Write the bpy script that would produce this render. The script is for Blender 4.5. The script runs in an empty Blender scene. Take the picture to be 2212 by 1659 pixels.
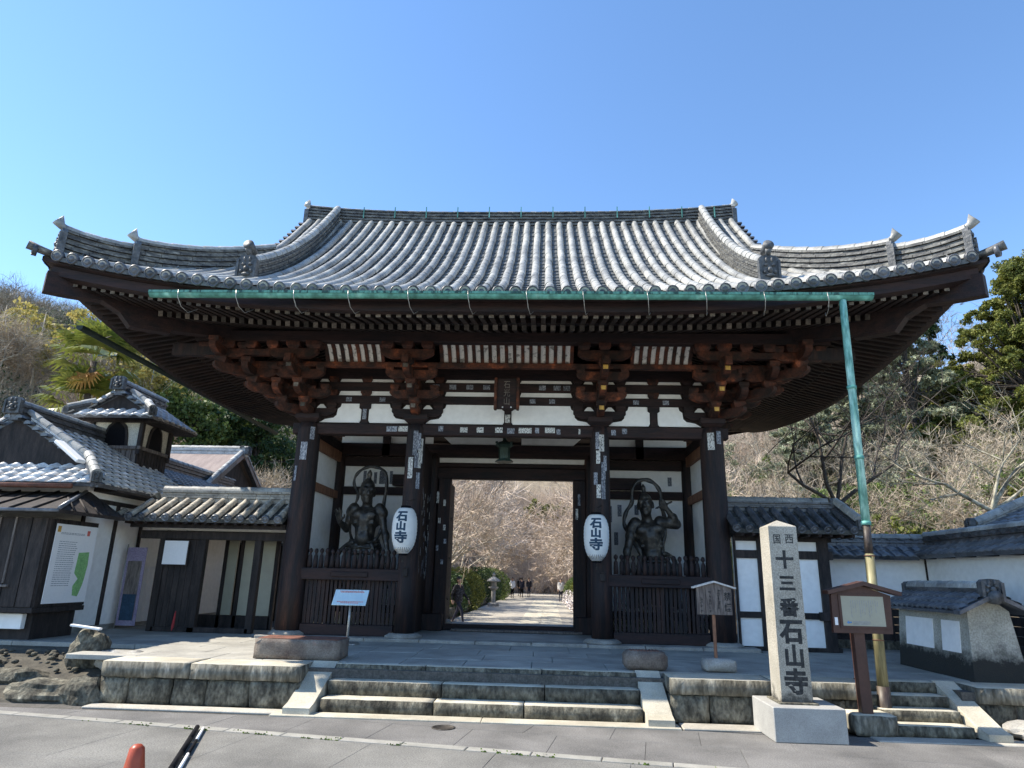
import bpy, bmesh, math, random
import numpy as np
from mathutils import Vector, Matrix, noise
R = math.radians
random.seed(7)
np.random.seed(7)
sc = bpy.context.scene
COL = sc.collection

# ------------------------------------------------------------------ camera
cam_d = bpy.data.cameras.new("camera")
cam = bpy.data.objects.new("camera", cam_d)
COL.objects.link(cam)
sc.camera = cam
cam_d.sensor_width = 36.0
cam_d.lens = 36.0 * 1437.5 / 2212.0
cam_d.clip_start = 0.05
cam_d.clip_end = 3000
CAM = Vector((0.7196, -13.2377, 1.7169))
_y, _p, _r = 0.0492, 0.2819, 0.0241
f = Vector((-math.sin(_y) * math.cos(_p), math.cos(_y) * math.cos(_p), math.sin(_p)))
r0 = Vector((math.cos(_y), math.sin(_y), 0))
u0 = r0.cross(f)
r1 = r0 * math.cos(_r) + u0 * math.sin(_r)
u1 = -r0 * math.sin(_r) + u0 * math.cos(_r)
m = Matrix((r1, u1, -f)).transposed().to_4x4()
m.translation = CAM
cam.matrix_world = m

# ------------------------------------------------------------------ world and sun
SUN_EL, SUN_AZ = 49.0, 178.6      # azimuth counted from +x towards +y: the sun stands to the left of the gate
world = bpy.data.worlds.new("World")
sc.world = world
world.use_nodes = True
wn = world.node_tree
for n in list(wn.nodes): wn.nodes.remove(n)
sky = wn.nodes.new("ShaderNodeTexSky")
sky.sky_type = 'NISHITA'
sky.sun_disc = False
sky.sun_elevation = R(SUN_EL)
sky.sun_rotation = R(90 - SUN_AZ)
sky.air_density = 1.0
sky.dust_density = 0.1
sky.ozone_density = 2.0
sky.altitude = 1200
bg = wn.nodes.new("ShaderNodeBackground")
bg.inputs[1].default_value = 0.15
wo = wn.nodes.new("ShaderNodeOutputWorld")
hs_ = wn.nodes.new("ShaderNodeHueSaturation")
hs_.inputs["Hue"].default_value = 0.499
hs_.inputs["Saturation"].default_value = 1.10
wn.links.new(sky.outputs[0], hs_.inputs["Color"])
wn.links.new(hs_.outputs[0], bg.inputs[0])
wn.links.new(bg.outputs[0], wo.inputs[0])
sl = bpy.data.lights.new("sun", 'SUN')
sl.energy = 4.4
sl.angle = R(0.53)
sl.color = (1.0, 0.92, 0.79)
sun = bpy.data.objects.new("sun", sl)
COL.objects.link(sun)
sv = Vector((math.cos(R(SUN_EL)) * math.cos(R(SUN_AZ)), math.cos(R(SUN_EL)) * math.sin(R(SUN_AZ)), math.sin(R(SUN_EL))))
sun.rotation_euler = (-sv).to_track_quat('-Z', 'Y').to_euler()
sun.location = (-30, -5, 40)
vs = sc.view_settings
vs.view_transform = 'Standard'
vs.look = 'None'
vs.gamma = 1.0
vs.use_curve_mapping = False
vs.exposure = 1.12
sc.cycles.max_bounces = 6
sc.cycles.transparent_max_bounces = 8

# ------------------------------------------------------------------ materials
MATS = {}
def mat(name, c1, c2=None, scale=3.0, stretch=(1, 1, 1), rough=0.7, bump=0.0, bscale=None, c3=None, spec=0.4,
        fine=0.25, fscale=40.0, lo=0.35, hi=0.65, rand=0.0, metal=0.0, transl=0.0, vein=None):
    m = bpy.data.materials.new(name)
    MATS[name] = m
    m.use_nodes = True
    nt = m.node_tree; N = nt.nodes; L = nt.links
    b = N["Principled BSDF"]
    b.inputs["Roughness"].default_value = rough
    b.inputs["Metallic"].default_value = metal
    b.inputs["Specular IOR Level"].default_value = spec
    geo = N.new("ShaderNodeNewGeometry")
    mp = N.new("ShaderNodeMapping")
    mp.inputs["Scale"].default_value = stretch
    L.new(geo.outputs["Position"], mp.inputs[0])
    if rand > 0:
        oi = N.new("ShaderNodeObjectInfo")
    c2 = c2 or c1
    n1 = N.new("ShaderNodeTexNoise"); n1.inputs["Scale"].default_value = scale
    n1.inputs["Detail"].default_value = 5; n1.inputs["Roughness"].default_value = .6
    L.new(mp.outputs[0], n1.inputs["Vector"])
    cr = N.new("ShaderNodeValToRGB")
    e = cr.color_ramp.elements
    e[0].position = lo; e[0].color = (*c1, 1)
    e[1].position = hi; e[1].color = (*c2, 1)
    if c3:
        k = e.new(min(.99, hi + .12)); k.color = (*c3, 1)
    L.new(n1.outputs["Fac"], cr.inputs[0])
    n2 = N.new("ShaderNodeTexNoise"); n2.inputs["Scale"].default_value = fscale
    n2.inputs["Detail"].default_value = 3
    L.new(mp.outputs[0], n2.inputs["Vector"])
    mr = N.new("ShaderNodeMapRange")
    mr.inputs[1].default_value = .3; mr.inputs[2].default_value = .7
    mr.inputs[3].default_value = 1 - fine; mr.inputs[4].default_value = 1 + fine
    L.new(n2.outputs["Fac"], mr.inputs[0])
    mx = N.new("ShaderNodeMix"); mx.data_type = 'RGBA'; mx.blend_type = 'MULTIPLY'; mx.inputs[0].default_value = 1
    L.new(cr.outputs[0], mx.inputs[6]); L.new(mr.outputs[0], mx.inputs[7])
    out = mx.outputs[2]
    if rand > 0:
        mr2 = N.new("ShaderNodeMapRange")
        mr2.inputs[3].default_value = 1 - rand; mr2.inputs[4].default_value = 1 + rand
        L.new(oi.outputs["Random"], mr2.inputs[0])
        mx2 = N.new("ShaderNodeMix"); mx2.data_type = 'RGBA'; mx2.blend_type = 'MULTIPLY'; mx2.inputs[0].default_value = 1
        L.new(out, mx2.inputs[6]); L.new(mr2.outputs[0], mx2.inputs[7])
        out = mx2.outputs[2]
    L.new(out, b.inputs["Base Color"])
    if bump > 0:
        n3 = N.new("ShaderNodeTexNoise"); n3.inputs["Scale"].default_value = bscale or fscale
        n3.inputs["Detail"].default_value = 6; n3.inputs["Roughness"].default_value = .65
        L.new(mp.outputs[0], n3.inputs["Vector"])
        bp = N.new("ShaderNodeBump"); bp.inputs["Strength"].default_value = bump; bp.inputs["Distance"].default_value = .03
        L.new(n3.outputs["Fac"], bp.inputs["Height"])
        L.new(bp.outputs[0], b.inputs["Normal"])
    if transl > 0:
        tr = N.new("ShaderNodeBsdfTranslucent"); L.new(out, tr.inputs[0])
        ms = N.new("ShaderNodeMixShader"); ms.inputs[0].default_value = transl
        L.new(b.outputs[0], ms.inputs[1]); L.new(tr.outputs[0], ms.inputs[2])
        L.new(ms.outputs[0], N["Material Output"].inputs[0])
    return m

mat("wood", (.010, .007, .007), (.030, .016, .012), scale=2.2, stretch=(1, 1, 1), rough=.75, bump=.25, fscale=30, fine=.3, rand=.25)
mat("wood_post", (.011, .008, .010), (.034, .017, .014), scale=2.0, stretch=(5, 5, .5), rough=.7, bump=.35, fscale=14, fine=.4, c3=(.075, .028, .019), lo=.42, hi=.64)
mat("wood_beam", (.010, .007, .009), (.034, .016, .014), scale=2.0, stretch=(.6, 4, 5), rough=.72, bump=.3, fscale=14, fine=.35, rand=.1)
mat("wood_red", (.022, .011, .009), (.088, .028, .015), scale=4, rough=.75, bump=.3, fscale=25, fine=.35, c3=(.25, .068, .026), lo=.40, hi=.60, rand=.35)
mat("wood_black", (.014, .012, .012), (.044, .034, .031), scale=2.5, stretch=(4, 4, .8), rough=.8, bump=.3, fscale=16, rand=.2)
mat("wood_grey", (.09, .075, .07), (.22, .19, .17), scale=3, stretch=(8, 8, 1), rough=.8, bump=.3, fscale=15)
mat("wood_soft", (.16, .075, .045), (.30, .15, .09), scale=3, stretch=(6, 6, .7), rough=.7, fscale=15)
mat("rafter_end", (.05, .045, .04), (.17, .145, .12), scale=6, rough=.8, fine=.3, rand=.6, lo=.3, hi=.7)
mat("rib_white", (.28, .27, .25), (.80, .78, .73), scale=9, rough=.8, lo=.36, hi=.46, fine=.1)
mat("plaster", (.76, .745, .71), (.89, .88, .86), scale=1.1, rough=.85, bump=.08, fscale=9, fine=.05, lo=.22, hi=.42)
mat("plaster_old", (.34, .33, .30), (.48, .46, .42), scale=2.5, rough=.9, bump=.3, fscale=45, fine=.15, c3=(.55, .54, .52))
mat("tile", (.185, .188, .182), (.40, .40, .375), scale=1.5, rough=.45, bump=.15, fscale=22, fine=.2, rand=.14, spec=.5, c3=(.56, .54, .47), lo=.34, hi=.62)
mat("tile_pan", (.045, .05, .052), (.125, .13, .125), scale=5, rough=.6, bump=.2, fscale=30, fine=.3)
mat("tile_ridge", (.055, .056, .058), (.17, .17, .155), scale=6, stretch=(1, 1, 3), rough=.6, bump=.3, fscale=25, fine=.35, c3=(.32, .31, .28), lo=.4, hi=.62)
mat("tile_dark", (.045, .05, .058), (.12, .125, .14), scale=4, rough=.38, bump=.15, fscale=25, fine=.25, rand=.3, spec=.5)
mat("tile_blue", (.075, .085, .10), (.16, .175, .20), scale=4, rough=.3, bump=.1, fscale=25, fine=.2, rand=.2, spec=.6)
mat("tile_tan", (.26, .235, .20), (.50, .455, .38), scale=4, rough=.6, bump=.15, fscale=25, fine=.25, rand=.2)
mat("tile_bright", (.36, .37, .38), (.58, .59, .59), scale=4, rough=.36, bump=.1, fscale=25, fine=.15, rand=.2, spec=.6)
mat("oni", (.04, .045, .05), (.12, .125, .13), scale=8, rough=.5, bump=.5, fscale=20, fine=.3)
mat("copper", (.07, .22, .18), (.13, .38, .32), scale=4, stretch=(1, 1, .5), rough=.6, bump=.1, fscale=12, fine=.3, c3=(.25, .52, .44), lo=.38, hi=.58)
mat("green_black", (.010, .022, .018), (.02, .04, .032), rough=.6)
mat("copper_pale", (.07, .22, .18), (.20, .42, .35), scale=3, stretch=(2, 2, .5), rough=.6, bump=.1, fscale=12, fine=.25, c3=(.36, .58, .50), lo=.34, hi=.48)
mat("copper_dark", (.02, .07, .06), (.10, .28, .22), scale=14, stretch=(1, 1, .3), rough=.6, lo=.42, hi=.5)
mat("copper_old", (.045, .032, .028), (.10, .08, .06), scale=5, stretch=(2, 2, .4), rough=.5)
mat("bamboo_pipe", (.15, .135, .065), (.31, .275, .15), scale=3, stretch=(5, 5, .6), rough=.5, fscale=10, c3=(.24, .32, .24))
mat("stone", (.22, .21, .19), (.40, .38, .34), scale=2.5, rough=.85, bump=.35, fscale=60, fine=.2, c3=(.5, .48, .43), rand=.1)
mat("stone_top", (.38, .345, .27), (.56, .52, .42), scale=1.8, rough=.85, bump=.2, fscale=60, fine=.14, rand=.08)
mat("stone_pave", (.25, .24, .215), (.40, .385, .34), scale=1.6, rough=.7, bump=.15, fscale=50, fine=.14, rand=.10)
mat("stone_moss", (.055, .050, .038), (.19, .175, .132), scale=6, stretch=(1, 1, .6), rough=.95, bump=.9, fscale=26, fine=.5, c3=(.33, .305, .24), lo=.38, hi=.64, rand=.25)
mat("granite", (.29, .27, .225), (.40, .375, .32), scale=2, rough=.75, bump=.2, fscale=120, fine=.5, bscale=90)
mat("granite_new", (.30, .295, .28), (.38, .375, .355), scale=3, rough=.6, bump=.08, fscale=160, fine=.22, bscale=90)
mat("plaster_cream", (.55, .52, .44), (.66, .63, .54), scale=2, rough=.9)
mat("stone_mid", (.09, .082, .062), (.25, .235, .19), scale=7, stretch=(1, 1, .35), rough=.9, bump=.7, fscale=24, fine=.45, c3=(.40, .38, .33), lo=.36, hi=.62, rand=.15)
mat("stone_red", (.075, .05, .042), (.21, .18, .15), scale=2.6, rough=.85, bump=.3, fscale=50, fine=.25, c3=(.28, .12, .08))
mat("rust", (.11, .05, .035), (.22, .09, .06), scale=5, rough=.7)
mat("ink", (.015, .017, .018), (.05, .05, .05), scale=20, rough=.8)
mat("ink_blue", (.02, .05, .09), (.03, .07, .12), scale=6, rough=.7)
mat("asphalt", (.130, .127, .118), (.225, .22, .202), scale=.9, rough=.9, bump=.5, fscale=70, fine=.38, rand=.05, bscale=120)
mat("paving", (.112, .109, .105), (.195, .189, .181), scale=1.1, rough=.9, bump=.45, fscale=70, fine=.36, bscale=100, rand=.05)
mat("joint", (.07, .068, .06), (.11, .10, .09), scale=10, rough=.95)
mat("kerb", (.23, .225, .20), (.32, .31, .28), scale=3, rough=.85, bump=.2, fscale=60, fine=.12, rand=.08)
mat("concrete", (.30, .28, .24), (.46, .43, .37), scale=1.6, rough=.9, bump=.15, fscale=50, fine=.15)
mat("iron", (.04, .035, .03), (.09, .08, .07), scale=20, rough=.6, metal=.5)
mat("bronze", (.020, .019, .018), (.070, .063, .053), scale=7, rough=.42, bump=.2, fscale=25, fine=.35, c3=(.24, .21, .17), lo=.42, hi=.62, spec=.5)
mat("bronze_green", (.02, .04, .035), (.045, .08, .065), scale=8, rough=.5)
mat("paper", (.78, .80, .80), (.86, .87, .85), scale=3, rough=.6, bump=.08, fscale=6, fine=.03, transl=.15)
mat("slip", (.34, .36, .40), (.10, .11, .14), scale=60, stretch=(1.2, 1.2, .45), rough=.8, lo=.44, hi=.52, rand=.3, fine=.05)
mat("slip_bright", (.62, .62, .60), (.12, .12, .12), scale=55, stretch=(1.2, 1.2, .5), rough=.8, lo=.50, hi=.56, rand=.15, fine=.05)
mat("gold", (.45, .25, .05), (.62, .38, .08), scale=10, rough=.5)
mat("white", (.78, .79, .80), (.82, .82, .82), scale=3, rough=.6, fine=.03)
mat("sign_blue", (.48, .64, .74), (.58, .74, .82), scale=3, rough=.35, fine=.03)
mat("red_print", (.55, .12, .10), (.62, .16, .12), scale=5, rough=.6)
mat("steel", (.35, .34, .32), (.5, .49, .46), scale=9, rough=.4, metal=.6)
mat("brown_paint", (.060, .028, .022), (.085, .040, .030), scale=4, rough=.5, fine=.1)
mat("beige", (.33, .32, .25), (.38, .37, .29), scale=3, rough=.35, fine=.03)
mat("print_grey", (.20, .22, .26), (.28, .30, .34), scale=9, rough=.7)
mat("print_green", (.20, .42, .16), (.26, .50, .20), scale=9, rough=.6)
mat("print_blue", (.08, .22, .45), None, rough=.6)
mat("purple", (.24, .20, .30), (.32, .28, .38), scale=4, rough=.8)
mat("mauve_roof", (.19, .15, .14), (.27, .22, .20), scale=1.5, stretch=(4, 1, 1), rough=.8, bump=.1)
mat("cone", (.30, .05, .02), (.36, .065, .028), scale=6, rough=.4, fine=.05)
mat("black", (.008, .008, .010), None, rough=.8, spec=.1)
mat("cloth_navy", (.012, .015, .03), (.03, .03, .05), scale=9, rough=.9)
mat("cloth_dark", (.015, .015, .02), (.05, .05, .06), scale=14, rough=.9, c3=(.22, .22, .24), lo=.5, hi=.6)
mat("cloth_red", (.35, .04, .04), None, rough=.9)
mat("cloth_pale", (.55, .53, .5), None, rough=.9)
mat("skin", (.45, .28, .20), None, rough=.6)
mat("hair", (.02, .013, .01), None, rough=.6)
mat("soil", (.055, .05, .04), (.10, .09, .07), scale=4, rough=.95, bump=.4, fscale=30)
mat("earth", (.16, .13, .09), (.26, .215, .15), scale=.6, rough=.95, bump=.3, fscale=8, c3=(.10, .11, .05))
mat("path", (.30, .275, .235), (.42, .39, .33), scale=1.2, rough=.9, bump=.15, fscale=30, fine=.15)
mat("bark_pale", (.32, .28, .22), (.54, .48, .39), scale=6, rough=.9, fine=.3)
mat("bark_dark", (.035, .028, .024), (.09, .075, .06), scale=8, rough=.9, bump=.4, fscale=20)
mat("bark_lichen", (.10, .085, .06), (.42, .40, .32), scale=5, rough=.9, bump=.5, fscale=18, c3=(.34, .30, .05))
mat("twig_tan", (.40, .32, .25), (.60, .50, .41), scale=.5, rough=.9, fine=.25, fscale=5, c3=(.66, .55, .46))
mat("twig_pink", (.28, .225, .17), (.47, .395, .30), scale=.4, rough=.9, fine=.3, fscale=4, c3=(.30, .27, .16))
mat("twig_grey", (.18, .155, .12), (.33, .29, .23), scale=.5, rough=.9, fine=.3, fscale=5)
mat("leaf_dark", (.012, .032, .012), (.045, .085, .025), scale=.8, rough=.6, transl=.25, fine=.4, fscale=5)
mat("leaf_mid", (.055, .09, .02), (.15, .20, .05), scale=.8, rough=.6, transl=.25, fine=.4, fscale=5, c3=(.17, .19, .04))
mat("leaf_gold", (.085, .105, .02), (.19, .20, .04), scale=1.0, rough=.65, transl=.25, fine=.5, fscale=4, c3=(.22, .13, .05))
mat("leaf_pine", (.13, .155, .095), (.32, .34, .22), scale=.9, rough=.65, transl=.2, fine=.4, fscale=5)
mat("leaf_yellow", (.28, .26, .07), (.52, .43, .15), scale=1.0, rough=.7, transl=.3, fine=.4, fscale=5)
mat("leaf_palm", (.10, .14, .025), (.26, .28, .06), scale=2, rough=.35, transl=.25, c3=(.50, .30, .04), spec=.8)
mat("leaf_orange", (.30, .12, .02), (.45, .26, .05), scale=2, rough=.7, transl=.2)
mat("moss", (.05, .09, .015), (.12, .18, .03), scale=6, rough=.9)
mat("blossom", (.62, .55, .53), (.80, .76, .74), scale=4, rough=.8)

def stain(name, base, dark, z0, z1):
    """damp stain that creeps up a wall from the ground, with a ragged rim"""
    m = mat(name, *base[0], **base[1]); nt = m.node_tree; N = nt.nodes; L = nt.links; b = N["Principled BSDF"]
    src = b.inputs["Base Color"].links[0].from_socket
    g = N.new("ShaderNodeNewGeometry"); sx = N.new("ShaderNodeSeparateXYZ"); L.new(g.outputs["Position"], sx.inputs[0])
    n = N.new("ShaderNodeTexNoise"); n.inputs["Scale"].default_value = 5; n.inputs["Detail"].default_value = 7; n.inputs["Roughness"].default_value = .7
    L.new(g.outputs["Position"], n.inputs["Vector"])
    ma = N.new("ShaderNodeMath"); ma.operation = 'MULTIPLY_ADD'; ma.inputs[1].default_value = -.55; L.new(n.outputs["Fac"], ma.inputs[0]); L.new(sx.outputs[2], ma.inputs[2])
    mr = N.new("ShaderNodeMapRange"); mr.inputs[1].default_value = z0 - .275; mr.inputs[2].default_value = z1 - .275; mr.inputs[3].default_value = 1; mr.inputs[4].default_value = 0
    L.new(ma.outputs[0], mr.inputs[0])
    mx = N.new("ShaderNodeMix"); mx.data_type = 'RGBA'; L.new(mr.outputs[0], mx.inputs[0]); L.new(src, mx.inputs[6]); mx.inputs[7].default_value = (*dark, 1)
    L.new(mx.outputs[2], b.inputs["Base Color"])
stain("pillar_granite", (((.29, .27, .225), (.40, .375, .32)), dict(scale=1.6, rough=.75, bump=.25, fscale=110, fine=.5, bscale=80, rand=0)), (.075, .07, .06), .40, .50)
stain("tablet", (((.34, .33, .28), (.46, .445, .39)), dict(scale=3, rough=.9, bump=.4, fscale=45, fine=.25)), (.030, .030, .027), .78, .98)

# ------------------------------------------------------------------ mesh builder
class MB:
    def __init__(s): s.v = []; s.f = []; s.mi = []; s.k = 0; s.sm = []
    def add(s, vs, fs, smooth=False):
        o = len(s.v); s.v += [tuple(p) for p in vs]
        for f_ in fs: s.f.append(tuple(i + o for i in f_)); s.mi.append(s.k); s.sm.append(smooth)
        return s
    def hexa(s, p):
        return s.add(p, [(0, 3, 2, 1), (4, 5, 6, 7), (0, 1, 5, 4), (1, 2, 6, 5), (2, 3, 7, 6), (3, 0, 4, 7)])
    def box(s, x0, x1, y0, y1, z0, z1, M=None):
        p = [(x0, y0, z0), (x1, y0, z0), (x1, y1, z0), (x0, y1, z0), (x0, y0, z1), (x1, y0, z1), (x1, y1, z1), (x0, y1, z1)]
        if M: p = [M @ Vector(q) for q in p]
        return s.hexa(p)
    def rbox(s, x0, x1, y0, y1, z0, z1, b=.01, M=None, jit=0):
        P = []; idx = {}
        for ix, X, sx in ((0, x0, 1), (1, x1, -1)):
            for iy, Y, sy in ((0, y0, 1), (1, y1, -1)):
                for iz, Z, sz in ((0, z0, 1), (1, z1, -1)):
                    jx, jy, jz = [random.uniform(-jit, jit) for _ in range(3)] if jit else (0, 0, 0)
                    for a in range(3):
                        idx[(ix, iy, iz, a)] = len(P)
                        P.append(Vector((X + jx + (sx * b if a != 0 else 0), Y + jy + (sy * b if a != 1 else 0), Z + jz + (sz * b if a != 2 else 0))))
        F = []
        for i in (0, 1):
            q = [(i, 0, 0, 0), (i, 1, 0, 0), (i, 1, 1, 0), (i, 0, 1, 0)]; F.append([idx[t] for t in (q if i else q[::-1])])
            q = [(0, i, 0, 1), (0, i, 1, 1), (1, i, 1, 1), (1, i, 0, 1)]; F.append([idx[t] for t in (q if i else q[::-1])])
            q = [(0, 0, i, 2), (1, 0, i, 2), (1, 1, i, 2), (0, 1, i, 2)]; F.append([idx[t] for t in (q if i else q[::-1])])
        for i in (0, 1):
            for j in (0, 1):
                fl = (i + j) % 2
                q = [(i, j, 0, 0), (i, j, 1, 0), (i, j, 1, 1), (i, j, 0, 1)]; F.append([idx[t] for t in (q if fl else q[::-1])])
                q = [(i, 0, j, 0), (i, 1, j, 0), (i, 1, j, 2), (i, 0, j, 2)]; F.append([idx[t] for t in (q[::-1] if fl else q)])
                q = [(0, i, j, 1), (1, i, j, 1), (1, i, j, 2), (0, i, j, 2)]; F.append([idx[t] for t in (q if fl else q[::-1])])
                for k in (0, 1):
                    q = [(i, j, k, 0), (i, j, k, 1), (i, j, k, 2)]; F.append([idx[t] for t in (q if (i + j + k) % 2 else q[::-1])])
        if M: P = [M @ p for p in P]
        return s.add(P, F)
    def prism(s, prof, a, b, axis='x', M=None):
        """profile of (u,v): axis x -> (y,z), axis y -> (x,z), axis z -> (x,y)"""
        n = len(prof)
        def q(t, u, v): return (t, u, v) if axis == 'x' else ((u, t, v) if axis == 'y' else (u, v, t))
        P = [Vector(q(a, *w)) for w in prof] + [Vector(q(b, *w)) for w in prof]
        if M: P = [M @ p for p in P]
        F = [tuple(range(n - 1, -1, -1)), tuple(range(n, 2 * n))] + [(i, (i + 1) % n, n + (i + 1) % n, n + i) for i in range(n)]
        return s.add(P, F)
    def tube(s, pts, rad, n=8, cap=True, flat=1.0, smooth=True):
        pts = [Vector(p) for p in pts]
        if not hasattr(rad, '__len__'): rad = [rad] * len(pts)
        P = []; F = []
        ref = None
        for i, p in enumerate(pts):
            d = (pts[min(i + 1, len(pts) - 1)] - pts[max(i - 1, 0)]).normalized()
            if ref is None:
                ref = Vector((0, 0, 1)) if abs(d.z) < .9 else Vector((0, 1, 0))
            a = d.cross(ref).normalized(); b_ = a.cross(d).normalized(); ref = b_
            for k in range(n):
                t = 2 * math.pi * k / n
                P.append(p + (a * math.cos(t) * flat + b_ * math.sin(t)) * rad[i])
        for i in range(len(pts) - 1):
            for k in range(n):
                F.append((i * n + k, i * n + (k + 1) % n, (i + 1) * n + (k + 1) % n, (i + 1) * n + k))
        if cap:
            F.append(tuple(range(n - 1, -1, -1))); F.append(tuple((len(pts) - 1) * n + k for k in range(n)))
        return s.add(P, F, smooth)
    def lathe(s, prof, n=16, c=(0, 0, 0), M=None, smooth=True):
        P = []; F = []
        for r_, z in prof:
            for k in range(n):
                t = 2 * math.pi * k / n
                q = Vector((r_ * math.cos(t), r_ * math.sin(t), z))
                if M: q = M @ q
                P.append(q + Vector(c))
        for i in range(len(prof) - 1):
            for k in range(n): F.append((i * n + k, i * n + (k + 1) % n, (i + 1) * n + (k + 1) % n, (i + 1) * n + k))
        F.append(tuple(range(n - 1, -1, -1))); F.append(tuple((len(prof) - 1) * n + k for k in range(n)))
        return s.add(P, F, smooth)
    def ball(s, c, r_, n=10, sc_=(1, 1, 1)):
        m_ = max(4, n // 2); prof = [(math.sin(math.pi * i / m_) * r_ + 1e-5, -math.cos(math.pi * i / m_) * r_) for i in range(m_ + 1)]
        return s.lathe(prof, n, c, Matrix.Diagonal((*sc_,)).to_3x3())
    def build(s, name, mats, parent=None, loc=None):
        me = bpy.data.meshes.new(name)
        me.from_pydata(s.v, [], s.f)
        mats = [mats] if isinstance(mats, str) else mats
        for q in mats: me.materials.append(MATS[q])
        if len(mats) > 1: me.polygons.foreach_set("material_index", s.mi)
        if any(s.sm): me.polygons.foreach_set("use_smooth", s.sm)
        me.update()
        o = bpy.data.objects.new(name, me)
        COL.objects.link(o)
        if loc: o.location = loc
        if parent: setpar(o, parent)
        return o

def W(o):
    return (W(o.parent) @ o.matrix_parent_inverse @ o.matrix_basis) if o.parent else o.matrix_basis.copy()
def setpar(o, p):
    w = W(p)
    o.parent = p
    o.matrix_parent_inverse = w.inverted()
def tag(o, label, cat, group=None, kind=None):
    o["label"] = label; o["category"] = cat
    if group: o["group"] = group
    if kind: o["kind"] = kind
    return o
def struct(o): o["kind"] = "structure"; return o
def stuff(o): o["kind"] = "stuff"; return o
def empty(name, loc, label=None, cat=None, group=None, parent=None):
    o = bpy.data.objects.new(name, None); COL.objects.link(o); o.location = loc
    o.empty_display_size = .1
    if parent: setpar(o, parent)
    if label: tag(o, label, cat, group)
    return o
def inst(src, name, loc, rot=(0, 0, 0), parent=None, scale=None):
    """an individual that shares the mesh of src (src = object or mesh)"""
    o = bpy.data.objects.new(name, src if isinstance(src, bpy.types.Mesh) else src.data)
    COL.objects.link(o); o.location = loc; o.rotation_euler = rot
    if scale: o.scale = scale
    if parent: setpar(o, parent)
    return o
def mesh_of(mb, name, mats):
    o = mb.build(name, mats); me = o.data; bpy.data.objects.remove(o); return me
def quads(name, Q, material, parent=None, tri=False):
    """numpy array (N,4,3) or (N,3,3) of faces -> one mesh"""
    Q = np.asarray(Q, dtype=np.float32); n, k = Q.shape[0], Q.shape[1]
    me = bpy.data.meshes.new(name)
    me.vertices.add(n * k); me.vertices.foreach_set("co", Q.reshape(-1))
    me.loops.add(n * k); me.loops.foreach_set("vertex_index", np.arange(n * k, dtype=np.int32))
    me.polygons.add(n); me.polygons.foreach_set("loop_start", np.arange(0, n * k, k, dtype=np.int32))
    me.update(calc_edges=True)
    me.materials.append(MATS[material])
    o = bpy.data.objects.new(name, me); COL.objects.link(o)
    if parent: setpar(o, parent)
    return o
def rstone(name, material, parent, x0, x1, y0, y1, z0, z1, amp=.010, seg=.13, top=.35, rnd=.02, seed=None):
    """hewn stone: a box with worn corners and an uneven skin, the top kept flatter"""
    sd = Vector((random.uniform(0, 99), random.uniform(0, 99), random.uniform(0, 99)))
    nx_, ny_, nz_ = [max(2, min(12, int(math.ceil(l / seg)))) for l in (x1 - x0, y1 - y0, z1 - z0)]
    idx = {}; P_ = []; F = []
    def vid(i, j, k):
        if (i, j, k) in idx: return idx[(i, j, k)]
        u, v, w = i / nx_, j / ny_, k / nz_
        p = Vector((x0 + (x1 - x0) * u, y0 + (y1 - y0) * v, z0 + (z1 - z0) * w))
        c = Vector(((x0 + x1) / 2, (y0 + y1) / 2, (z0 + z1) / 2))
        ex = (1 if i in (0, nx_) else 0) + (1 if j in (0, ny_) else 0) + (1 if k in (0, nz_) else 0)
        if ex >= 2:
            d = (c - p); d = Vector((math.copysign(1, d.x) if i in (0, nx_) else 0, math.copysign(1, d.y) if j in (0, ny_) else 0, math.copysign(1, d.z) if k in (0, nz_) else 0))
            p += d * rnd * (.35 + .9 * abs(noise.noise(p * 6 + sd)))
        a = amp * (top if k == nz_ else 1)
        p += Vector((noise.noise(p * 7 + sd), noise.noise(p * 7 + sd + Vector((31, 0, 0))), noise.noise(p * 7 + sd + Vector((0, 57, 0))) * (top if k == nz_ else 1))) * a
        idx[(i, j, k)] = len(P_); P_.append(p); return idx[(i, j, k)]
    for i in range(nx_):
        for j in range(ny_):
            F.append((vid(i, j, nz_), vid(i + 1, j, nz_), vid(i + 1, j + 1, nz_), vid(i, j + 1, nz_))); F.append((vid(i, j + 1, 0), vid(i + 1, j + 1, 0), vid(i + 1, j, 0), vid(i, j, 0)))
    for i in range(nx_):
        for k in range(nz_):
            F.append((vid(i, 0, k), vid(i + 1, 0, k), vid(i + 1, 0, k + 1), vid(i, 0, k + 1))); F.append((vid(i, ny_, k + 1), vid(i + 1, ny_, k + 1), vid(i + 1, ny_, k), vid(i, ny_, k)))
    for j in range(ny_):
        for k in range(nz_):
            F.append((vid(0, j + 1, k), vid(0, j, k), vid(0, j, k + 1), vid(0, j + 1, k + 1))); F.append((vid(nx_, j, k), vid(nx_, j + 1, k), vid(nx_, j + 1, k + 1), vid(nx_, j, k + 1)))
    mb = MB(); mb.add(P_, F, True)
    mats = [material] if isinstance(material, str) else material
    if len(mats) > 1:
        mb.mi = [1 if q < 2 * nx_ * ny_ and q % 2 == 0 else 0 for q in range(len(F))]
    return mb.build(name, mats, parent)
def ymat(deg, loc=(0, 0, 0)): return Matrix.Translation(loc) @ Matrix.Rotation(R(deg), 4, 'Y')
def zmat(deg, loc=(0, 0, 0)): return Matrix.Translation(loc) @ Matrix.Rotation(R(deg), 4, 'Z')

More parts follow.
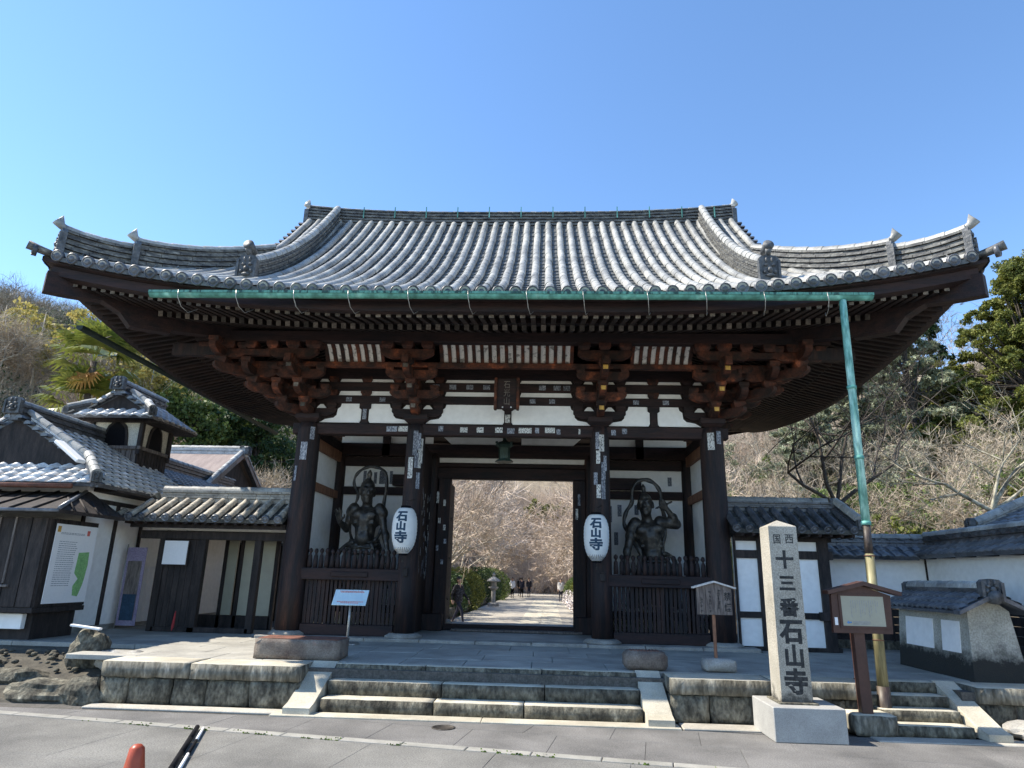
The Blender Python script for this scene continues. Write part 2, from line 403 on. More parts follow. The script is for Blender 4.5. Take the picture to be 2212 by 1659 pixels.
def text_mesh(s, size, bold=0.0, depth=.002, slices=0):
    cu = bpy.data.curves.new("letters", 'FONT')
    cu.body = s; cu.size = size; cu.offset = bold; cu.extrude = depth
    cu.align_x = 'CENTER'; cu.align_y = 'CENTER'; cu.resolution_u = 3
    o = bpy.data.objects.new("letters", cu); COL.objects.link(o)
    dg = bpy.context.evaluated_depsgraph_get()
    me = bpy.data.meshes.new_from_object(o.evaluated_get(dg))
    bpy.data.objects.remove(o)
    if slices:
        bm = bmesh.new(); bm.from_mesh(me)
        for k in range(-slices, slices + 1):
            for nrm_ in ((1, 0, 0), (0, 1, 0)):
                bmesh.ops.bisect_plane(bm, geom=bm.verts[:] + bm.edges[:] + bm.faces[:], plane_co=Vector(nrm_) * (k * size * .6 / slices) + Vector((0, size * .35 if nrm_[1] else 0, 0)), plane_no=nrm_)
        bmesh.ops.triangulate(bm, faces=bm.faces[:]); bm.to_mesh(me); bm.free()
    vs_ = [v.co.copy() for v in me.vertices]; fs_ = [tuple(p.vertices) for p in me.polygons]
    bpy.data.meshes.remove(me)
    if vs_:
        cx = (min(v.x for v in vs_) + max(v.x for v in vs_)) / 2; cy = (min(v.y for v in vs_) + max(v.y for v in vs_)) / 2
        for v in vs_: v.x -= cx; v.y -= cy
    return vs_, fs_
# ================================================================== THE GATE
GZ = 0.58           # top of the gate's stone plinth
gate = empty("temple_gate", (0, 2.16, 0.527),
             "great dark timber temple gate under a curved hip and gable roof of grey tiles", "gate")
EX, EY0, CY = 7.62, -3.6, 2.16
def lift(d, t):
    a = max(0.0, 1 - d / 6.0); b = max(0.0, 1 - t / 4.0)
    return .69 * a ** 2.1 * b ** 1.5
def Z(t, d, s=0.0):
    tt = max(t, 0)
    return 6.0 + .5 * t + .05 * tt * tt + lift(d, tt) + .12 * (min(abs(s), 5.6) / 5.5) ** 3 * (tt / 5.76) ** 2
# the four slopes: map (s, t) -> (x, y); s runs along the eave, t inwards
SL = {'front': (lambda s, t: (s, EY0 + t), EX), 'back': (lambda s, t: (-s, 2 * CY - EY0 - t), EX),
      'left': (lambda s, t: (-(EX - t), CY - s), 5.76), 'right': (lambda s, t: (EX - t, CY + s), 5.76)}
def tend(side, s):
    if side in ('front', 'back'): return 5.62 if abs(s) < 5.5 else EX - abs(s)
    return min(2.68, 5.76 - abs(s))
def P(side, s, t, dz=0.0):
    fn, hw = SL[side]; x, y = fn(s, t)
    return Vector((x, y, Z(t, hw - abs(s), s if hw > 6 else 0) + dz))

STEP, ROW = .262, .27
roof = None
def pan(side, parent):
    hw = SL[side][1]; mb = MB(); n = int(hw / ROW)
    for i in range(-n - 1, n + 1):
        sc_ = (i + .5) * ROW
        if abs(sc_) > hw - .05: continue
        te = tend(side, min(abs(sc_) + .12, hw) if abs(sc_) >= 5.5 or side in ('left', 'right') else sc_)
        if te < .1: continue
        t = -.03; k = 0
        while t < te - .02:
            t1 = min(t + STEP, te)
            a = [P(side, sc_ - ROW / 2, t, .03), P(side, sc_ - ROW / 4, t, .008), P(side, sc_ + ROW / 4, t, .008), P(side, sc_ + ROW / 2, t, .03)]
            b = [P(side, sc_ - ROW / 2, t1, .004), P(side, sc_ - ROW / 4, t1, -.018), P(side, sc_ + ROW / 4, t1, -.018), P(side, sc_ + ROW / 2, t1, .004)]
            c = [p - Vector((0, 0, .075 if k == 0 else .03)) for p in a]
            mb.add(a + b + c, [(0, 1, 5, 4), (1, 2, 6, 5), (2, 3, 7, 6), (8, 9, 1, 0), (9, 10, 2, 1), (10, 11, 3, 2)])
            t = t1; k += 1
    return mb
roof = pan('front', None).build("roof", "tile_pan", gate)
for sd in ('left', 'right', 'back'):
    stuff(pan(sd, None).build("pan_tile", "tile_pan", roof))

def half_tile(L_=.285, r0=.079, r1=.0755, n=7, body=True):
    mb = MB(); P_ = []
    for (y, r_) in ((0, r0), (.02, r0), (L_, r1)):
        for k in range(n + 1):
            a = math.pi * k / n - .0
            P_.append((r_ * math.cos(a), y, r_ * math.sin(a) * 1.05))
    F = []
    for j in range(2):
        for k in range(n): F.append((j * (n + 1) + k, j * (n + 1) + k + 1, (j + 1) * (n + 1) + k + 1, (j + 1) * (n + 1) + k))
    mb.add(P_, F, True)
    mb.add(P_[:n + 1], [tuple(range(n, -1, -1))])
    return mb
tile_me = mesh_of(half_tile(), "round_tile", "tile")
def disc_mb(r_=.098):
    prof = [(r_, .06), (r_, -.005), (r_ * .82, -.012), (r_ * .80, .004), (r_ * .5, .006), (r_ * .42, -.008), (r_ * .1, -.010)]
    Mx = Matrix.Rotation(R(-90), 3, 'X')
    return MB().lathe([(a, b) for a, b in prof], 16, M=Matrix(((1, 0, 0), (0, 0, 1), (0, 1, 0))))
disc_me = mesh_of(disc_mb(), "eave_disc", ["tile_dark"])
n = int(EX / ROW)
rest = MB(); obj_tiles = 0
def tile_world(side, s, t):
    p = P(side, s, t, .018); q = P(side, s, t + STEP, .018)
    return p, q
for side in ('front', 'left', 'right', 'back'):
    hw = SL[side][1]; n = int(hw / ROW)
    for i in range(-n, n + 1):
        s = i * ROW; te = tend(side, s)
        if te < .12: continue
        k = 0; t = -.04; s += random.uniform(-.011, .011)
        while t < te - .05:
            p, q = tile_world(side, s, t)
            d = q - p
            d3 = d.normalized()
            if side == 'front' and k < 5:
                o = inst(tile_me, "round_tile", p + Vector((random.uniform(-.006, .006), 0, random.uniform(-.004, .006))),
                         (math.atan2(d.z, math.hypot(d.x, d.y)), 0, math.atan2(-d.x, d.y) + random.uniform(-.02, .02)), roof, (1, d.length / STEP, 1))
            else:
                side_v = d3.cross(Vector((0, 0, 1))).normalized(); up = side_v.cross(d3)
                nn = 7 if side == 'front' else 3
                P_ = []
                jx = random.uniform(-.006, .006)
                for (l, r_) in ((0, random.uniform(.0780, .0800)), (d.length + .02, .0755)):
                    for a in range(nn + 1):
                        an = math.pi * a / nn
                        P_.append(p + d3 * l + side_v * (r_ * math.cos(an) + jx) + up * r_ * math.sin(an) * 1.05)
                F = [(a, a + 1, nn + 2 + a, nn + 1 + a) for a in range(nn)]
                rest.add(P_, F, True); rest.add(P_[:nn + 1], [tuple(range(nn, -1, -1))])
            t += STEP; k += 1
        if side == 'front':
            p = P(side, s, -.05, .03); inst(disc_me, "eave_disc", p, (R(8), 0, random.uniform(-.04, .04)), roof)
        elif side != 'back':
            p = P(side, s, -.05, .03); inst(disc_me, "eave_disc", p, (0, 0, R(-90 if side == 'left' else 90)), roof)
stuff(rest.build("round_tile", "tile", roof))

# verge tiles of the upper roof and the gables
vt = mesh_of(half_tile(.26, .062, .060, 6), "verge_tile", "tile_dark")
hafu = MB(); gab = MB()
for sx in (-1, 1):
    t = 2.25
    while t < 5.6:
        p = P('front', sx * 5.62, t, -.02); q = P('front', sx * 5.62, t + .1, -.02)
        inst(vt, "verge_tile", p, (0, 0, R(90 if sx > 0 else -90)), roof)
        t += .2
    ts = [2.15 + (5.62 - 2.15) * k / 10 for k in range(11)]
    for a, b in zip(ts[:-1], ts[1:]):
        for flip in (1, -1):
            def yy(t_): return EY0 + t_ if flip == 1 else 2 * CY - EY0 - t_
            za, zb = Z(a, 2.1, 5.5), Z(b, 2.1, 5.5)
            x0, x1 = sorted((sx * 5.40, sx * 5.50))
            y0, y1 = yy(a), yy(b)
            hafu.hexa([(x0, y0, za - .42), (x1, y0, za - .42), (x1, y1, zb - .42), (x0, y1, zb - .42),
                       (x0, y0, za - .03), (x1, y0, za - .03), (x1, y1, zb - .03), (x0, y1, zb - .03)])
    gab.prism([(-1.0, 7.3), (5.3, 7.3), (2.16, 10.2)], sx * 4.85, sx * 4.95, 'x')
hafu.build("barge_board", "wood_beam", gate); gab.build("gable_wall", "wood_beam", gate)

# ---- ridges
cap_me = mesh_of(half_tile(.31, .095, .085, 7), "ridge_cap_tile", "tile")
def seg_box(mb, p, q, w, h0, h1):
    d = (q - p); s = Vector((d.y, -d.x, 0)).normalized() * w / 2; U_ = Vector((0, 0, 1))
    mb.hexa([p - s + U_ * h0, q - s + U_ * h0, q + s + U_ * h0, p + s + U_ * h0, p - s + U_ * h1, q - s + U_ * h1, q + s + U_ * h1, p + s + U_ * h1])
def resample(pts, L_):
    pts = [Vector(p) for p in pts]; out = [pts[0]]; acc = 0
    for a, b in zip(pts[:-1], pts[1:]):
        l = (b - a).length; pos = L_ - acc
        while pos <= l: out.append(a + (b - a) * pos / l); pos += L_
        acc = l - (pos - L_)
    if (out[-1] - pts[-1]).length > L_ * .3: out.append(pts[-1])
    else: out[-1] = pts[-1]
    return out
def ridge(pts, w, h, parent, layer=.055, material="tile_ridge", cap=cap_me, capname="ridge_cap_tile", seg=.30, hfun=None):
    mb = MB(); n = max(2, int(round(h / layer))); layer = h / n
    for k in range(n):
        q = resample(pts, seg)
        off = random.uniform(.1, .9)
        q = [q[0]] + [a + (b - a) * off for a, b in zip(q[:-1], q[1:])] + [q[-1]]
        for a, b in zip(q[:-1], q[1:]):
            g = (b - a).normalized() * .004
            ww = w * (1 - .25 * k / n) + (.035 if k % 2 else -.015) + random.uniform(-.008, .008)
            z0 = k * layer - (.12 if k == 0 else 0)
            seg_box(mb, a + g, b - g, ww, z0, (k + 1) * layer - (.008 if k % 2 else .016))
    core = MB()
    q = resample(pts, seg)
    for a, b in zip(q[:-1], q[1:]): seg_box(core, a, b, w * .55, -.1, h)
    rt = mb.build("ridge_tile", material, parent); stuff(rt)
    core.build("ridge_core", material, parent)
    q = resample(pts, .29)
    for a, b in zip(q[:-1], q[1:]):
        d = b - a
        inst(cap, capname, a + Vector((0, 0, h - .005)), (math.atan2(d.z, math.hypot(d.x, d.y)), 0, math.atan2(-d.x, d.y) + random.uniform(-.03, .03)), parent)
def oni(c, ang, w, h, parent, disc=False, name="ridge_end_ornament"):
    """face tile closing a ridge, looking along -y before the turn ang"""
    mb = MB(); Mx = Matrix.Translation(c) @ Matrix.Rotation(ang, 4, 'Z')
    pr = [(-w / 2, 0), (w / 2, 0), (w / 2, h * .8), (w * .36, h * .95), (0, h), (-w * .36, h * .95), (-w / 2, h * .8)]
    mb.prism(pr, -.03, .05, 'y', Mx)
    rim = [(-w / 2, 0), (-w / 2 + .04, 0), (-w / 2 + .04, h * .78), (-w / 2, h * .8)]
    mb.prism(rim, -.06, -.03, 'y', Mx); mb.prism([(-a, b) for a, b in rim][::-1], -.06, -.03, 'y', Mx)
    def bl(x, y, z, r_, sx=1, sy=1, sz=1):
        q = MB().ball((0, 0, 0), r_, 8, (sx, sy, sz)); mb.add([Mx @ (Vector(v) + Vector((x, y, z))) for v in q.v], q.f, True)
    bl(0, -.05, h * .42, w * .13, 1, 1, 1.1); bl(-w * .17, -.04, h * .60, w * .10, 1.1, .8, .7); bl(w * .17, -.04, h * .60, w * .10, 1.1, .8, .7)
    bl(0, -.04, h * .22, w * .20, 1.2, .6, .45); bl(-w * .24, -.04, h * .34, w * .09); bl(w * .24, -.04, h * .34, w * .09)
    bl(-w * .13, -.04, h * .80, w * .09, .7, .7, 1.5); bl(w * .13, -.04, h * .80, w * .09, .7, .7, 1.5)
    o = mb.build(name, "oni", parent)
    if disc:
        q = MB(); q.tube([Mx @ Vector((0, .05, h * .93)), Mx @ Vector((0, -.03, h + .06)), Mx @ Vector((0, -.06, h + .10))], [.055, .05, .06], 10)
        q.tube([Mx @ Vector((0, .16, h + .12)), Mx @ Vector((0, -.08, h + .17))], [.075, .095], 14)
        q.build("ornament_disc", "oni", o)
    return o
def horn(p, d, L_, parent, r_=.075):
    """upturned tile that crowns a ridge end"""
    d = Vector(d).normalized(); p = Vector(p); U_ = Vector((0, 0, 1))
    pts = [p - d * .14 - U_ * .035, p - d * .02, p + d * L_ * .5 + U_ * .045, p + d * L_ + U_ * .12]
    mb = MB().tube(pts, [r_ * .95, r_, r_ * 1.1, r_ * 1.45], 12, cap=False)
    n_ = 12; last = len(mb.v) - n_; cz = sum(v[2] for v in mb.v[last:]) / n_
    for k in range(last, len(mb.v)):
        v = mb.v[k]; h = max(0, (v[2] - cz) / (r_ * 1.45))
        mb.v[k] = tuple(Vector(v) + U_ * (.13 * h ** 2.2) - d * (.03 * h))
    mb.f.append(tuple(range(last, len(mb.v)))); mb.mi.append(0); mb.sm.append(False)
    return mb.build("ridge_horn", "tile", parent)

# main ridge with its rising ends
mr = []
for k in range(41):
    x = -5.45 + 10.9 * k / 40
    mr.append((x, CY, 10.30 + .20 * (abs(x) / 5.45) ** 3.2))
ridge(mr, .42, .46, roof, layer=.048)
for sx in (-1, 1):
    oni(Vector((sx * 5.5, CY, 10.42)), R(90 * sx), .46, .5, roof)
    horn((sx * 5.45, CY, 10.98), (sx, 0, 0), .16, roof, .06)
for k in range(13):
    x = -4.9 + 9.8 * k / 12 + .1
    MB().box(x - .012, x + .012, CY - .24, CY - .225, 10.55, 10.86).build("copper_strap", "copper", roof)
for sx in (-1, 1):
    # descending ridge
    pts = [P('front', sx * (4.70 - .15 * (1 - k / 16)), .95 + 4.55 * k / 16, .04) for k in range(17)]
    ridge(pts, .26, .36, roof, layer=.05, seg=.27)
    e = pts[0]
    oni(Vector((e.x, e.y - .04, e.z - .04)), 0, .36, .50, roof, disc=True)
    # corner ridge in two tiers
    def hip(t, dz=0): return Vector((sx * (EX - t), EY0 + t, Z(t, t) + dz))
    up_ = [hip(.95 + 1.75 * k / 8, .03 + .10 * (1 - k / 8) ** 2.5) for k in range(9)]
    ridge(up_, .20, .42, roof, layer=.05, seg=.27)
    lo_ = [hip(.18 + .85 * k / 5, .02 + .09 * (1 - k / 5) ** 2) for k in range(6)]
    ridge(lo_, .19, .40, roof, layer=.05, seg=.27)
    dd = Vector((sx, -1, 0)).normalized()
    oni(hip(.94, .0), R(45 * sx), .36, .56, roof); oni(hip(.165, .0), R(45 * sx), .36, .52, roof)
    horn(hip(.98, .56), dd, .17, roof, .058); horn(hip(.2, .52), dd, .17, roof, .058)
    inst(disc_me, "eave_disc", hip(-.08, .04), (0, 0, R(45 * sx)), roof)
    MB().tube([hip(.12, .02), hip(-.02, .06), hip(-.14, .12)], [.062, .066, .078], 12).build("corner_tile", "tile_ridge", roof)
    # ridges at the back, plain
    pb = [(p.x, 2 * CY - p.y, p.z) for p in pts]; ridge(pb, .26, .36, roof)
    pb = [(p.x, 2 * CY - p.y, p.z) for p in [hip(.18 + 2.5 * k / 8, .03) for k in range(9)]]; ridge(pb, .24, .36, roof)

# ---- soffit, fascia, rafters
def zj(t, d): return 5.83 + .33 * (t - 1.2) + lift(d, t)
def zh(t, d): return 5.70 + .25 * (t - .3) + lift(d, t)
sof = MB()
for side in SL:
    fn, hw = SL[side]; N_ = 44
    for ts, zf, dz in (([.28, .8, 1.35], zh, .118), ([1.2, 2.0, 2.8, 3.6], zj, .118)):
        for a, b in zip(ts[:-1], ts[1:]):
            for k in range(N_):
                ss = []
                for u, t in ((-1 + 2 * k / N_, a), (-1 + 2 * (k + 1) / N_, a), (-1 + 2 * (k + 1) / N_, b), (-1 + 2 * k / N_, b)):
                    s = u * (hw - t); x, y = fn(s, t); ss.append((x, y, zf(t, hw - abs(s)) + dz))
                ss2 = [(x, y, z + .03) for x, y, z in ss]
                sof.add(ss + ss2, [(0, 1, 2, 3), (7, 6, 5, 4)])
sof.build("soffit", "wood", gate)
def strip(name, t0, t1, z0, z1, material, sides=('front', 'left', 'right', 'back')):
    """board that follows the curve of the eave"""
    for side in sides:
        fn, hw = SL[side]; mb = MB(); N_ = 36
        for k in range(N_):
            q = []
            for t, zz in ((t0, z0), (t1, z0), (t1, z1), (t0, z1)):
                for u in (-1 + 2 * k / N_, -1 + 2 * (k + 1) / N_):
                    s = u * (hw - t); x, y = fn(s, t); q.append((x, y, zz + lift(hw - abs(s), t)))
            a0, b0, a1, b1, a2, b2, a3, b3 = q
            mb.add([a0, b0, b1, a1, a3, b3, b2, a2], [(0, 3, 2, 1), (4, 5, 6, 7), (0, 1, 5, 4), (2, 3, 7, 6)] + ([(0, 4, 7, 3)] if k == 0 else []) + ([(1, 2, 6, 5)] if k == N_ - 1 else []))
        mb.build(name, material, gate)
strip("eave_board", .14, .30, 5.745, 5.90, "wood_beam")
strip("tile_batten", .04, .32, 5.905, 5.955, "wood_beam")
strip("rafter_plate", 1.14, 1.28, 5.945, 6.05, "wood_beam")
r_me = {}
for nm, w_, h_ in (("base_rafter", .085, .11), ("flying_rafter", .08, .10)):
    mb = MB().box(-w_ / 2, w_ / 2, 0, 1, 0, h_)
    mb.k = 1; mb.add([(-w_ / 2, -.002, 0), (w_ / 2, -.002, 0), (w_ / 2, -.002, h_), (-w_ / 2, -.002, h_)], [(0, 1, 2, 3)])
    r_me[nm] = mesh_of(mb, nm, ["wood_red" if nm == "x" else "wood", "rafter_end"])
def rafters(side, nm, zf, t0, tin, sp=.167):
    fn, hw = SL[side]; n = int((hw - t0) / sp)
    for i in range(-n, n + 1):
        s = i * sp + .04; d = hw - abs(s)
        if d < t0 + .05: continue
        t1 = min(tin, d - .02)
        if t1 - t0 < .12: continue
        x0, y0 = fn(s, t0); x1, y1 = fn(s, t1)
        a = Vector((x0, y0, zf(t0, d) )); b = Vector((x1, y1, zf(t1, d)))
        dd = b - a
        inst(r_me[nm], nm, a, (math.atan2(dd.z, math.hypot(dd.x, dd.y)), 0, math.atan2(-dd.x, dd.y)), gate, (1, dd.length, 1))
for side in ('front', 'left', 'right'):
    rafters(side, "base_rafter", zj, 1.18, 3.55)
    rafters(side, "flying_rafter", zh, .30, 1.30)
for sx in (-1, 1):
    mb = MB()
    for (t0, t1, z0, z1, w_) in ((.10, 1.5, -.66, -.30, .19), (.62, 3.7, -.60, -.2, .21)):
        q = [t0 + (t1 - t0) * k / 6 for k in range(7)]
        for a, b in zip(q[:-1], q[1:]):
            pa = Vector((sx * (EX - a), EY0 + a, 0)); pb = Vector((sx * (EX - b), EY0 + b, 0))
            za = min(Z(a, a), zj(a, a) + .36 if a > .9 else 9) ; zb = min(Z(b, b), zj(b, b) + .36 if b > .9 else 9)
            s_ = Vector((sx, 1, 0)).normalized() * w_ / 2
            mb.hexa([pa - s_ + Vector((0, 0, za + z0)), pa + s_ + Vector((0, 0, za + z0)), pb + s_ + Vector((0, 0, zb + z0)), pb - s_ + Vector((0, 0, zb + z0)),
                     pa - s_ + Vector((0, 0, za + z1)), pa + s_ + Vector((0, 0, za + z1)), pb + s_ + Vector((0, 0, zb + z1)), pb - s_ + Vector((0, 0, zb + z1))])
    mb.build("hip_beam", "wood_beam", gate)
    mb = MB()
    for (t0, t1, z0, z1, w_) in ((.3, 1.5, -.40, -.1, .17), (1.0, 3.7, -.46, -.12, .19)):
        pa = Vector((sx * (EX - t0), 2 * CY - EY0 - t0, 0)); pb = Vector((sx * (EX - t1), 2 * CY - EY0 - t1, 0))
        mb2 = []
        s_ = Vector((sx, -1, 0)).normalized() * w_ / 2; za = Z(t0, t0); zb = zj(t1, t1) + .3
        mb.hexa([pa - s_ + Vector((0, 0, za + z0)), pa + s_ + Vector((0, 0, za + z0)), pb + s_ + Vector((0, 0, zb + z0)), pb - s_ + Vector((0, 0, zb + z0)),
                 pa - s_ + Vector((0, 0, za + z1)), pa + s_ + Vector((0, 0, za + z1)), pb + s_ + Vector((0, 0, zb + z1)), pb - s_ + Vector((0, 0, zb + z1))])
    mb.build("hip_beam", "wood_beam", gate)

# ---- purlins and long beams
def beam(name, x0, x1, y0, y1, z0, z1, material="wood_beam", b=.012, parent=None):
    return MB().rbox(x0, x1, y0, y1, z0, z1, b).build(name, material, parent or gate)
beam("eave_purlin", -6.0, 6.0, -1.44, -1.26, 5.95, 6.165)
beam("eave_purlin", -6.0, 6.0, 5.58, 5.76, 5.95, 6.165)
for sx in (-1, 1):
    a, b = sorted((sx * 5.34, sx * 5.52)); beam("eave_purlin", a, b, -1.25, 5.57, 5.952, 6.163)
    a, b = sorted((sx * 5.48, sx * 6.42)); beam("projecting_beam", a, b, -1.43, -1.27, 5.66, 5.90, "wood_post")
    a, b = sorted((sx * 4.9, sx * 5.06)); beam("bracket_beam", a, b, -.8, 5.1, 5.60, 5.70)
beam("bracket_beam", -5.1, 5.1, -.97, -.83, 5.602, 5.702, "wood_red")
beam("tie_beam", -4.4, 4.4, -.10, .10, 4.43, 4.655)
for z0, z1 in ((5.09, 5.26), (5.36, 5.55), (5.62, 5.88)):
    beam("wall_beam", -4.75, 4.75, -.065, .065, z0, z1)
    for sx in (-1, 1):
        a, b = sorted((sx * 4.015, sx * 4.145)); beam("wall_beam", a, b, .07, 4.25, z0, z1 - .002)
for sx in (-1, 1):
    a, b = sorted((sx * 3.98, sx * 4.18)); beam("tie_beam", a, b, .11, 4.6, 4.432, 4.653)
beam("tie_beam", -4.4, 4.4, 4.22, 4.42, 4.43, 4.655)
MB().box(-4.05, 4.05, .01, 4.3, 5.93, 5.96).build("ceiling", "wood", gate)

# white wall panels, their corners cut by the bracket arms
def panel(x0, x1, z0, z1, cutL, cutR, y=-.01, name="plaster_panel"):
    def edge(x, s, cut):
        if not cut: return [(x + s * .03, z0), (x, z0 + .05), (x, z1 - .06), (x + s * .05, z1)]
        return [(x - s * .02, z0), (x + s * .10, z0 + .07), (x + s * .27, z0 + .10), (x + s * .33, z0 + .16), (x + s * .345, z0 + .29), (x + s * .40, z0 + .33), (x + s * .42, z1)]
    L_ = edge(x0, 1, cutL); R_ = edge(x1, -1, cutR)
    pr = R_ + L_[::-1]
    MB().prism([(a, b) for a, b in pr], y - .025, y, 'y').build(name, "plaster", gate)
for (a, b, cl, cr) in ((-3.87, -3.03, 1, 0), (-2.87, -2.03, 0, 1), (-1.69, -.075, 1, 0), (.075, 1.69, 0, 1), (2.03, 2.87, 1, 0), (3.03, 3.87, 0, 1)):
    panel(a, b, 4.685, 5.085, cl, cr)
for z0, z1 in ((5.265, 5.355), (5.555, 5.615)):
    for (a, b) in ((-3.5, -3.08), (-2.84, -2.42), (-1.28, -.27), (.27, 1.28), (2.42, 2.84), (3.08, 3.5)):
        MB().prism([(a - .03, z0), (b + .03, z0), (b, z1), (a, z1)], -.035, -.01, 'y').build("plaster_panel", "plaster", gate)
    for cx in (-4.08, -1.86, 1.86, 4.08):
        for s_ in (-1, 1):
            x = cx + s_ * .22
            if abs(x) > 4.2: continue
            MB().prism([(x - .10, z0), (x + .10, z0), (x + .06, z1), (x - .06, z1)], -.035, -.01, 'y').build("plaster_panel", "plaster", gate)
for cx in (-4.08, -1.86, 1.86, 4.08):
    for s_ in (-1, 1):
        x = cx + s_ * .21
        if abs(x) > 4.2: continue
        MB().prism([(x - .11, 4.975), (x + .11, 4.975), (x + .07, 5.03), (x + .03, 5.07), (x - .03, 5.07), (x - .07, 5.03)], -.036, -.011, 'y').build("plaster_panel", "plaster", gate)
MB().box(-4.0, 4.0, .0, .03, 4.66, 5.9).build("wall_core", "wood", gate)
for cx in (-2.95, 0, 2.95):
    MB().prism([(cx - .085, 4.66), (cx + .085, 4.66), (cx + .06, 4.75), (cx + .06, 4.95), (cx + .12, 4.99), (cx + .12, 5.09), (cx - .12, 5.09), (cx - .12, 4.99), (cx - .06, 4.95), (cx - .06, 4.75)][::1], -.06, -.005, 'y').build("strut", "wood_beam", gate)

# ---- bracket sets
def arm_prof(L_, z0, z1):
    h = z1 - z0
    r_ = [(L_, z1), (L_, z0 + h * .62), (L_ - .03, z0 + h * .42), (L_ - .09, z0 + h * .2), (L_ - .18, z0)]
    return [(-a, b) for a, b in r_][::-1] + r_
def arm_x(cx, cy, L_, z0, z1, w=.13, L2=None):
    mb = MB(); pr = arm_prof(L_, z0, z1)
    mb.prism([(cx + a, b) for a, b in pr][::-1], cy - w / 2, cy + w / 2, 'y'); return mb
def arm_y(cx, y0, z0, z1, w=.13, sx=0):
    """arm that steps out of the wall to y0"""
    h = z1 - z0
    pr = [(.1, z0), (.1, z1), (y0, z1), (y0, z0 + h * .6), (y0 + .03, z0 + h * .4), (y0 + .09, z0 + h * .18), (y0 + .18, z0)]
    return MB().prism(pr[::-1], cx - w / 2, cx + w / 2, 'x')
def masu_mb(w=.20, h=.12):
    a, b = w * .34, w / 2
    mb = MB(); z = h * .45
    mb.hexa([(-a, -a, 0), (a, -a, 0), (a, a, 0), (-a, a, 0), (-b, -b, z), (b, -b, z), (b, b, z), (-b, b, z)])
    mb.box(-b, b, -b, b, z, h)
    return mb
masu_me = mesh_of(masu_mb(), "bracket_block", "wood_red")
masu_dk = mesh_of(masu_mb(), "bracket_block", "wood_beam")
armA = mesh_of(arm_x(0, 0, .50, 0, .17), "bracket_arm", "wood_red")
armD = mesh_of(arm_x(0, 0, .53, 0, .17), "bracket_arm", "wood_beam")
def bracket(cx, corner=0, gold=False):
    q = MB(); a, b = .15, .24
    q.hexa([(cx - a, -a, 4.655), (cx + a, -a, 4.655), (cx + a, a, 4.655), (cx - a, a, 4.655), (cx - b, -b, 4.73), (cx + b, -b, 4.73), (cx + b, b, 4.73), (cx - b, b, 4.73)])
    q.box(cx - b, cx + b, -b, b, 4.73, 4.83)
    root = q.build("bearing_block", "wood_beam", gate)
    def A(me, x, y, z, rz=0): inst(me, "bracket_arm", (x, y, z), (0, 0, rz), root)
    def B(x, y, z, me=masu_me, s=1): inst(me, "bracket_block", (x, y, z), (0, 0, 0), root, (s, s, s))
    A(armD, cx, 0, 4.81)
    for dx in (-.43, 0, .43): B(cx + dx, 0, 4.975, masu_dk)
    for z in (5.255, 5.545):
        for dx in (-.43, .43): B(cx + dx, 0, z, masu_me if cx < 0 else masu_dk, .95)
    for y0, z0, z1 in ((-.56, 4.82, 4.98), (-1.02, 5.10, 5.26), (-1.5, 5.36, 5.52)):
        arm_y(cx, y0, z0, z1).build("bracket_arm", "wood_red", root)
        nm = MB().box(cx - .045, cx + .045, y0 - .008, y0 - .002, z0 + .07, z1 - .01)
        nm.build("arm_end", "gold" if gold else "rafter_end", root)
    B(cx, -.45, 4.98); A(armA, cx, -.45, 5.09)
    for dx in (-.40, 0, .40): B(cx + dx, -.45, 5.26, masu_me, .85)
    B(cx, -.90, 5.26); A(armA, cx, -.90, 5.37)
    for dx in (-.42, .42): B(cx + dx, -.90, 5.52, masu_me, .8)
    B(cx, -1.35, 5.53, masu_me, 1.05); A(armA, cx, -1.35, 5.645)
    for dx in (-.38, 0, .38): B(cx + dx, -1.35, 5.82, masu_me, 1.12)
    # tail rafter
    MB().prism([(-1.62, 5.50), (-1.60, 5.66), (.1, 6.10), (.1, 5.92)][::-1], cx - .06, cx + .06, 'x').build("tail_rafter", "wood_red", root)
    if corner:
        s = corner
        for i, (o_, z0) in enumerate(((.56, 4.82), (1.02, 5.10), (1.5, 5.36))):
            # sideways and diagonal arms of the corner set
            m1 = arm_y(0, -o_, z0, z0 + .16); mm = Matrix.Translation((cx, 0, 0)) @ Matrix.Rotation(R(90 * s), 4, 'Z')
            mm.translation = Vector((cx, 0, 0)); m1.v = [tuple(mm @ Vector(v)) for v in m1.v]; m1.build("bracket_arm", "wood_red", root)
            m2 = arm_y(0, -o_ * 1.38, z0, z0 + .17); mm = Matrix.Rotation(R(45 * s), 4, 'Z'); mm.translation = Vector((cx, 0, 0))
            m2.v = [tuple(mm @ Vector(v)) for v in m2.v]; m2.build("bracket_arm", "wood_red", root)
            st = .45 * (i + 1)
            if i < 3:
                zz = z0 + .16
                B(cx + s * st, 0, zz); B(cx + s * st, -st, zz, masu_me, 1.15)
                A(armA, cx + s * st, -.0, zz + .11, R(90)); A(armA, cx + s * st, -st, zz + .11)
                A(armA, cx + s * st, -st, zz + .115, R(90))
                for dx in (-.38, 0, .38):
                    B(cx + s * st + dx, -st, zz + .285, masu_me, .95)
                    B(cx + s * st, dx, zz + .285, masu_me, .95)
                    if dx: B(cx + s * st, -st + dx, zz + .285, masu_me, .95)
        for k, o_ in enumerate((-.45, -.90)):
            a, b = sorted((cx - s * .2, cx + s * (.45 * (k + 1) + .5)))
            beam("bracket_beam", a, b, o_ - .055, o_ + .055, 5.24 + .28 * k - .02, 5.36 + .28 * k - .02, "wood_red", parent=root)
        MB().prism([(s * .9, 5.64), (s * 1.85, 5.50), (s * 1.95, 5.62), (s * .9, 5.86)], -.07, .07, 'y').build("tail_rafter", "wood_red", root).location = (cx, -1.2, .2)
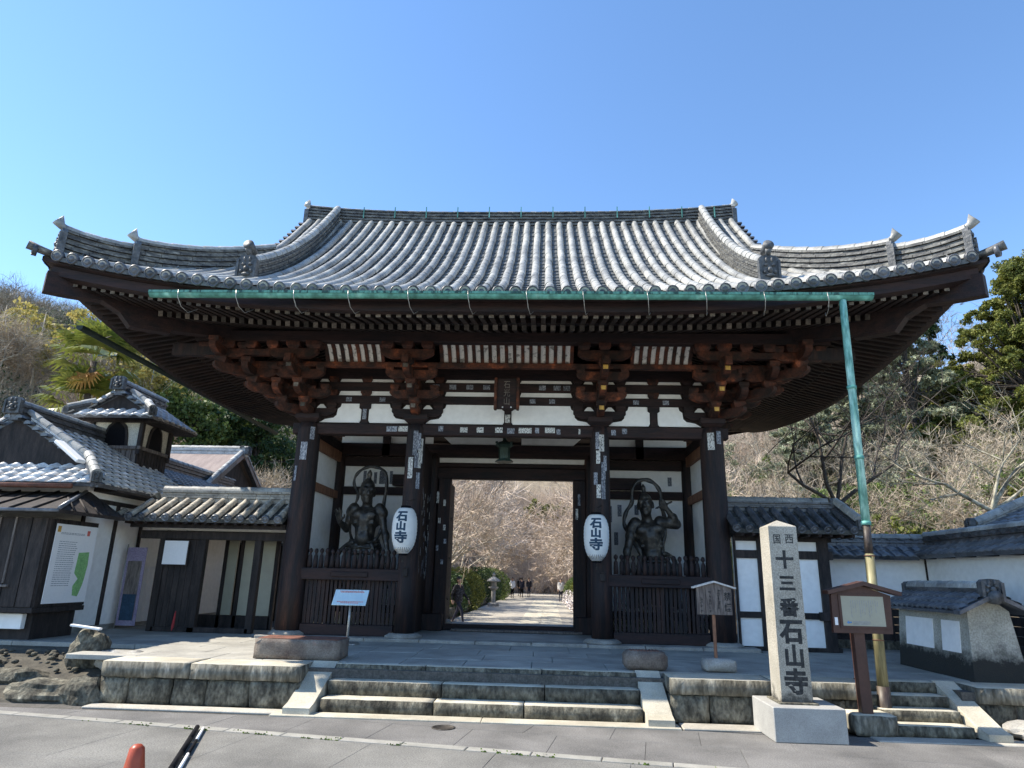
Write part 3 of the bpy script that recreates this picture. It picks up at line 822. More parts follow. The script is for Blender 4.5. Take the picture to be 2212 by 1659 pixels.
    return root
bracket(-4.08, -1); bracket(-1.86); bracket(1.86, 0, True); bracket(4.08, 1, True)
# small blocks between the bays and long blocks under the purlin near the corners
rootb = beam("bracket_beam", 4.5, 5.3, -1.42, -1.28, 5.68, 5.80, "wood_red"); beam("bracket_beam", -5.3, -4.5, -1.42, -1.28, 5.68, 5.80, "wood_red")
for sx in (-1, 1):
    for k in range(5): inst(masu_me, "bracket_block", (sx * (3.62 + .42 * k), -1.35, 5.81), (0, 0, 0), gate, (1.1, 1.1, 1.15))
    for z in (5.255, 5.545): inst(masu_me, "bracket_block", (sx * 2.95, 0, z), (0, 0, 0), gate, (1.1, 1, .95))
    # rear and side sets, plainly repeated
    for yy in (2.16, 4.32):
        for k, o_ in enumerate((.45, .9, 1.35)):
            inst(armA, "bracket_arm", (sx * (4.08 + o_), yy, 5.1 + .27 * k), (0, 0, R(90)), gate)
            inst(masu_me, "bracket_block", (sx * (4.08 + o_), yy, 5.27 + .27 * k), (0, 0, 0), gate, (1.2, 1.2, 1))
            m1 = arm_y(0, -(o_ + .15), 4.82 + .28 * k, 4.98 + .28 * k); mm = Matrix.Rotation(R(90 * sx), 4, 'Z'); mm.translation = Vector((sx * 4.08, yy, 0))
            m1.v = [tuple(mm @ Vector(v)) for v in m1.v]; m1.build("bracket_arm", "wood_red", gate)
# curved ribs with white boards between
def curve_prof(z_off=0, th=.02):
    c = [(-.90, 5.70), (-.99, 5.80), (-1.10, 5.91), (-1.25, 6.0)]
    return c + [(y + .02, z + th) for y, z in c[::-1]]
rib_me = mesh_of(MB().prism([(y - .035, z - .03) for y, z in curve_prof(th=.05)], -.032, .032, 'x'), "rib", "wood_red")
rw_me = mesh_of(MB().prism(curve_prof(), -.045, .045, 'x'), "rib_panel", "rib_white")
def ribs(x0, x1):
    n = int(round((x1 - x0) / .157))
    for i in range(n + 1):
        x = x0 + (x1 - x0) * i / n
        inst(rib_me, "rib", (x, 0, 0), (0, 0, 0), gate)
        if i < n: inst(rw_me, "rib_panel", (x + .0785, 0, 0), (0, 0, 0), gate)
ribs(-1.26, 1.26); ribs(-3.52, -2.42); ribs(2.42, 3.52)
# name board under the eave
g = beam("name_board", -.23, .23, -.62, -.55, 4.87, 5.49, "wood_beam", .01); g.rotation_euler = (0, 0, 0)
for a in ((-.25, -.19), (.19, .25)): beam("board_frame", a[0], a[1], -.66, -.54, 4.85, 5.50, "wood_red", parent=g)
vs_, fs_ = text_mesh("石\n光\n山", .17, .001)
mb = MB(); mb.add([(v.x * .8, -.625 - v.z, 5.19 + v.y) for v in vs_], fs_); mb.build("board_letters", "wood_grey", g)
for x in (-.075, .09): MB().ball((x, -.63, 4.90), .016, 8).build("board_stud", "white", g)

# ---- columns
for i, cx in enumerate((-4.08, -1.86, 1.86, 4.08)):
    for j, cy in enumerate((0, 2.16, 4.32)):
        r_ = .235 if abs(cx) > 3 and j == 0 else (.195 if j == 0 else .20)
        prof = [(r_ * 1.03, GZ + .07), (r_ * 1.03, 1.5), (r_, 3.2), (r_ * .96, 4.25), (r_ * .90, 4.44 if j != 0 else 4.655)]
        if j == 0: prof = [(r_ * 1.03, GZ + .07), (r_ * 1.03, 1.5), (r_ * 1.0, 3.2), (r_ * .97, 4.5), (r_ * .86, 4.652)]
        MB().lathe(prof, 28, (cx, cy, 0)).build("column", "wood_post", gate)
        MB().lathe([(.36, GZ), (.35, GZ + .03), (.27, GZ + .075)], 20, (cx, cy, 0)).build("column_base", "stone", gate)
for a, b in ((-3.84, -2.06), (2.06, 3.84)):
    s = -1 if a < 0 else 1
    bay = beam("sill_beam", a, b, -.09, .09, GZ, GZ + .20)
    beam("rail", a - .2, b + .2, -.15, -.03, 1.58, 1.80, parent=bay)
    beam("rail_plate", (a + b) / 2 - .36, (a + b) / 2 + .36, -.172, -.152, 1.64, 1.74, parent=bay)
    n = 22
    for k in range(n):
        x = a + .05 + (b - a - .1) * k / (n - 1)
        w_ = random.choice((.025, .03, .035))
        beam("slat", x - w_, x + w_, -.03 + random.uniform(-.006, .006), .0, GZ + .20, 1.58, "wood_post", .004, parent=bay)
    n = 16
    for k in range(n):
        x = a + .07 + (b - a - .14) * k / (n - 1)
        MB().lathe([(.046, 1.80), (.046, 1.93), (.038, 2.02), (.020, 2.06), (.024, 2.075), (.040, 2.10), (.042, 2.125), (.028, 2.155), (.002, 2.17)], 10, (x, -.06 + random.uniform(-.004, .004), random.uniform(-.01, .01))).build("picket", "wood_post", bay)
    # niche: floor, back wall, outer wall, inner wall
    MB().box(a, b, .05, 2.1, 1.0, 1.05).build("niche_floor", "wood", gate)
    MB().box(a - .2, b + .2, 2.12, 2.15, GZ, 4.84).build("plaster_panel", "plaster", gate)
    beam("niche_beam", a - .05, b + .05, 2.02, 2.11, 3.46, 3.64)
    beam("niche_beam", a - .05, b + .05, 2.0, 2.1, 4.12, 4.34)
    x0, x1 = sorted((s * 4.07, s * 4.10)); MB().box(x0, x1, .12, 2.05, .8, 4.7).build("plaster_panel", "plaster", gate)
    x0, x1 = sorted((s * 3.98, s * 4.065)); beam("niche_beam", x0, x1, .14, 2.05, 3.35, 3.52, "wood_soft"); beam("niche_beam", x0, x1, .14, 2.05, 4.2, 4.43, "wood_soft")
    x0, x1 = sorted((s * 1.83, s * 1.87)); MB().box(x0, x1, .15, 2.0, GZ, 4.4).build("plank_wall", "wood_post", gate)
    MB().box((a + b) / 2 - .09, (a + b) / 2 + .09, 2.02, 2.08, 4.35, 4.83).build("strut", "wood_beam", gate)
for k, (a, b) in enumerate(((-3.5, -2.85), )):
    pass
# paper notices inside the left niche
for k, x in enumerate((-3.42, -3.17, -3.02, -2.93, -2.80)):
    MB().box(x - .035 - (.02 if k == 2 else 0), x + .035 + (.02 if k == 2 else 0), 2.112, 2.118, 3.72, 4.02 - .03 * (k % 2)).build("paper_slip", "slip", gate)
for x, z, h in ((2.25, 2.95, .36), (2.47, 3.08, .26), (2.85, 3.12, .22), (2.38, 2.45, .28), (3.62, 3.78, .2)):
    MB().box(x - .045, x + .045, 2.112, 2.118, z, z + h).build("paper_slip", "slip", gate)

# ---- middle row: door frame
beam("lintel", -1.70, 1.70, 2.03, 2.25, 3.86, 4.12)
beam("lintel", -1.86, 1.86, 2.05, 2.24, 4.13, 4.23)
beam("mid_beam", -4.1, 4.1, 2.02, 2.24, 4.36, 4.66)
MB().box(-1.7, 1.7, 2.10, 2.13, 4.24, 4.35).build("plaster_panel", "plaster", gate)
for a, b in ((-1.62, -.22), (.22, 1.62)):
    MB().prism([(a + (.0 if a > 0 else .2), 4.67), (b - (.2 if a > 0 else 0), 4.67), (b, 4.85), (a, 4.85)], 2.08, 2.11, 'y').build("plaster_panel", "plaster", gate)
beam("mid_beam", -4.1, 4.1, 2.02, 2.24, 4.86, 5.05)
beam("threshold", -1.42, 1.48, 2.02, 2.24, GZ, .70)
MB().rbox(-1.2, 1.6, 1.70, 2.0, GZ, GZ + .045, .01).build("step_board", "wood_grey", gate)
for s, x in ((-1, -1.52), (1, 1.56)):
    beam("door_jamb", x - .14, x + .14, 2.0, 2.24, GZ, 3.86, "wood_post")
    door = beam("door", x - (.09 if s < 0 else .0), x + (.0 if s < 0 else .09), 2.26, 3.85, .72, 3.9, "wood_post")
    for z in (1.2, 2.1, 3.0): MB().ball((x - s * .10 * 1, 2.6, z), .03, 8).build("door_stud", "iron", door)
beam("door_sill_block", -1.85, -1.40, 1.72, 2.02, GZ, .92, "wood_post"); beam("door_sill_block", 1.42, 1.85, 1.72, 2.02, GZ, .92, "wood_post")
# small projecting lintel boxes inside the bays
beam("mid_beam", -2.72, -1.9, 1.9, 2.02, 3.66, 3.92); beam("mid_beam", 1.9, 2.95, 1.9, 2.02, 3.66, 3.92)
# paper slips pasted on the timber
random.seed(11)
def slip(x, y, z, w, h, bright=False, ry=0):
    o = MB().box(-w / 2, w / 2, -.003, 0, -h / 2, h / 2).build("paper_slip", "slip_bright" if bright else "slip", gate)
    o.location = W(gate).inverted() @ Vector((x, y, z)) if False else (x, y, z)
    o.rotation_euler = (0, ry, 0); return o
for x, w, br in ((-2.35, .22, 0), (-2.12, .19, 1), (-1.35, .10, 0), (-.88, .15, 1), (-.55, .14, 1), (-.17, .15, 1), (.07, .15, 0), (.36, .26, 1), (.60, .08, 0), (.86, .20, 1), (1.03, .08, 0), (1.45, .035, 1), (2.13, .09, 0), (2.35, .1, 0)):
    slip(x, -.103, 4.55 + random.uniform(-.02, .02), w, .11, br)
slip(0.0, -.065, 4.80, .10, .17, True); slip(-2.95, -.065, 4.86, .08, .22)
for x in (-1.5, -1.15, -.8, .7, 1.0, 1.2, -.45): slip(x, -.07, 5.455 + .0, .14, .10)
for x in (-3.3, -2.6, .5, .9, 2.6, 3.2): slip(x, -.07, 5.17, .12, .09)
def slip_col(cx, r_, ang, z, w, h, bright=False):
    a = R(ang); x = cx + (r_ + .004) * math.sin(a); y = -(r_ + .004) * math.cos(a)
    o = slip(x, y, z, w, h, bright); o.rotation_euler = (0, 0, a); return o
for cx, r_, L_ in ((-1.86, .2, ((-12, 3.75, .10, .42, 1), (8, 4.25, .09, .5, 0), (28, 4.28, .08, .35, 0), (20, 3.9, .08, .3, 0), (38, 3.95, .07, .4, 1), (35, 3.5, .08, .32, 0), (50, 4.1, .05, .5, 1))),
                   (1.86, .2, ((-18, 4.35, .07, .34, 0), (6, 4.3, .10, .34, 1), (-14, 4.02, .08, .26, 1), (-30, 3.6, .08, .24, 0), (-14, 3.35, .08, .26, 1), (12, 3.4, .08, .4, 0), (25, 3.9, .07, .3, 0), (14, 3.75, .08, .34, 0))),
                   (-4.08, .24, ((34, 4.42, .09, .26, 0), (2, 4.05, .13, .36, 0), (-30, 3.6, .06, .3, 0))), (4.08, .24, ((-16, 4.36, .13, .34, 1), (22, 4.44, .1, .26, 0)))):
    for an, z, w, h, br in L_: slip_col(cx, r_ * (.98 if z > 3 else 1.03), an, z, w, h, br)
for k in range(70):
    z = random.uniform(1.7, 3.0) if k < 55 else random.uniform(3, 3.5)
    y = random.uniform(.35, 1.95)
    h = random.uniform(.08, .17)
    o = MB().box(0, .003, -.018, .018, -h / 2, h / 2).build("paper_slip", random.choice(("slip", "slip", "slip_bright")), gate); o.location = (-1.828, y, z)
for x, z, h in ((-1.66, 3.42, .26), (-1.5, 3.3, .14), (1.55, 3.42, .26), (1.50, 3.1, .24), (-1.60, 2.9, .12), (-1.48, 2.75, .12), (-1.62, 2.3, .12), (-1.45, 2.45, .1), (-1.5, 2.0, .1)):
    slip(x, 1.995, z, .055, h, random.random() < .5)
# ---- plinth under the gate
for k in range(9):
    x = -4.55 + k * 1.02
    MB().rbox(x + .004, x + 1.016, -.42, -.02, .50, GZ, .012, jit=.004).build("plinth_stone", "stone", gate)
MB().box(-4.5, 4.6, -.02, 4.8, .50, GZ - .004).build("plinth_floor", "stone_pave", gate)

# ---- rain gutter and its pipe
gut = empty("rain_gutter", (0, -3.7, 5.8), "long verdigris copper rain gutter under the front eave of the gate", "gutter")
mb = MB(); pr = []
for k in range(9):
    a = math.pi * (1 + k / 8); pr.append((-3.73 + .075 * math.cos(a), 5.93 + .088 * math.sin(a)))
pin = [(y * 1 + (.008 if y < -3.73 else -.008), z + .008) for y, z in pr]
mb.prism(pr + pin[::-1], -5.53, 5.66, 'x')
mb.build("trough", "copper", gut)
MB().box(-5.53, 5.66, -3.812, -3.806, 5.90, 5.94).build("trough_rim", "copper_dark", gut)
for x in (-5.52, 5.655): MB().prism(pr, x, x + .006, 'x').build("trough_end", "copper", gut)
for k in range(12):
    x = -5.0 + k * .905 + random.uniform(-.05, .05)
    MB().tube([(x, -3.81, 5.94), (x + .01, -3.82, 5.82), (x + .03, -3.72, 5.70), (x + .06, -3.55, 5.66), (x + .12, -3.4, 5.78)], .0055, 6).build("gutter_hook", "steel", gut)
dp = empty("downpipe", (5.0, -3.95, 0.0), "tall verdigris downpipe from the gutter, yellow as bamboo near the ground", "downpipe")
def pipe_at(z): k = (z - .2) / 5.6; return (5.02 + .20 * k, -3.95 + .22 * k, z)
MB().tube([pipe_at(5.84), pipe_at(5.3), pipe_at(3.9), pipe_at(2.5)], [.052, .052, .054, .056], 16).build("green_pipe", "copper_pale", dp)
MB().tube([pipe_at(2.5), pipe_at(2.1)], [.052, .052], 16).build("dark_pipe", "copper_old", dp)
MB().tube([pipe_at(2.12), pipe_at(.5)], [.060, .066], 16).build("bamboo_pipe", "bamboo_pipe", dp)
MB().tube([pipe_at(.5), pipe_at(.0)], [.078, .082], 16).build("dark_pipe", "copper_old", dp)
for z in (4.45, 3.42, 2.52): MB().tube([pipe_at(z + .03), pipe_at(z - .02)], [.064, .064], 16).build("pipe_collar", "copper", dp)
for z in (1.05, 2.1): MB().tube([pipe_at(z), pipe_at(z - .012)], .070, 16).build("wire_band", "rust", dp)
sg = empty("rain_gutter", (-7.75, 2, 5.8), "dark rain gutter along the left side eave of the gate", "gutter")
mb = MB(); pr = [(-7.76 + .07 * math.cos(math.pi * (1 + k / 6)), 5.95 + .09 * math.sin(math.pi * (1 + k / 6))) for k in range(7)]
mb.prism(pr, -2.2, 7.2, 'y'); mb.build("trough", "green_black", sg)
for y in (-1.5, .2, 1.9, 3.6, 5.3): MB().tube([(-7.76, y, 5.95), (-7.6, y, 6.0)], .008, 5).build("gutter_hook", "iron", sg)
# hanging bell-shaped lantern in the passage
hl = empty("hanging_lantern", (-.11, 1.0, 4.1), "small green bronze lantern hanging in the middle of the gate passage", "lantern")
MB().lathe([(.20, 0), (.16, .05), (.12, .07), (.12, .30), (.14, .32), (.21, .36), (.16, .42), (.05, .46), (.03, .52)], 8, (-.11, 1.0, 4.09), smooth=False).build("lantern_body", "bronze_green", hl)
MB().tube([(-.11, 1.0, 4.6), (-.11, 1.0, 5.9)], .012, 6).build("chain", "bronze_green", hl)
for k in range(4):
    a = R(45 + 90 * k); MB().tube([(-.11 + .17 * math.cos(a), 1 + .17 * math.sin(a), 4.44), (-.11 + .24 * math.cos(a), 1 + .24 * math.sin(a), 4.5)], [.02, .03], 6).build("lantern_horn", "bronze_green", hl)
# ================================================================== GROUND, ROAD, TERRACE
random.seed(21)
def sm(a, b, x): t = min(1, max(0, (x - a) / (b - a))); return t * t * (3 - 2 * t)
def hill(x, y):
    a = max(0, abs(x - 2) - (9 if x > 0 else 9.5)); side = (.40 if x > 0 else .46) * a * sm(4, 26, y + a * .3)
    far = .34 * max(0, y - 62) * sm(60, 90, y)
    far2 = .30 * max(0, y - 30) * sm(7, 15, abs(x - 1)) * sm(28, 42, y)
    h = max(side + far2, far) + .0
    h = h + .9 * noise.noise(Vector((x * .07, y * .07, 0))) * sm(1, 6, h) * 2
    return min(h, 30) + .0
mb = MB(); xs = [-260, -160, -110] + [-80 + 4 * i for i in range(41)] + [110, 160, 260]; ys = [-80, -30, -4.2, 4.9] + [8 + 4 * i for i in range(32)] + [160, 220, 400]
P_ = [(x, y, (hill(x, y) - .06 if y > 4.9 else -.06)) for y in ys for x in xs]; nx = len(xs)
F_ = [(j * nx + i, j * nx + i + 1, (j + 1) * nx + i + 1, (j + 1) * nx + i) for j in range(len(ys) - 1) for i in range(nx - 1)]
struct(MB().add(P_, F_, True).build("hillside_ground", "earth"))
road = MB().box(-60, 60, -60, -4.0, -.055, -.018).build("road", "joint"); struct(road)
# kerb strip, running slightly askew
def kl(s): return Vector((-12 + s, -3.30 - .178 * s - .0, 0)) if s < 9 else Vector((-12 + s, -3.30 - .178 * 9 - .15 * (s - 9), 0))
ka, kb = Vector((-9.0, -4.15, 0)), Vector((10.0, -7.25, 0)); kd = (kb - ka).normalized(); kn = Vector((-kd.y, kd.x, 0))
def kpt(s, t, z=0): return ka + kd * s + kn * t + Vector((0, 0, z))
def slab(s0, s1, t0, t1, z0, z1, name, material, parent, ylim=None, bev=.006):
    q = [kpt(s0, t0), kpt(s1, t0), kpt(s1, t1), kpt(s0, t1)]
    if ylim is not None:
        if min(p.y for p in q) > ylim - .05: return None
        q = [Vector((p.x, min(p.y, ylim), 0)) for p in q]
    c = sum(q, Vector()) / 4
    b_ = [Vector((p.x, p.y, z0)) for p in q] + [Vector((p.x, p.y, z1 - bev)) for p in q]
    tp = [Vector((*(p + (c - p).normalized() * bev * 1.4).to_2d(), z1)) for p in q]
    mb = MB(); mb.add(b_ + tp, [(0, 3, 2, 1), (0, 1, 5, 4), (1, 2, 6, 5), (2, 3, 7, 6), (3, 0, 4, 7), (4, 5, 9, 8), (5, 6, 10, 9), (6, 7, 11, 10), (7, 4, 8, 11), (8, 9, 10, 11)])
    return mb.build(name, material, parent)
s = 0
while s < 17.5:
    l = .70 + random.uniform(-.02, .02)
    slab(s + .005, s + l - .005, -.075, .075, -.02, .004, "kerb_block", "kerb", road); s += l
for r_ in range(3):
    t0 = .08 + r_ * .82; s = -.4 * (r_ % 2)
    while s < 17.5:
        slab(s + .002, s + .988, t0 + .0015, t0 + .8185, -.02, random.uniform(-.002, .0), "paving_slab", "paving", road, ylim=-4.36, bev=.0015); s += .99
for r_ in range(7):
    t1 = -.08 - r_ * 1.35; s = -.6 * (r_ % 2)
    while s < 17.5:
        slab(s + .002, s + 1.343, t1 - 1.3485, t1 - .0015, -.02, random.uniform(-.003, -.001), "paving_slab", "asphalt", road, bev=.0015); s += 1.345
MB().box(-60, -9.2, -60, -4.0, -.02, -.004).build("asphalt_sheet", "asphalt", road)
MB().box(10.4, 60, -60, -4.0, -.02, -.004).build("asphalt_sheet", "asphalt", road)
MB().box(-60, 60, -60, -16.2, -.02, -.006).build("asphalt_sheet", "asphalt", road)
MB().lathe([(.14, .0), (.14, .006), (.12, .008), (.118, .004)], 24, (-.41, -4.67, 0), Matrix.Diagonal((1, 1, 1)).to_3x3()).build("manhole_cover", "iron", road)
# moss tufts along the kerb
Q = []
for k in range(420):
    s = random.uniform(4.5, 13); c = kpt(s, -.085 + random.uniform(-.012, .012) if random.random() < .8 else .0, .0)
    if noise.noise(Vector((s * 1.3, 0, 3))) < 0: continue
    a = random.uniform(0, 6.28); h = random.uniform(.006, .02); w_ = random.uniform(.008, .02)
    d = Vector((math.cos(a), math.sin(a), 0)) * w_
    Q.append([c - d, c + d, c + d * .6 + Vector((0, 0, h)), c - d * .6 + Vector((0, 0, h))])
tag(quads("kerb_moss", Q, "moss"), "small green moss tufts growing along the kerb strip", "moss", kind="stuff")

HT = .527
ter = MB().box(-5.2, 6.0, -3.62, -.42, .02, HT - .06).build("terrace", "joint"); struct(ter)
MB().box(-16, -5.2, -1.2, 4.8, .0, HT - .06).build("terrace_fill", "joint", ter)
MB().box(-5.2, 20, -.42, 4.8, .0, HT - .065).build("terrace_fill", "joint", ter)
MB().box(6.0, 20, -3.9, -.42, .0, HT - .07).build("terrace_fill", "joint", ter)
# paving of the terrace
y = -3.62
row = 0
rows = [(-3.40, -2.72), (-2.72, -2.02), (-2.02, -1.30), (-1.30, -.42)]
for (y0, y1) in rows:
    x = -9.6 + random.uniform(-.5, 0)
    while x < 12.5:
        l = random.uniform(.7, 1.25)
        yy0 = y0
        z1 = HT + random.uniform(-.003, .001)
        if x + l < -5.3 and y0 < -2.6: x += l; continue
        MB().rbox(x + .004, x + l - .004, yy0 + .004, y1 - .004, HT - .07, z1, .006).build("paving_stone", "stone_pave", ter); x += l
for (y0, y1) in ((-.42, .35), (.35, 1.2), (1.2, 2.1)):
    for x0, x1 in ((-9.6, -4.6), (4.7, 12.5)):
        x = x0
        while x < x1 - .2:
            l = min(random.uniform(.8, 1.3), x1 - x)
            MB().rbox(x + .004, x + l - .004, y0 + .004, y1 - .004, HT - .07, HT - random.uniform(0, .004), .006).build("paving_stone", "stone_pave", ter); x += l
# coping and face stones of the retaining walls
def wall(x0, x1, yf=-3.95, zt=HT):
    x = x0
    while x < x1 - .05:
        l = min(random.uniform(1.0, 1.5), x1 - x)
        if x1 - (x + l) < .35: l = x1 - x
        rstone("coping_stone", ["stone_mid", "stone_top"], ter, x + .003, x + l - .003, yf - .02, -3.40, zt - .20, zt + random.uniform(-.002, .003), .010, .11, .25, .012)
        x += l
    x = x0; z0 = .0
    while x < x1 - .05:
        l = min(random.uniform(.38, .75), x1 - x)
        if x1 - (x + l) < .25: l = x1 - x
        rstone("wall_stone", "stone_moss", ter, x + .004, x + l - .004, yf + random.uniform(.0, .025), -3.6, z0, zt - .20, .018, .10, 1, .016)
        x += l
wall(-5.1, -2.42); wall(2.36, 4.86); wall(6.16, 12.0)
MB().rbox(-5.1, -2.5, -4.22, -3.97, -.02, .012, .01).build("drain_edge", "concrete", ter)
MB().rbox(2.45, 3.40, -4.30, -3.97, -.02, .012, .01).build("drain_edge", "concrete", ter)

def steps(name, x0, x1, yfront, nstep, parent, tread=.30, tot=HT, nb=3):
    rise = tot / nstep
    for k in range(nstep):
        ya = yfront + k * tread; z1 = rise * (k + 1)
        e = [x0] + sorted(x0 + (x1 - x0) * (i + random.uniform(-.15, .15)) / nb for i in range(1, nb)) + [x1]
        yb = ya + tread + .12 if k < nstep - 1 else -3.39
        for a, b in zip(e[:-1], e[1:]):
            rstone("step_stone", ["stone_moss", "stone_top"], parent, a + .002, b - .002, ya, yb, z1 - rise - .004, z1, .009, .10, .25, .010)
    return rise
st = empty("stone_steps", (0, -4, 0), "three broad mossy stone steps up to the gate terrace", "steps")
steps("steps", -2.08, 2.00, -4.10, 3, st, .275)
MB().rbox(-2.62, 0, -4.36, -4.10, -.03, .018, .008).build("step_footing", "stone_top", st)
MB().rbox(.003, 2.42, -4.36, -4.10, -.03, .018, .008).build("step_footing", "stone_top", st)
def stringer(x0, x1, parent, ys=-4.30, ye=-3.42, zt=HT + .01, foot=.09, dx=0):
    pr = [(ys, .015), (ys, foot), (ys + .16, foot + .035), (ye, zt), (ye + .02, zt), (ye + .02, .015)]
    mb = MB(); n = len(pr)
    P_ = [Vector((x0 + dx * (1 if y < ys + .3 else 0), y, z)) for y, z in pr] + [Vector((x1 + dx * (1 if y < ys + .3 else 0), y, z)) for y, z in pr]
    F = [tuple(range(n - 1, -1, -1)), tuple(range(n, 2 * n))] + [(i, (i + 1) % n, n + (i + 1) % n, n + i) for i in range(n)]
    return mb.add(P_, F).build("stringer_stone", "stone_top", parent)
stringer(-2.42, -2.08, st, dx=-.06); stringer(2.0, 2.32, st, dx=.03)
st2 = empty("stone_steps", (5.5, -4, 0), "narrow flight of four worn stone steps behind the brown notice board", "steps")
steps("steps", 4.90, 5.85, -4.34, 4, st2, .235, nb=1)
stringer(5.85, 6.12, st2, ys=-4.50, ye=-3.55, dx=.05)
MB().rbox(4.6, 6.6, -4.62, -4.36, -.03, .012, .01).build("step_footing", "concrete", st2)

# ------------------------------------------------------------------ stone and block furniture
def block(name, x0, x1, y0, y1, z0, z1, material, label, cat, b=.03, top=None, jit=.006):
    e = empty(name, ((x0 + x1) / 2, (y0 + y1) / 2, z0), label, cat)
    rstone("block", material, e, x0, x1, y0, y1, z0, z1, .012, .08, .6, b)
    if top: MB().rbox(x0 + b + .02, x1 - b - .02, y0 + b + .02, y1 - b - .02, z1 - .005, z1 + .006, .003).build("worn_top", top, e)
    return e
block("stone_block", -3.32, -2.10, -3.36, -2.84, HT + .002, .80, "stone_red", "long reddish stone block at the left top of the broad steps", "stone block", .012, "rust")
bk = block("stone_block", 1.86, 2.46, -3.40, -3.05, HT + .002, .775, "stone_red", "rounded stone block with ribbed red top at the right of the broad steps", "stone block", .05)
for k in range(9): MB().rbox(1.96 + k * .045, 1.985 + k * .045, -3.33, -3.12, .77, .782, .003).build("ribbed_top", "rust", bk)

# tall inscribed pillar
pl = empty("stone_pillar", (3.8, -4.55, 0), "tall square stone pillar with carved black characters on a pale plinth", "stone pillar")
x0, x1, yf = 3.545, 3.905, -4.60
mb = MB(); yb = yf + .36
cx, cy = (x0 + x1) / 2, (yf + yb) / 2
def ring(w_, z, dx=0): return [(cx - w_ + dx, cy - w_, z), (cx + w_ + dx, cy - w_, z), (cx + w_ + dx, cy + w_, z), (cx - w_ + dx, cy + w_, z)]
P_ = ring(.18, .36) + ring(.172, 2.40) + ring(.164, 2.41) + [(cx, cy, 2.49)]
mb.add(P_, [(0, 3, 2, 1)] + [(a + i, a + (i + 1) % 4, a + 4 + (i + 1) % 4, a + 4 + i) for a in (0, 4) for i in range(4)] + [(8 + i, 8 + (i + 1) % 4, 12) for i in range(4)])
shaft = mb.build("shaft", "pillar_granite", pl)
def carve(ch, size, x, z, bold=.004, sx=1.0, parent=shaft, y=None, material="ink"):
    v, f_ = text_mesh(ch, .225, .003 if size < .2 else .010, .0, 12)
    for a_ in v: a_ *= size / .225
    yy = y if y is not None else cy - (.18 - .008 * (z - .36) / 2.04) - .0015
    MB().add([(x + a.x * sx, yy - a.z, z + a.y) for a in v], f_).build("carved_letter", material, parent)
carve("国", .125, cx - .078, 2.245, .004, .8); carve("西", .125, cx + .072, 2.25, .004, .9)
carve("十", .22, cx - .005, 2.00); carve("三", .20, cx, 1.72); carve("番", .22, cx + .0, 1.44)
carve("石", .29, cx - .005, 1.16, .006, .95); carve("山", .26, cx + .01, .89, .006, .95); carve("寺", .29, cx + .005, .61, .009, .95)
MB().rbox(3.36, 4.17, -4.84, -4.05, .0, .365, .008).build("plinth", "granite_new", pl)
MB().rbox(3.50, 3.95, -4.66, -4.18, .36, .385, .006).build("pillar_foot", "stone_moss", pl)

# pointed wooden notice on a post in a stone block
kn_ = empty("notice_sign", (3.17, -3.2, HT), "weathered plank notice with a small gable roof on a thin post", "notice board")
rstone("base_block", "stone", kn_, 2.96, 3.40, -3.36, -3.02, HT + .002, .70, .02, .06, .6, .035)
MB().rbox(3.13, 3.17, -3.22, -3.18, .68, 1.62, .004).build("post", "wood_soft", kn_)
for k in range(4):
    a = 2.92 + k * .122; b = a + .119
    def zt(x): return 1.70 - abs(x - 3.165) * .28
    mid = 3.165 if a < 3.165 < b else None
    pr = [(a, 1.27), (b, 1.27), (b, zt(b))] + ([(mid, zt(mid))] if mid else []) + [(a, zt(a))]
    MB().prism(pr, -3.245 - (k % 2) * .003, -3.222, 'y').build("plank", "wood_grey", kn_)
for s_ in (-1, 1):
    MB().hexa([(3.165, -3.28, 1.705), (3.165 + s_ * .30, -3.28, 1.62), (3.165 + s_ * .30, -3.16, 1.62), (3.165, -3.16, 1.705), (3.165, -3.28, 1.728), (3.165 + s_ * .305, -3.28, 1.642), (3.165 + s_ * .305, -3.16, 1.642), (3.165, -3.16, 1.728)]).build("roof_board", "cloth_pale", kn_)
carve("禁", .12, 3.345, 1.52, .002, .85, kn_, -3.2505); carve("煙", .12, 3.345, 1.37, .002, .85, kn_, -3.2505)
def ink_column(x, z0, z1, w_, y, parent, material="ink", name="ink_mark", nrm=None):
    """a column of brush marks too worn to read"""
    mb = MB(); z = z1
    while z > z0 + w_ * .6:
        for k in range(4):
            hh = w_ * random.uniform(.06, .14); ww = w_ * random.uniform(.3, .95)
            if random.random() < .4: hh, ww = w_ * random.uniform(.5, .8), w_ * .12
            xx = x + random.uniform(-.2, .2) * w_; zz = z - random.uniform(.1, .9) * w_
            mb.box(xx - ww / 2, xx + ww / 2, y - .001, y, zz - hh / 2, zz + hh / 2)
        z -= w_ * 1.12
    return mb.build(name, material, parent)
random.seed(5)
ink_column(3.225, 1.31, 1.63, .052, -3.250, kn_); ink_column(3.10, 1.31, 1.60, .046, -3.250, kn_); ink_column(2.98, 1.31, 1.50, .046, -3.250, kn_)

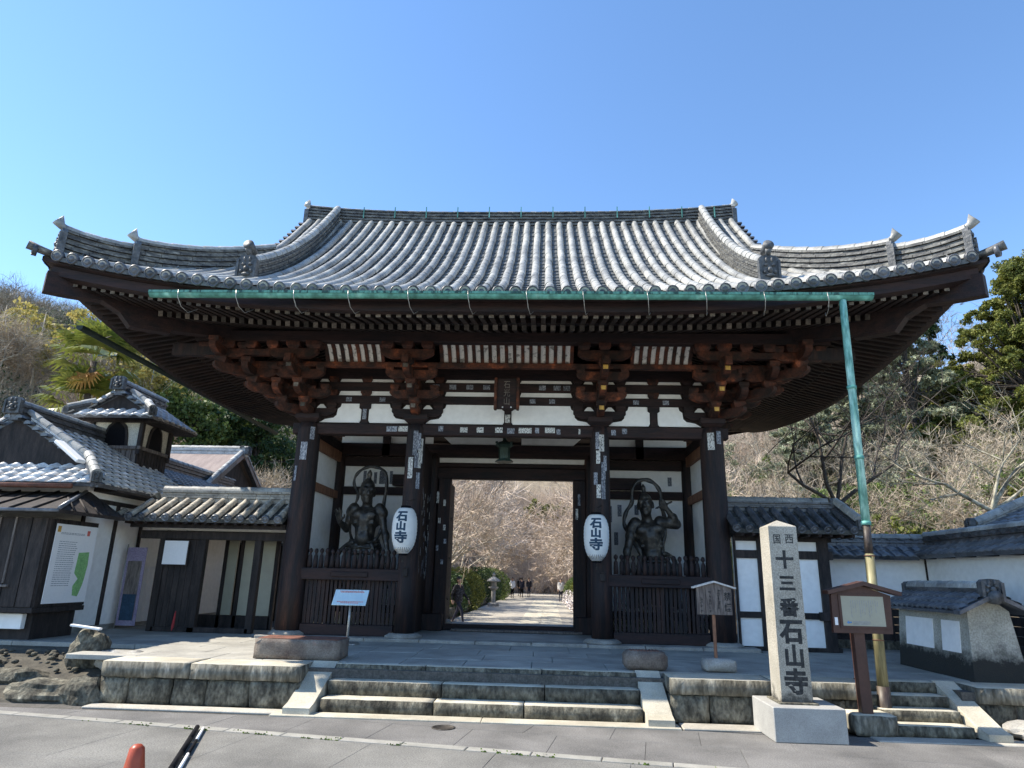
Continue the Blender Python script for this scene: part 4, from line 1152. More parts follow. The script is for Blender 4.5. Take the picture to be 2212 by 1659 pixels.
# brown information board
ib = empty("information_board", (4.7, -4.35, 0), "dark brown roofed information board with a beige panel beside the pillar", "information board")
rstone("base_block", ["stone_mid", "stone_top"], ib, 4.42, 4.95, -4.42, -4.02, .0, .248, .018, .07, .3, .03)
MB().rbox(4.56, 4.69, -4.36, -4.24, .24, 1.20, .005).build("post", "brown_paint", ib)
MB().prism([(4.31, 1.15), (5.02, 1.15), (5.04, 1.60), (4.70, 1.71), (4.32, 1.60)], -4.39, -4.33, 'y').build("board", "brown_paint", ib)
for s_ in (-1, 1):
    X = 4.70
    MB().hexa([(X, -4.47, 1.715), (X + s_ * .44, -4.47, 1.60), (X + s_ * .44, -4.28, 1.60), (X, -4.28, 1.715), (X, -4.47, 1.765), (X + s_ * .445, -4.47, 1.645), (X + s_ * .445, -4.28, 1.645), (X, -4.28, 1.765)]).build("roof_board", "brown_paint", ib)
for a, b, c, d in ((4.40, 4.43, 1.21, 1.60), (4.945, 4.975, 1.21, 1.60), (4.43, 4.945, 1.21, 1.235), (4.43, 4.945, 1.585, 1.605)):
    MB().box(a, b, -4.402, -4.391, c, d).build("panel_frame", "brown_paint", ib)
pn = MB().box(4.43, 4.945, -4.398, -4.391, 1.235, 1.585).build("panel", "beige", ib)
random.seed(8)
mb = MB()
for k in range(13):
    x = 4.87 - k * .027
    if k in (0,): z1, z0 = 1.53, 1.47
    else: z1 = 1.535; z0 = random.uniform(1.36, 1.50) if k % 4 else 1.345
    z = z1
    while z > z0: mb.box(x - .003, x + .003, -4.3995, -4.3985, z - .007, z); z -= .0105
mb.build("print_columns", "print_grey", pn)
mb = MB()
for z in (1.285, 1.275, 1.262, 1.252): mb.box(4.55, 4.55 + random.uniform(.16, .27), -4.3995, -4.3985, z, z + .004)
mb.build("print_lines", "print_grey", pn)
MB().prism([(4.475, 1.275), (4.50, 1.297), (4.50, 1.283), (4.535, 1.283), (4.535, 1.267), (4.50, 1.267), (4.50, 1.253)], -4.3995, -4.3985, 'y').build("blue_arrow", "print_blue", pn)
MB().box(4.335, 4.372, -4.394, -4.3905, 1.24, 1.33).build("small_label", "white", ib)

# slanted blue notice stand
ns = empty("notice_stand", (-2.66, -.95, HT), "pale blue slanted notice panel on a thin steel stand, left of the steps", "notice stand")
ns_y = -1.05
MB().rbox(-2.78, -2.46, -1.18, -.86, HT, HT + .02, .004).build("base_plate", "steel", ns)
MB().tube([(-2.64, ns_y + .02, HT + .02), (-2.63, ns_y, 1.20)], .022, 10).build("post", "steel", ns)
Mx = Matrix.Translation((-2.63, ns_y - .03, 1.30)) @ Matrix.Rotation(R(-38), 4, 'X')
MB().rbox(-.30, .30, -.008, .008, -.16, .16, .004, Mx).build("panel", "sign_blue", ns)
mb = MB()
random.seed(3)
for z, w_ in ((.125, .42), (.105, .40), (-.09, .44), (-.115, .30)):
    x = -w_ / 2
    while x < w_ / 2: l = random.uniform(.012, .03); mb.box(x, x + l, -.0095, -.0085, z - .008, z + .006, Mx); x += l + .006
mb.build("red_print", "red_print", ns)

# traffic cone and striped bar
cn = empty("traffic_cone", (-1.91, -8.5, 0), "small orange traffic cone cut off by the bottom edge of the view", "traffic cone")
MB().lathe([(.17, .03), (.13, .08), (.055, .52), (.045, .585), (.025, .605), (.002, .61)], 24, (-1.91, -8.5, 0)).build("cone_body", "cone", cn)
MB().rbox(-2.09, -1.73, -8.68, -8.32, 0, .035, .01).build("cone_base", "cone", cn)
br = empty("barrier_bar", (-2.45, -6.4, 0), "black and white striped bar lying on the paving behind the cone", "barrier bar")
for k in range(4):
    a, b = k * .26, k * .26 + .25
    p = Vector((-2.32, -7.35, .03)); d = Vector((-.36, 1.0, .0)).normalized()
    MB().tube([p + d * (a * 2.2), p + d * (b * 2.2)], .026, 10).build("bar_section", "black", br)
    MB().tube([p + d * (a * 2.2) + Vector((.07, 0, -.01)), p + d * (b * 2.2) + Vector((.07, 0, -.01))], .016, 8).build("bar_rod", "white" if k % 2 else "black", br)

# ------------------------------------------------------------------ lanterns on the inner columns
def paper_lantern(cx, cz, label):
    e = empty("paper_lantern", (cx, -.42, cz), label, "lantern", "white paper lanterns on the gate columns")
    H = .42; prof = []
    n_ = 26
    for k in range(n_ + 1):
        u = k / n_; z = -H + 2 * H * u
        r_ = .235 * (max(0, 1 - abs((u - .56) / (.58 if u < .56 else .50)) ** 2.6)) ** .5
        r_ = max(r_, .09) + (.004 if k % 2 else -.001)
        prof.append((r_, z))
    b = MB().lathe(prof, 32, (cx, -.42, cz)).build("paper_body", "paper", e)
    for z0, z1, r_ in ((H - .01, H + .045, .095), (-H - .035, -H + .005, .085)):
        MB().lathe([(r_, z0), (r_, z1), (r_ * .8, z1)], 20, (cx, -.42, cz)).build("lantern_ring", "black", e)
    def rad(z):
        u = (z + H) / (2 * H); return .235 * (max(0, 1 - abs((u - .56) / (.58 if u < .56 else .50)) ** 2.6)) ** .5
    for ch, z, s_ in (("石", .255, .20), ("山", .075, .17), ("寺", -.125, .225)):
        v, f_ = text_mesh(ch, s_, .010, .0, 12)
        o = []
        for a in v:
            zz = z + a.y; r_ = rad(zz) + .006; an = a.x * 1.12 / .225 - .12
            o.append((cx + r_ * math.sin(an), -.42 - r_ * math.cos(an), cz + zz))
        MB().add(o, f_).build("lantern_letter", "ink_blue", e)
    mb = MB()
    for k in range(11):
        an = -1.2 + .22 * k; pts = []
        for z in (-.31, -.35, -.39, -.415): r_ = rad(z) + .004; pts.append((cx + r_ * math.sin(an), -.42 - r_ * math.cos(an), cz + z))
        mb.tube(pts, [.007, .008, .007, .005], 4)
    mb.build("gathered_folds", "steel", e)
    MB().tube([(cx, -.42, cz + H + .04), (cx, -.42, cz + H + .12), (cx + .12, -.2, cz + H + .2)], .007, 6).build("hanging_wire", "iron", e)
    MB().tube([(cx, -.42, cz - H - .03), (cx, -.42, cz - H - .10)], .006, 6).build("tassel_cord", "iron", e)
    MB().tube([(cx, -.42, cz - H - .10), (cx, -.42, cz - H - .16)], [.01, .02], 6).build("tassel", "iron", e)
paper_lantern(-1.89, 2.51, "white paper lantern in front of the left inner column")
paper_lantern(1.74, 2.455, "white paper lantern in front of the right inner column")
for cx in (-1.86, 1.86):
    b_ = empty("wooden_box", (cx, -.25, 1.75), "small dark wooden box fixed to the " + ("left" if cx < 0 else "right") + " inner column under the lantern", "box")
    MB().rbox(cx - .045, cx + .045, -.27, -.2, 1.68, 1.82, .006).build("box_body", "wood_black", b_)
    MB().rbox(cx - .055, cx + .055, -.28, -.2, 1.822, 1.84, .004).build("box_lid", "wood_black", b_)
# ================================================================== SIDE BUILDINGS
random.seed(31)
def inst_m(me, name, M, parent):
    o = bpy.data.objects.new(name, me); COL.objects.link(o); o.matrix_basis = M
    if parent: setpar(o, parent)
    return o
def wave_mb(w=.27, l=.26, n=8, amp=.026):
    """one S-shaped pan tile, x along the eave, y up the slope"""
    mb = MB(); P_ = []
    def pz(u): return amp * math.sin(2 * math.pi * (u - .12)) if u > .12 else amp * .2 * math.sin(u * 20)
    for y, dz in ((0, .022), (l, -.004)):
        for k in range(n + 1):
            u = k / n; P_.append(((u - .5) * w * 1.04, y, pz(u) + dz))
    for k in range(n + 1):
        u = k / n; P_.append(((u - .5) * w * 1.04, 0, pz(u) - .012))
    F = [(k, k + 1, n + 2 + k, n + 1 + k) for k in range(n)] + [(2 * n + 2 + k, 2 * n + 3 + k, k + 1, k) for k in range(n)]
    mb.add(P_, F, True); return mb
WV = {m_: mesh_of(wave_mb(), "pan_tile", m_) for m_ in ("tile_bright", "tile_blue", "tile_dark")}
HT_ = {m_: mesh_of(half_tile(.30, .070, .064, 6), "round_tile", m_) for m_ in ("tile_dark", "tile_blue", "tile", "tile_tan")}
DSC = {m_: mesh_of(disc_mb(.075), "eave_disc", m_) for m_ in ("tile_dark", "tile_blue")}
def frame(O, U, V):
    N_ = U.cross(V).normalized(); M = Matrix((U, V, N_)).transposed().to_4x4(); M.translation = O; return M
def tfield(O, U, V, T, rng, parent, style="wave", material="tile_bright", w=.27, step=.23, sheet=True, name="pan_tile"):
    """tiles on a plane: O eave corner, U along the eave, V up the slope, rng(t) -> (s0, s1)"""
    O = Vector(O); U = Vector(U).normalized(); V = Vector(V).normalized(); N_ = U.cross(V).normalized()
    t = 0.0
    while t < T - .05:
        s0, s1 = rng(t + step * .5)
        if style == "wave":
            k0 = math.ceil(s0 / w); s = k0 * w
            while s < s1 - w * .3:
                inst_m(WV[material], name, frame(O + U * (s + w / 2) + V * t + N_ * random.uniform(-.002, .003), U, V), parent); s += w
        t += step
    if style == "round":
        s0, s1 = rng(.1); n = int((s1 - s0) / w)
        for i in range(n + 1):
            s = s0 + i * w; t = -.02; first = True
            while t < T - .08:
                a, b = rng(t + .15)
                if a - .02 <= s <= b + .02:
                    inst_m(HT_[material], "round_tile", frame(O + U * s + V * t + N_ * .02, U, V), parent)
                    if first: inst_m(DSC["tile_dark" if material == "tile_dark" else "tile_blue"], "eave_disc", frame(O + U * s + V * (t - .01) + N_ * .03, U, V), parent)
                    first = False
                t += .27
    if sheet:
        mb = MB(); n = max(1, int(T / step)); 
        for k in range(n):
            t0, t1 = T * k / n, T * (k + 1) / n
            a0, b0 = rng(t0); a1, b1 = rng(t1)
            q = [O + U * a0 + V * t0, O + U * b0 + V * t0, O + U * b1 + V * t1, O + U * a1 + V * t1]
            up_, dn = N_ * (-.012), N_ * (-.07)
            lift_ = N_ * .022
            mb.add([q[0] + up_ + lift_, q[1] + up_ + lift_, q[2] + up_, q[3] + up_] + [p + dn for p in q], [(0, 1, 2, 3), (7, 6, 5, 4), (4, 5, 1, 0), (5, 6, 2, 1), (6, 7, 3, 2), (7, 4, 0, 3)])
        mb.build("roof_sheet", "tile_pan" if style == "round" else "tile_dark", parent)

def wbox(name, x0, x1, y0, y1, z0, z1, material, parent, b=.006):
    return MB().rbox(x0, x1, y0, y1, z0, z1, b).build(name, material, parent)

# ---------------- left: office with a gabled and hipped roof
off = empty("office_building", (-10, 1.5, 0), "white plastered building with bright hipped tile roof at the left edge", "building")
wbox("plaster_wall", -13.5, -8.0, -.75, 6.0, .62, 3.2, "plaster", off)
wbox("stone_footing", -13.4, -7.98, -.73, 6.0, .0, .62, "stone", off)
for y in (-.75, .25, 1.15, 2.3): wbox("wall_post", -8.0, -7.955, y - .04, y + .04, .62, 3.0, "wood_black", off)
wbox("wall_rail", -8.0, -7.95, -.75, 2.5, 2.92, 3.0, "wood_black", off)
def irimoya(root, xc, hw, y0, y1, ze, zr, g, material, over=.35, back=True, step=.23):
    """hipped and gabled roof, ridge along y; g = depth of the front skirt"""
    sl = (zr - ze) / hw; V = Vector((-1, 0, sl)).normalized(); L_ = math.hypot(hw, zr - ze); kx = hw / L_
    rf = MB().prism([(xc - hw + .02, ze - .08), (xc + hw - .02, ze - .08), (xc + hw - .02, ze - .04), (xc, zr - .08), (xc - hw + .02, ze - .04)][::-1], y0 + g, y1 - .02, 'y').build("roof", "wood_black", root)
    def rngR(t):
        d = t * kx
        return (d if d < g else g - over * 0, y1 - y0)
    tfield((xc + hw, y0, ze), (0, 1, 0), V, L_, rngR, rf, "wave", material, step=step)
    tfield((xc - hw, y1, ze), (0, -1, 0), Vector((1, 0, sl)), L_, lambda t: (0, (y1 - y0) - (t * kx if t * kx < g else g)), rf, "wave", material, step=step)
    Lf = math.hypot(g, g * sl)
    tfield((xc - hw, y0, ze), (1, 0, 0), Vector((0, 1, sl)), Lf, lambda t: (t * g / Lf, 2 * hw - t * g / Lf), rf, "wave", material, step=step)
    # gable
    zg = ze + g * sl
    MB().prism([(xc - hw + g, zg), (xc + hw - g, zg), (xc, zr - .05)], y0 + g + .02, y0 + g + .08, 'y').build("gable_wall", "wood_black", root)
    # verge tiles on the gable, facing forward
    for s_ in (-1, 1):
        n = int((hw - g) / (.20))
        for i in range(n):
            x = xc + s_ * (i * .20 + .12); z = zr - (abs(x - xc)) * sl + .0
            inst_m(HT_["tile_blue"], "verge_tile", Matrix.Translation((x, y0 + g - .16, z - .01)), rf)
        # descending ridge beside the verge
        ridge([(xc + s_ * (hw - g - .05), y0 + g + .12, zg + .05), (xc + s_ * .25, y0 + g + .12, zr - .25 * sl + .03)], .22 if s_ > 0 else .14, .10, rf, material="tile_bright" if s_ > 0 else "tile_blue")
        hp = [(xc + s_ * (hw - .05), y0 + .05, ze + .05), (xc + s_ * (hw - g * .95), y0 + g * .95, zg + .02)]
        ridge(hp, .14, .13, rf, material="tile_dark")
        oni(Vector((xc + s_ * (hw - .02), y0 + .02, ze + .02)), R(45 * s_), .18, .2, rf)
    ridge([(xc, y0 + g - .15, zr), (xc, y1, zr)], .22, .22, rf, material="tile_dark")
    oni(Vector((xc, y0 + g - .2, zr)), 0, .34, .34, rf)
    return rf
rf = irimoya(off, -9.85, 2.35, -1.3, 3.0, 3.2, 4.62, .72, "tile_bright")
tl = MB().rbox(-.10, .10, 0, .75, 0, .07, .015); 
o = tl.build("white_flashing", "white", off); o.matrix_basis = frame(Vector((-7.98, -1.14, 3.58)), Vector((.2, 1, 0)).normalized(), Vector((-.8, .15, .52)).normalized()) 
setpar(o, off)
MB().tube([(-13, -1.36, 3.13), (-7.9, -1.36, 3.13)], .045, 8).build("eave_gutter", "rust", off)
# rear part of the office roof
off2 = empty("rear_roof", (-9, 4.5, 0), "long dark tiled roof running back behind the bell turret", "roof")
MB().prism([(-12.5, 2.6), (-7.0, 2.6), (-7.0, 3.1), (-9.85, 4.35), (-12.5, 3.1)][::-1], 3.1, 9, 'y').build("roof_body", "wood_black", off2)
tfield((-7.0, 3.1, 3.14), (0, 1, 0), Vector((-2.85, 0, 1.25)), 3.1, lambda t: (0, 5.6), off2, "wave", "tile_blue")
ridge([(-9.85, 3.05, 4.4), (-9.85, 9, 4.4)], .24, .25, off2, material="tile_dark")
# bell turret
tu = empty("bell_turret", (-9.5, 2.6, 3.9), "small white turret with pointed bell-shaped windows and its own tiled roof", "turret")
X0, X1, Y0, Y1 = -10.12, -8.88, 2.0, 3.24
wbox("plaster_wall", X0 + .03, X1 - .03, Y0 + .03, Y1 - .03, 4.45, 5.2, "plaster_cream", tu)
wbox("wooden_skirt", X0, X1, Y0, Y1, 3.4, 4.42, "wood_black", tu)
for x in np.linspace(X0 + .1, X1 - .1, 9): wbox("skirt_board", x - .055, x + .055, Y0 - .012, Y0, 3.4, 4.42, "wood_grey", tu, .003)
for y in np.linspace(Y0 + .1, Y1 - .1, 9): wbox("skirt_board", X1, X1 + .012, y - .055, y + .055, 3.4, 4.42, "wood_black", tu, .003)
for x in (X0, X1):
    for y in (Y0, Y1): wbox("corner_post", x - .05, x + .05, y - .05, y + .05, 4.3, 5.25, "wood_black", tu)
for a in ((X0 - .06, X1 + .06, Y0 - .05, Y0 + .02), (X1 - .02, X1 + .05, Y0 - .06, Y1 + .06)): wbox("sill_rail", *a, 4.42, 4.50, "wood_grey", tu)
def bell_win(w, h):
    c = [(-w / 2, 0), (w / 2, 0), (w * .44, h * .45), (w * .36, h * .72), (w * .18, h * .88), (0, h), (-w * .18, h * .88), (-w * .36, h * .72), (-w * .44, h * .45)]
    return c
for k, (w_, e_) in enumerate(((.56, .0), )):
    c = bell_win(.52, .60)
    cb = bell_win(.64, .67)
    MB().prism([(-9.5 + a, 4.50 + b) for a, b in cb], Y0 - .01, Y0 + .028, 'y').build("window_frame", "wood_black", tu)
    MB().prism([(-9.5 + a, 4.50 + b) for a, b in c], Y0 - .014, Y0 - .011, 'y').build("window_opening", "black", tu)
    MB().prism([(2.62 + a, 4.50 + b) for a, b in cb], X1 - .028, X1 + .01, 'x').build("window_frame", "wood_black", tu)
    MB().prism([(2.62 + a, 4.50 + b) for a, b in c], X1 + .011, X1 + .014, 'x').build("window_opening", "black", tu)
irimoya(tu, -9.5, 1.08, 1.55, 3.7, 5.15, 5.82, .38, "tile_bright", step=.2)
# ticket kiosk in front
ki = empty("ticket_kiosk", (-9, -1.5, .5), "dark board-clad kiosk bay with a low shingled roof and a site map poster", "kiosk")
wbox("kiosk_body", -12.5, -7.64, -2.06, -.8, 1.02, 2.5, "wood_black", ki)
for k in range(17): wbox("cladding_board", -12.4 + k * .28, -12.4 + k * .28 + .265, -2.085, -2.06, 1.05, 2.5, "wood_black", ki, .004)
for k in range(12): wbox("cladding_board", -7.64, -7.618, -2.05 + k * .105, -2.05 + k * .105 + .095, 1.05, 2.5, "wood_black", ki, .003)
for k in range(10): wbox("batten", -8.2 - k * .28 - .016, -8.2 - k * .28 + .016, -2.11, -2.085, 1.42, 2.5, "wood_grey", ki, .003)
wbox("window_sill", -12.5, -8.1, -2.13, -2.06, 1.36, 1.40, "wood_grey", ki)
wbox("base_beam", -12.5, -7.6, -2.1, -.8, .96, 1.04, "wood_black", ki)
wbox("white_counter", -12.5, -7.85, -1.95, -1.85, .70, .94, "plaster", ki)
wbox("dark_base", -12.5, -7.75, -1.84, -.8, .0, .95, "wood_black", ki)
MB().hexa([(-12.5, -2.42, 2.56), (-7.25, -2.42, 2.56), (-8.0, -.78, 3.02), (-12.5, -.78, 3.02), (-12.5, -2.42, 2.62), (-7.25, -2.42, 2.62), (-8.0, -.78, 3.08), (-12.5, -.78, 3.08)]).build("kiosk_roof", "wood_black", ki)
MB().hexa([(-7.25, -2.42, 2.56), (-7.2, -.7, 2.56), (-7.98, -.7, 3.02), (-8.0, -.78, 3.02), (-7.25, -2.42, 2.62), (-7.2, -.7, 2.62), (-7.98, -.7, 3.10), (-8.0, -.78, 3.08)]).build("kiosk_roof", "wood_black", ki)
for k in range(12):
    a = Vector((-7.7 - k * .40, -2.44, 2.63)); b = Vector((-8.15 - k * .385, -.80, 3.09)); MB().tube([a, b], .02, 6).build("roof_batten", "wood_black", ki)
MB().tube([(-7.25, -2.43, 2.64), (-8.0, -.78, 3.10)], .035, 6).build("roof_batten", "tile_blue", ki)
for k in range(5):
    y = -2.1 + k * .32; MB().tube([(-7.22, y, 2.63), (-7.6 - .0 * k, min(y + .3, -.75), 2.87)], .018, 6).build("roof_batten", "wood_black", ki)
MB().tube([(-12.5, -2.44, 2.60), (-7.25, -2.44, 2.60)], .03, 6).build("eave_strip", "tile_blue", ki)
ps = empty("map_poster", (-7.6, -1.4, 1.1), "white poster with a green site map on the side of the dark kiosk", "poster")
px_ = -7.60
wb = MB().box(px_, px_ + .012, -1.93, -.84, 1.10, 2.42).build("poster_sheet", "white", ps)
MB().prism([(-1.25, 1.95), (-.97, 1.97), (-.95, 1.75), (-.98, 1.5), (-1.0, 1.4), (-1.08, 1.2), (-1.22, 1.22), (-1.25, 1.38), (-1.15, 1.5), (-1.27, 1.6)][::1], px_ + .0125, px_ + .0145, 'x').build("green_map", "print_green", wb)
MB().prism([(-1.12, 2.25), (-1.05, 2.25), (-1.04, 2.34), (-1.12, 2.34)], px_ + .0125, px_ + .0145, 'x').build("red_mark", "red_print", wb)
MB().prism([(-1.90, 2.28), (-1.82, 2.28), (-1.82, 2.38), (-1.90, 2.38)], px_ + .0125, px_ + .0145, 'x').build("yellow_mark", "gold", wb)
mb = MB(); random.seed(4)
for z in [2.27, 2.25] + [2.12 - .035 * k for k in range(22)]:
    y = -1.80
    while y < (-1.2 if z > 2.2 else -1.38): l = random.uniform(.02, .07); mb.box(px_ + .0125, px_ + .014, y, y + l, z, z + .010); y += l + .012
mb.build("print_lines", "print_grey", wb)
bn = empty("banner", (-7.6, .5, .6), "tall purple-topped banner with a dark picture against the white office wall", "banner")
MB().box(-7.80, -7.40, .55, .565, .60, 2.12).build("banner_sheet", "purple", bn)
MB().box(-7.75, -7.46, .543, .549, .7, 1.85).build("banner_picture", "wood_grey", bn)
MB().box(-7.74, -7.47, .536, .542, .7, 1.2).build("banner_picture", "ink_blue", bn)
MB().tube([(-7.82, .56, .50), (-7.82, .56, 2.18)], .012, 6).build("banner_pole", "steel", bn)
wc = empty("white_curtain", (-7.8, 1.6, .6), "pale cloth screen hanging at the corner between office and side gate", "curtain")
mb = MB(); P_ = []
for k in range(13):
    y = 1.15 + k * .06; P_ += [(-7.82 + .03 * math.sin(k * 1.7), y, .62), (-7.82 + .02 * math.sin(k * 1.7 + 1), y, 1.75)]
mb.add(P_, [(2 * k, 2 * k + 2, 2 * k + 3, 2 * k + 1) for k in range(12)], True); mb.build("cloth", "white", wc)

# ---------------- left: roofed side gate
sgt = empty("side_gate", (-5.9, .4, .53), "low roofed side gate of dark timber between the office and the great gate", "gate")
for x in (-6.97, -6.15, -5.0, -4.42): wbox("post", x - .07, x + .07, .33, .47, HT, 2.32, "wood_black", sgt)
wbox("lintel", -7.45, -4.35, .31, .49, 2.30, 2.46, "wood_black", sgt)
wbox("plaster_strip", -7.3, -4.35, .38, .42, 2.47, 2.56, "plaster", sgt)
wbox("eave_beam", -7.5, -4.35, -.02, .06, 2.50, 2.60, "wood_black", sgt)
tfield((-7.7, -.25, 2.66), (1, 0, 0), (0, .85, .46), .98, lambda t: (0 + t * .35, 3.36), sgt, "round", "tile_tan", w=.25)
tfield((-4.35, 1.45, 2.66), (-1, 0, 0), (0, -.85, .46), .98, lambda t: (0, 3.2), sgt, "round", "tile", w=.25)
for k in range(16): wbox("rafter", -7.5 + k * .2, -7.45 + k * .2, -.22, .3, 2.56, 2.61, "wood", sgt, .003)
ridge([(-7.25, .60, 3.09), (-4.36, .60, 3.09)], .26, .22, sgt, layer=.05, material="tile_tan")
for z in np.linspace(.62, 1.6, 3): pass
for k in range(6): wbox("wall_board", -6.92 + k * .125, -6.92 + k * .125 + .118, .38, .42, .6, 2.3, "wood_black", sgt, .003)
wbox("sill", -6.95, -5.0, .33, .47, HT, .62, "wood_black", sgt)
nb = empty("white_notice", (-6.65, .3, 1.8), "blank white notice sheet on the dark planks of the side gate", "notice")
MB().box(-6.90, -6.42, .285, .30, 1.80, 2.26).build("sheet", "white", nb)
MB().box(-6.92, -6.40, .30, .325, 1.78, 2.28).build("backing", "wood_black", nb)
wbox("screen_panel", -5.72, -4.98, 1.35, 1.40, .8, 2.35, "beige", sgt)
wbox("screen_panel", -6.10, -5.85, 1.35, 1.40, .8, 2.35, "beige", sgt)
wbox("screen_base", -6.6, -4.98, 1.33, 1.42, HT, .8, "wood_black", sgt)
for x in (-6.62, -6.1, -5.75, -4.98): wbox("screen_post", x - .04, x + .04, 1.33, 1.42, HT, 2.4, "wood_black", sgt)
wbox("passage_ceiling", -7.4, -4.35, .5, 1.45, 2.4, 2.44, "wood_black", sgt)
um = empty("umbrella", (-6.45, .2, .53), "closed red umbrella leaning on the post of the side gate", "umbrella")
MB().tube([(-6.42, .16, .56), (-6.43, .2, .64), (-6.45, .26, .85), (-6.45, .27, .92)], [.005, .028, .016, .006], 8).build("umbrella_body", "cloth_red", um)
hs = empty("tiled_shed", (-7, 7, 0), "small shed with a sunlit mossy tile roof seen through the side gate", "shed")
wbox("shed_wall", -9.5, -5.6, 6.8, 9, 0, 2.5, "wood_black", hs)
tfield((-9.6, 6.4, 2.5), (1, 0, 0), (0, 1, .5), 1.5, lambda t: (0, 4.2), hs, "wave", "tile_bright")
# ---------------- brown-roofed hall behind
bh = empty("hall_building", (-11, 9, 0), "hall with a plain mauve brown sheet roof and pale tiled ridge behind the turret", "building")
wbox("hall_wall", -16, -9.9, 7.6, 12.5, 0, 4.4, "plaster_old", bh)
MB().prism([(6.9, 4.15), (9.1, 5.62), (11.5, 4.2), (11.5, 4.1), (9.1, 5.45), (6.9, 4.05)][::1], -16.5, -9.55, 'x').build("sheet_roof", "mauve_roof", bh)
MB().prism([(7.1, 4.0), (9.1, 5.4), (11.3, 4.0)], -9.85, -9.78, 'x').build("gable_wall", "wood_black", bh)
ridge([(-16.4, 9.1, 5.6), (-9.5, 9.1, 5.6)], .26, .16, bh, material="tile_bright")
for y0, y1 in ((6.85, 9.1), (11.4, 9.1)): ridge([(-9.62, y0, 4.12), (-9.62, y1, 5.58)], .16, .10, bh, material="tile_dark")
oni(Vector((-9.45, 9.1, 5.55)), R(90), .3, .3, bh)

# ---------------- right: tiled annex wall joining the gate
an = empty("annex_wall", (5.3, 0, .53), "white panelled wall with dark timber frame and dark tiled roof right of the gate", "wall")
wbox("plaster_core", 4.35, 6.0, -.01, .05, HT + .02, 2.55, "plaster", an)
for x0, x1 in ((4.36, 4.40), (4.80, 4.98), (5.92, 6.12)): wbox("post", x0, x1, -.07, .09, HT, 2.58, "wood_black", an)
for z0, z1 in ((HT, .60), (1.09, 1.20), (2.16, 2.31), (2.48, 2.60)): wbox("rail", 4.36, 6.2, -.055, .07, z0, z1, "wood_black", an)
wbox("rail", 5.85, 6.3, -.1, .12, 1.07, 1.22, "wood_black", an)
tfield((4.30, -.55, 2.66), (1, 0, 0), (0, .85, .46), 1.02, lambda t: (0, 2.30), an, "round", "tile_dark", w=.235)
tfield((6.7, 1.2, 2.66), (-1, 0, 0), (0, -.85, .46), 1.02, lambda t: (0, 2.3), an, "round", "tile_dark", w=.235)
for k in range(11): wbox("rafter", 4.4 + k * .2, 4.45 + k * .2, -.5, .0, 2.55, 2.61, "wood", an, .003)
ridge([(4.3, .33, 3.10), (6.38, .33, 3.10)], .28, .17, an, layer=.045, material="tile_dark")
ridge([(6.56, -.5, 2.70), (6.50, .2, 3.08)], .16, .16, an, material="tile_dark")
oni(Vector((6.42, .33, 3.08)), R(90), .26, .28, an); oni(Vector((6.58, -.56, 2.68)), 0, .2, .2, an)
MB().prism([(-.5, 2.62), (1.1, 2.62), (.33, 3.05)], 6.40, 6.46, 'x').build("gable_board", "wood_black", an)
# boundary wall with a bend
bw = empty("boundary_wall", (7.6, 1, .53), "long white wall capped with blue-grey tiles and dark boards below, right side", "wall")
wbox("plaster_wall", 6.12, 8.50, .98, 1.22, 1.42, 2.32, "plaster", bw)
wbox("plaster_wall", 8.44, 8.68, -9.0, .97, 1.44, 2.42, "plaster", bw)
wbox("corner_strip", 8.42, 8.47, .94, .99, 1.44, 2.3, "wood_black", bw)
wbox("stone_footing", 6.12, 8.5, .92, 1.25, HT - .05, .68, "stone_moss", bw); wbox("stone_footing", 8.38, 8.7, -9.0, .91, .2, .66, "stone_moss", bw)
for k in range(5):
    z = .69 + k * .148
    wbox("skirting_board", 6.12, 8.43, .93 - .004 * (k % 2), .975, z, z + .142, "wood_black", bw, .004)
    wbox("skirting_board", 8.39 - .004 * (k % 2), 8.435, -9, .93, z, z + .142, "wood_black", bw, .004)
wbox("skirting_rail", 6.1, 8.4, .90, .98, 1.42, 1.455, "wood_black", bw); wbox("skirting_rail", 8.36, 8.44, -9, .9, 1.425, 1.46, "wood_black", bw)
for k in range(9): wbox("skirting_batten", 8.365, 8.39, .4 - k * .85, .44 - k * .85, .66, 1.42, "wood_black", bw)
for k in range(4): wbox("skirting_batten", 6.4 + k * .6, 6.44 + k * .6, .905, .93, .68, 1.42, "wood_black", bw)
tfield((6.2, .62, 2.27), (1, 0, 0), (0, .85, .5), .52, lambda t: (0, 1.95 + t), bw, "wave", "tile_blue", w=.25)
tfield((8.5, 1.58, 2.27), (-1, 0, 0), (0, -.85, .5), .52, lambda t: (0, 2.3), bw, "wave", "tile_blue", w=.25)
tfield((8.12, .78, 2.30), (0, -1, 0), (.8, 0, .48), .52, lambda t: (-t, 10), bw, "wave", "tile_blue", w=.20, step=.2)
tfield((9.0, -9.2, 2.30), (0, 1, 0), (-.8, 0, .48), .52, lambda t: (0, 10), bw, "wave", "tile_blue", w=.25)
ridge([(6.2, 1.08, 2.50), (8.52, 1.08, 2.52)], .22, .14, bw, material="tile_blue")
ridge([(8.56, 1.05, 2.54), (8.56, -9, 2.56)], .22, .16, bw, material="tile_dark")
for k in range(5): wbox("bracket_end", 6.55 + k * .5, 6.67 + k * .5, .72, .98, 2.22, 2.28, "wood_black", bw)
for k in range(11): wbox("bracket_end", 8.16, 8.44, .55 - k * .62, .72 - k * .62, 2.24, 2.30, "wood_black", bw)
